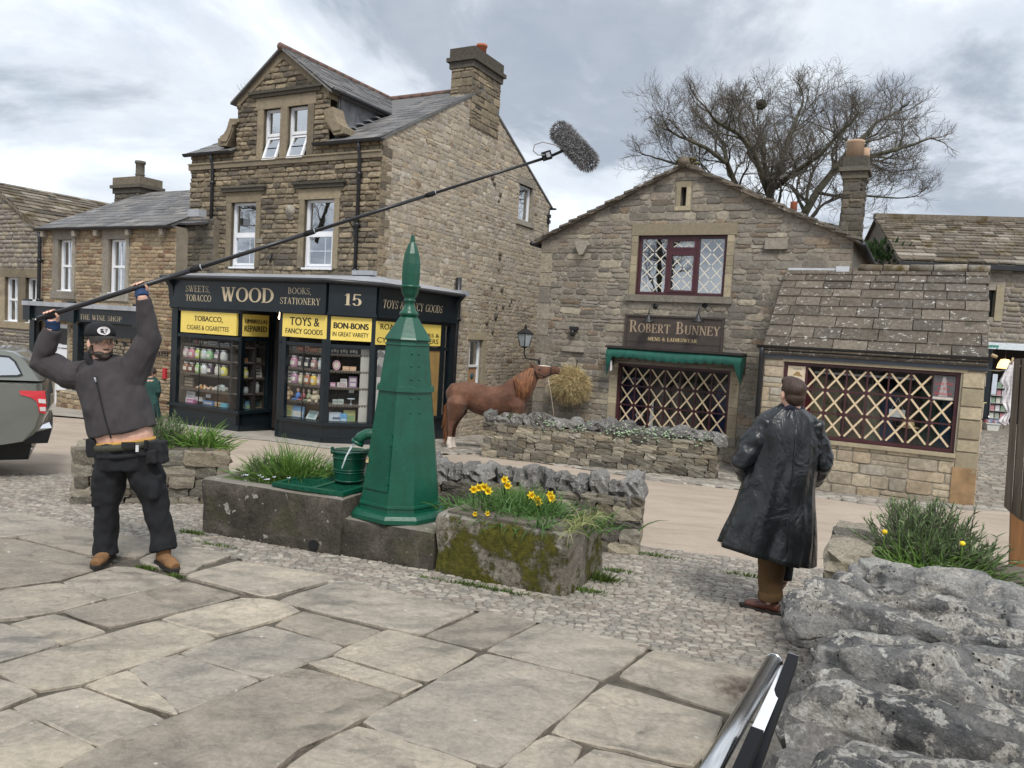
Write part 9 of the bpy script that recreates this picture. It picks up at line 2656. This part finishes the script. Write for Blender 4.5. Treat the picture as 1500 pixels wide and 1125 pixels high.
b = MB(); b.tube([HP_(930,222,-.05),HP_(980,226,-.05),HP_(1050,232,-.05)],1,8,ell=[(.02,.012),(.022,.016),(.018,.012)],ref=(0,1,0)); b.build('white_blaze',M_SOCK,HO)
b = MB(); b.sphere(HP_(938,258,-.115),.028,.018,.022); b.sphere(HP_(1112,262,-.055),.014,.01,.014); b.build('eyes',M_BLACK,HO,kind='stuff')
r = random.Random(50); b = MB()
def strand(P,Q,sag,w):
 v = Q - P; s_ = Vector((1,0,0)) * w; m_ = P.lerp(Q,.5) + sag; b.add([P-s_,P+s_,m_+s_,m_-s_,Q+s_*.3,Q-s_*.3],[(0,1,2,3),(3,2,4,5)],0,True)
for _ in range(420):
 t = r.random(); x = 715 + 172 * t; y = 318 - 78 * t + 8 * math.sin(t*3); P = HP_(x+r.gauss(0,4),y+r.gauss(0,5),-.10-.10*(1-t)); ln = r.uniform(.5,1.0); Q = HP_(x*.55+770*.45+r.gauss(0,14)+8,y+(545-y)*ln*(.98-.42*abs(t-.35)),-.20-.08*r.random()); strand(P,Q,Vector((0,-.06,0)),.007)
for _ in range(60): t = r.random(); P = HP_(640+90*t,385-72*t,-.02); strand(P,P+Vector((.03,-.03,-.03)),Vector((0,0,.012)),.006)
b.build('mane',M_MANE,HO); b = MB()
for _ in range(320):
 P = HP_(112+r.gauss(0,5),520+r.gauss(0,14),-.02+r.gauss(0,.02)); Q = HP_(72+r.gauss(0,12),790+r.uniform(-200,160),r.gauss(0,.05)); strand(P,Q,Vector((.03+r.gauss(0,.015),-.02,0)),.007)
b.build('tail',M_MANE,HO)
b = MB()
for L_ in (((1045,222),(1048,262),(1040,318)),((885,235),(905,290),(925,345)),((1040,300),(985,318),(925,300))): b.tube([HP_(x,y,-.115) for x,y in L_],.010,6)
b.build('halter',M_DARKWD,HO,kind='stuff')
b = MB(); b.tube([HP_(1015,335,-.06),HP_(1035,420,-.05),HP_(1055,560,0),HP_(1066,640,.05),HP_(1075,760,.1)],.010,6); tag(b.build('lead_rope',gm((.42,.34,.28))),'pale lead rope hanging from the horse’s halter'.replace('’s',''),'rope')
s, h = BG.px(837,561,.3); HC_ = BG.p(s,h,.28); HN = thing('hay_net','net stuffed with golden hay hanging on the gable wall at the horse’s mouth'.replace('’s',''),'hay net',HC_)
b = MB()
for _ in range(60): d = Vector((r.gauss(0,1),r.gauss(0,1),r.gauss(0,1))).normalized(); b.sphere(HC_+BG.u*d.x*.2+BG.n*d.y*.13+Vector((0,0,d.z*.16)),.19,.19,.17,8,6)
fuse(b,'hay_core',M_HAY,HN,.03,2,.03,10); b = MB()
for _ in range(5200):
 d = Vector((r.gauss(0,1),abs(r.gauss(0,1)),r.gauss(0,1))).normalized(); P = HC_ + BG.u * d.x * .42 + BG.n * d.y * .33 + Vector((0,0,d.z*.36-.05*abs(d.x)))
 blade(b,P,(BG.u*r.gauss(d.x*.7,.8)+BG.n*r.gauss(.3,.5)+Vector((0,0,r.gauss(-.15,.7)))).normalized(),r.uniform(.10,.30),.0045,1.0,r,0,2)
b.build('hay',M_HAY,HN,kind='stuff'); b = MB(); b.tube([HC_+Vector((0,0,.3))-BG.n*.2,HC_+Vector((0,0,.55))-BG.n*.26],.012,6); b.build('cord',M_DARKWD,HN)
# ----- wall lantern
s, h = BG.px(770,496,.5); LO = BG.p(gL+.05,0,0); lp = atY(769,497,LO.y-.35); LT = thing('wall_lantern','black four-sided wall lantern on a curved arm at the gable corner','lantern',lp)
z = lp.z; b = MB(); b.lathe([(.20,.13),(.21,.15),(.10,.23),(.04,.26),(.03,.30),(.012,.38)],lp,4,smooth=False); b.build('lantern_top',M_BLKIRON,LT)
b = MB(); b.lathe([(.11,-.17),(.175,.13)],lp,4,smooth=False); b.build('lantern_glass',mat('frosted_glass',(.34,.38,.39),.3,.1),LT)
for k in range(4): a = math.pi / 2 * k; d = Vector((math.cos(a),math.sin(a),0)); b = MB(); b.tube([lp+d*.115+Vector((0,0,-.17)),lp+d*.18+Vector((0,0,.13))],.013,5); b.build('lantern_bar',M_BLKIRON,LT)
we_ = BG.p(gL+.12,z-.50,.02); b = MB(); b.lathe([(.03,-.22),(.12,-.17),(.05,-.21)],lp,8); b.tube([lp+Vector((0,0,-.2)),lp+Vector((0,0,-.36)),lp+Vector((.05,.02,-.46)),lp.lerp(we_,.4)+Vector((0,0,-.29)),we_],.018,8); b.tube([we_+Vector((0,0,-.12)),we_+Vector((0,0,.06))],.028,6); b.build('arm',M_BLKIRON,LT)
# ----- pickup truck
TK = gnd(40,704); kd = Vector((-math.cos(R(28)),-math.sin(R(28)),0)); kn = Vector((-kd.y,kd.x,0)) * -1
kn = Vector((math.sin(R(28)),-math.cos(R(28)),0)); rear = atY(68,600,9.3); rear.z = gz(rear.x,rear.y)
def KP(a,z,o=0): return rear + kd * a + kn * o + Vector((0,0,z))
TT = thing('pickup_truck','olive grey pickup truck with a hard canopy parked at the left edge','pickup truck',KP(2.4,0,-.9))
M_CAR = mat('olive_grey_metallic',(.17,.18,.158),.3,.08,2,metal=.35,coat=.8,coatr=.05)
def ks(x,y): P = KP(0,0); d = ray(x,y); t = (P-CAM).dot(kn) / d.dot(kn); Q = CAM + d * t; return ((Q-P).dot(kd),Q.z-P.z)
def shell(name,prof,o0,o1,m,crown=.0,parent=TT):
 """extrude a side profile across the truck with tumbled-in edges"""
 b = MB(); n = len(prof); vs = []; c = cent(prof); ws = [(o0+.06,.965),(o0-.0,.99),(o0-.10,1.0),(o1+.10,1.0),(o1,.99),(o1-.06,.965)]
 for o, k in ws: vs += [KP(c[0]+(a-c[0])*k,c[1]+(z_-c[1])*k,o-crown*max(0,z_-1.05)) if o>-.9 else KP(c[0]+(a-c[0])*k,c[1]+(z_-c[1])*k,o+crown*max(0,z_-1.05)) for a,z_ in prof]
 b.add(vs,[(i*n+j,i*n+(j+1) % n,(i+1)*n+(j+1) % n,(i+1)*n+j) for i in range(5) for j in range(n)]+[list(range(n-1,-1,-1)),[5*n+j for j in range(n)]],0,True)
 o = b.build(name,m,parent); e_ = o.modifiers.new('e','EDGE_SPLIT'); e_.split_angle = R(40); return o
bd = [ks(x,y) for x,y in ((62,562),(66,590),(67,607),(60,628),(42,648),(10,653))] + [(2.2,.42),(2.6,.75),(3.4,.75),(3.7,.42),(4.9,.45),(5.05,.8),(4.9,1.02),(3.6,1.12)]
bd += [ks(-60,559),ks(0,560)]
body = shell('body',bd,-.06,-1.74,M_CAR)
cz = [ks(x,y) for x,y in ((62,560),(54,548),(40,530),(22,517),(8,514),(-60,510))] + [(2.6,1.68),(3.2,1.6),(3.7,1.12),ks(-60,557),ks(0,558)]
can = shell('canopy',cz,-.10,-1.70,M_CAR,.22)
def kflat(name,pts,o,m,parent,th=.02,crown=.22):
 P = [ks(*q) for q in pts]; P = P if area(P) < 0 else P[::-1]; b = MB(); b.prism([KP(a,z_,o-crown*max(0,z_-1.05)) for a,z_ in P],kn*-th); return b.build(name,m,parent)
kflat('window_seal',[(33,551),(30,545),(22,530),(12,522),(-60,516),(-60,553),(25,553)],-.030,M_BLACK,can); kflat('canopy_window',[(29,548),(26,543),(19,531),(11,525),(-60,519),(-60,551),(24,550)],-.022,M_GLASS_UP,can,.008)
kflat('tail_light',[(28,572),(66,573),(68,590),(67,606),(58,604),(54,588),(45,582),(30,578)],.014,mat('red_lens',(.55,.012,.02),.12,.1,20,coat=.6),TT,.10)
for q in ([(56,584),(67,585),(67.5,591),(57,590)],[(58,596),(67,596),(67,602),(59,602)]): kflat('clear_lens',q,.019,mat('clear_lens',(.62,.56,.55),.15,.1),TT,.05)
b = MB(); P = ks(66,636); b.hexa([KP(P[0]-.02,P[1]-.14,-.2),KP(P[0]+.22,P[1]-.12,-.02),KP(P[0]+.22,P[1]-.12,-.3),KP(P[0]+.0,P[1]-.14,-1.6),KP(P[0]-.06,P[1]+.05,-.2),KP(P[0]+.2,P[1]+.0,-.0),KP(P[0]+.2,P[1]+.0,-.3),KP(P[0]+.0,P[1]+.05,-1.6)]); b.build('bumper',M_BLACK,TT)
b = MB(); b.hexa([KP(P[0]-.06,P[1]+.05,-.2),KP(P[0]+.2,P[1]+.0,.01),KP(P[0]+.2,P[1]+.0,-.3),KP(P[0]+.0,P[1]+.05,-1.6),KP(P[0]-.03,P[1]+.12,-.22),KP(P[0]+.14,P[1]+.06,-.03),KP(P[0]+.14,P[1]+.06,-.3),KP(P[0]+.02,P[1]+.12,-1.6)]); b.build('chrome_bumper',M_CHROME,TT)
b = MB(); b.hexa([KP(.2,.22,-.3),KP(2.2,.22,-.3),KP(2.2,.22,-1.5),KP(.2,.22,-1.5),KP(.15,.5,-.25),KP(2.2,.5,-.25),KP(2.2,.5,-1.5),KP(.15,.5,-1.5)]); b.build('chassis',M_BLACK,TT); b = MB(); P = ks(30,664); b.tube([KP(P[0]-.1,P[1],-.35),KP(P[0]+.3,P[1],-.35)],.035,10); b.build('exhaust',M_STEEL,TT)
for a in (1.25,4.3):
 for o in (-.02,-1.60):
  b = MB(); C = KP(a,.38,o); b.tube([C,C-kn*.22],.38,28); w_ = b.build('wheel',M_SOLE,TT); b = MB(); b.tube([C+kn*.012,C-kn*.05],.24,20); b.build('rim',M_STEEL,w_)
  if o > -1: b = MB(); b.tube([C+kn*.004-Vector((0,0,-.04)),C-kn*.25],.47,28); b.build('wheel_arch',M_BLACK,TT)
# ----- right edge: plank gate, washing line, striped shirt
def fp(x,y,Y=5.3): return atY(x,y,Y)
FE = thing('plank_gate','weathered vertical plank gate leaning in at the right edge','gate',gnd(1500,860))
xs_ = [1486,1497,1510,1530,1552,1576]
for k in range(5):
 dY = .10 * k; T0, T1, B0, B1 = fp(xs_[k],526-k,5.3-dY), fp(xs_[k+1]-2,525-k,5.3-dY-.1), fp(xs_[k]-15,742+10*k,5.3-dY), fp(xs_[k+1]-16,752+10*k,5.3-dY-.1)
 b = MB(); bk = Vector((.03,.05,0)); b.hexa([B0,B1,B1+bk,B0+bk,T0,T1,T1+bk,T0+bk]); b.build('plank',M_OAK,FE)
b = MB(); A0, A1_ = fp(1482,735,5.36), fp(1530,735,5.3); D0, D1 = fp(1478,880,5.36), fp(1526,880,5.3); bk = Vector((.04,.08,0)); b.hexa([D0,D1,D1+bk,D0+bk,A0,A1_,A1_+bk,A0+bk]); b.build('gate_post',M_OAKL,FE)
wl0, wl1 = EX.p(xR+.02,eave-.12,.05), fp(1505,534,5.6); b = MB(); b.tube([wl0,wl0.lerp(wl1,.5)-Vector((0,0,.03)),wl1],.006,5); tag(b.build('washing_line',gm((.45,.38,.28))),'thin washing line from the extension corner to the plank gate','line')
b = MB(); b.tube([fp(1484,524,6.2),fp(1481,534,6.2)],.008,6); b.tube([fp(1453,520,9),fp(1460,523,9)],.02,6); tag(b.build('clothes_pegs',gm((.42,.30,.16))),'wooden clothes pegs gripping the washing line','pegs',kind='stuff')
n = 12; vs = []; prof = [(1479,1488,530),(1472,1487,545),(1466,1486,558),(1474,1485,568),(1466,1484,588),(1476,1482,603),(1470,1479,610),(1464,1477,617),(1473,1477,622)]
for x0, x1, y in prof:
 for k in range(n+1): vs.append(fp(x0+(x1-x0)*k/n,y+2*math.sin(k),6.25+.012*math.sin(k*1.1+y*.1)))
b = MB(); b.add(vs,[(i*(n+1)+k,(i+1)*(n+1)+k,(i+1)*(n+1)+k+1,i*(n+1)+k+1) for i in range(len(prof)-1) for k in range(n)],0,True)
t_ = NT('striped_cotton'); t_.set(rough=.9); w_ = t_.n.new('ShaderNodeTexWave'); w_.inputs['Scale'].default_value = 9; w_.bands_direction = 'Z'; t_.l.new(t_.tc.outputs['Object'],w_.inputs[0]); t_.color(t_.ramp(w_.outputs['Fac'],[(.85,(.72,.69,.70)),(.97,(.62,.57,.60))]))
SHT = tag(b.build('striped_towel',t_.mat),'crumpled white cloth with faint stripes pegged on the washing line','cloth'); q_ = SHT.modifiers.new('s','SOLIDIFY'); q_.thickness = .012
# ----- metal stand parts leaning at the lower right
def sd(x,y,Y): return atY(x,y,Y)
M_SATIN = mat('black_anodised',(.004,.0045,.006),.55,.1,spec=.2)
ST = thing('metal_stand','bundle of a steel tube, white strip and black channels leaning at the bottom right','stand',(.45,1.3,gz(.45,1.3)))
b = MB(); b.tube([sd(1134,968,1.55),sd(1050,1112,1.18),sd(990,1215,1.02)],.0165,20); b.tube([sd(1134,968,1.55),sd(1133.2,969.4,1.546)],.0175,20); b.build('steel_tube',M_STEEL,ST); q_ = sd(990,1215,1.02); b = MB(); b.tube([q_+Vector((0,0,.03)),Vector((q_.x,q_.y,.25))],.018,12); b.build('stand_pole',M_SATIN,ST)
for k in range(3): b = MB(); a = 2.1 * k + .6; b.tube([Vector((q_.x,q_.y,.5)),Vector((q_.x+.38*math.cos(a),q_.y+.38*math.sin(a),gz(q_.x,q_.y)))],.012,8); b.build('leg',M_SATIN,ST)
b = MB(); k_ = Vector((.004,.012,0)); a0_, a1_, c0, c1 = sd(1145,977,1.53), sd(1157,981,1.53), sd(1046,1185,1.05), sd(1070,1190,1.05); b.hexa([c0,c1,c1+k_,c0+k_,a0_,a1_,a1_+k_,a0_+k_]); b.build('white_strip',gm((.66,.69,.73)),ST)
def channel(xt,yt,Yt,xb,yb,Yb,w,name):
 A, B = sd(xt,yt,Yt), sd(xb,yb,Yb); ax = (A-B).normalized(); sx = Vector((1,.15,0)); sx = (sx-ax*sx.dot(ax)).normalized(); sy = ax.cross(sx)
 b = MB()
 for x0, x1, y0, y1 in ((-w,w,-.012,-.009),(-w,-w+.003,-.009,.012),(w-.003,w,-.009,.012),(-w*.35,-w*.35+.002,-.009,.008),(w*.35,w*.35+.002,-.009,.008)):
  c = [(x0,y0),(x1,y0),(x1,y1),(x0,y1)]; b.hexa([B+sx*x+sy*y for x,y in c]+[A+sx*x+sy*y for x,y in c])
  b.hexa([A+sx*x+sy*y for x,y in c]+[A+ax*.0012+sx*x+sy*y for x,y in c],1)
 link(name,b.mesh(name,[M_SATIN,M_STEEL]),ST)
channel(1161,966,1.57,1076,1200,1.1,.0105,'black_channel'); channel(1108,1076,1.25,1050,1210,1.04,.0105,'black_channel')
b = MB(); P = gnd(1108,1012,.014); st_ = NT('soil_stain'); st_.set(rough=.95); tr = st_.n.new('ShaderNodeBsdfTransparent'); mx_ = st_.n.new('ShaderNodeMixShader'); st_.color(st_.ramp(st_.noise(30,4),[(.3,(.05,.03,.022)),(.7,(.12,.085,.06))]))
ds = st_.n.new('ShaderNodeVectorMath'); ds.operation = 'LENGTH'; st_.l.new(st_.tc.outputs['Object'],ds.inputs[0]); f_ = st_.math('MULTIPLY',st_.rng(ds.outputs['Value'],.30,.05),st_.rng(st_.noise(14,6,.75),.40,.58)); st_.l.new(f_,mx_.inputs[0]); st_.l.new(tr.outputs[0],mx_.inputs[1]); st_.l.new(st_.b.outputs[0],mx_.inputs[2]); st_.l.new(mx_.outputs[0],st_.out.inputs[0])
b.add([Vector((x,y,gz(x,y)+.0)) for x,y in ((-.35,-.22),(.35,-.22),(.35,.22),(-.35,.22))],[(0,1,2,3)]); o = link('soil_stain',b.mesh('soil_stain',st_.mat),loc=P); tag(o,'dark soil stain on the slab beside the leaning metal tubes','stain',kind='stuff')
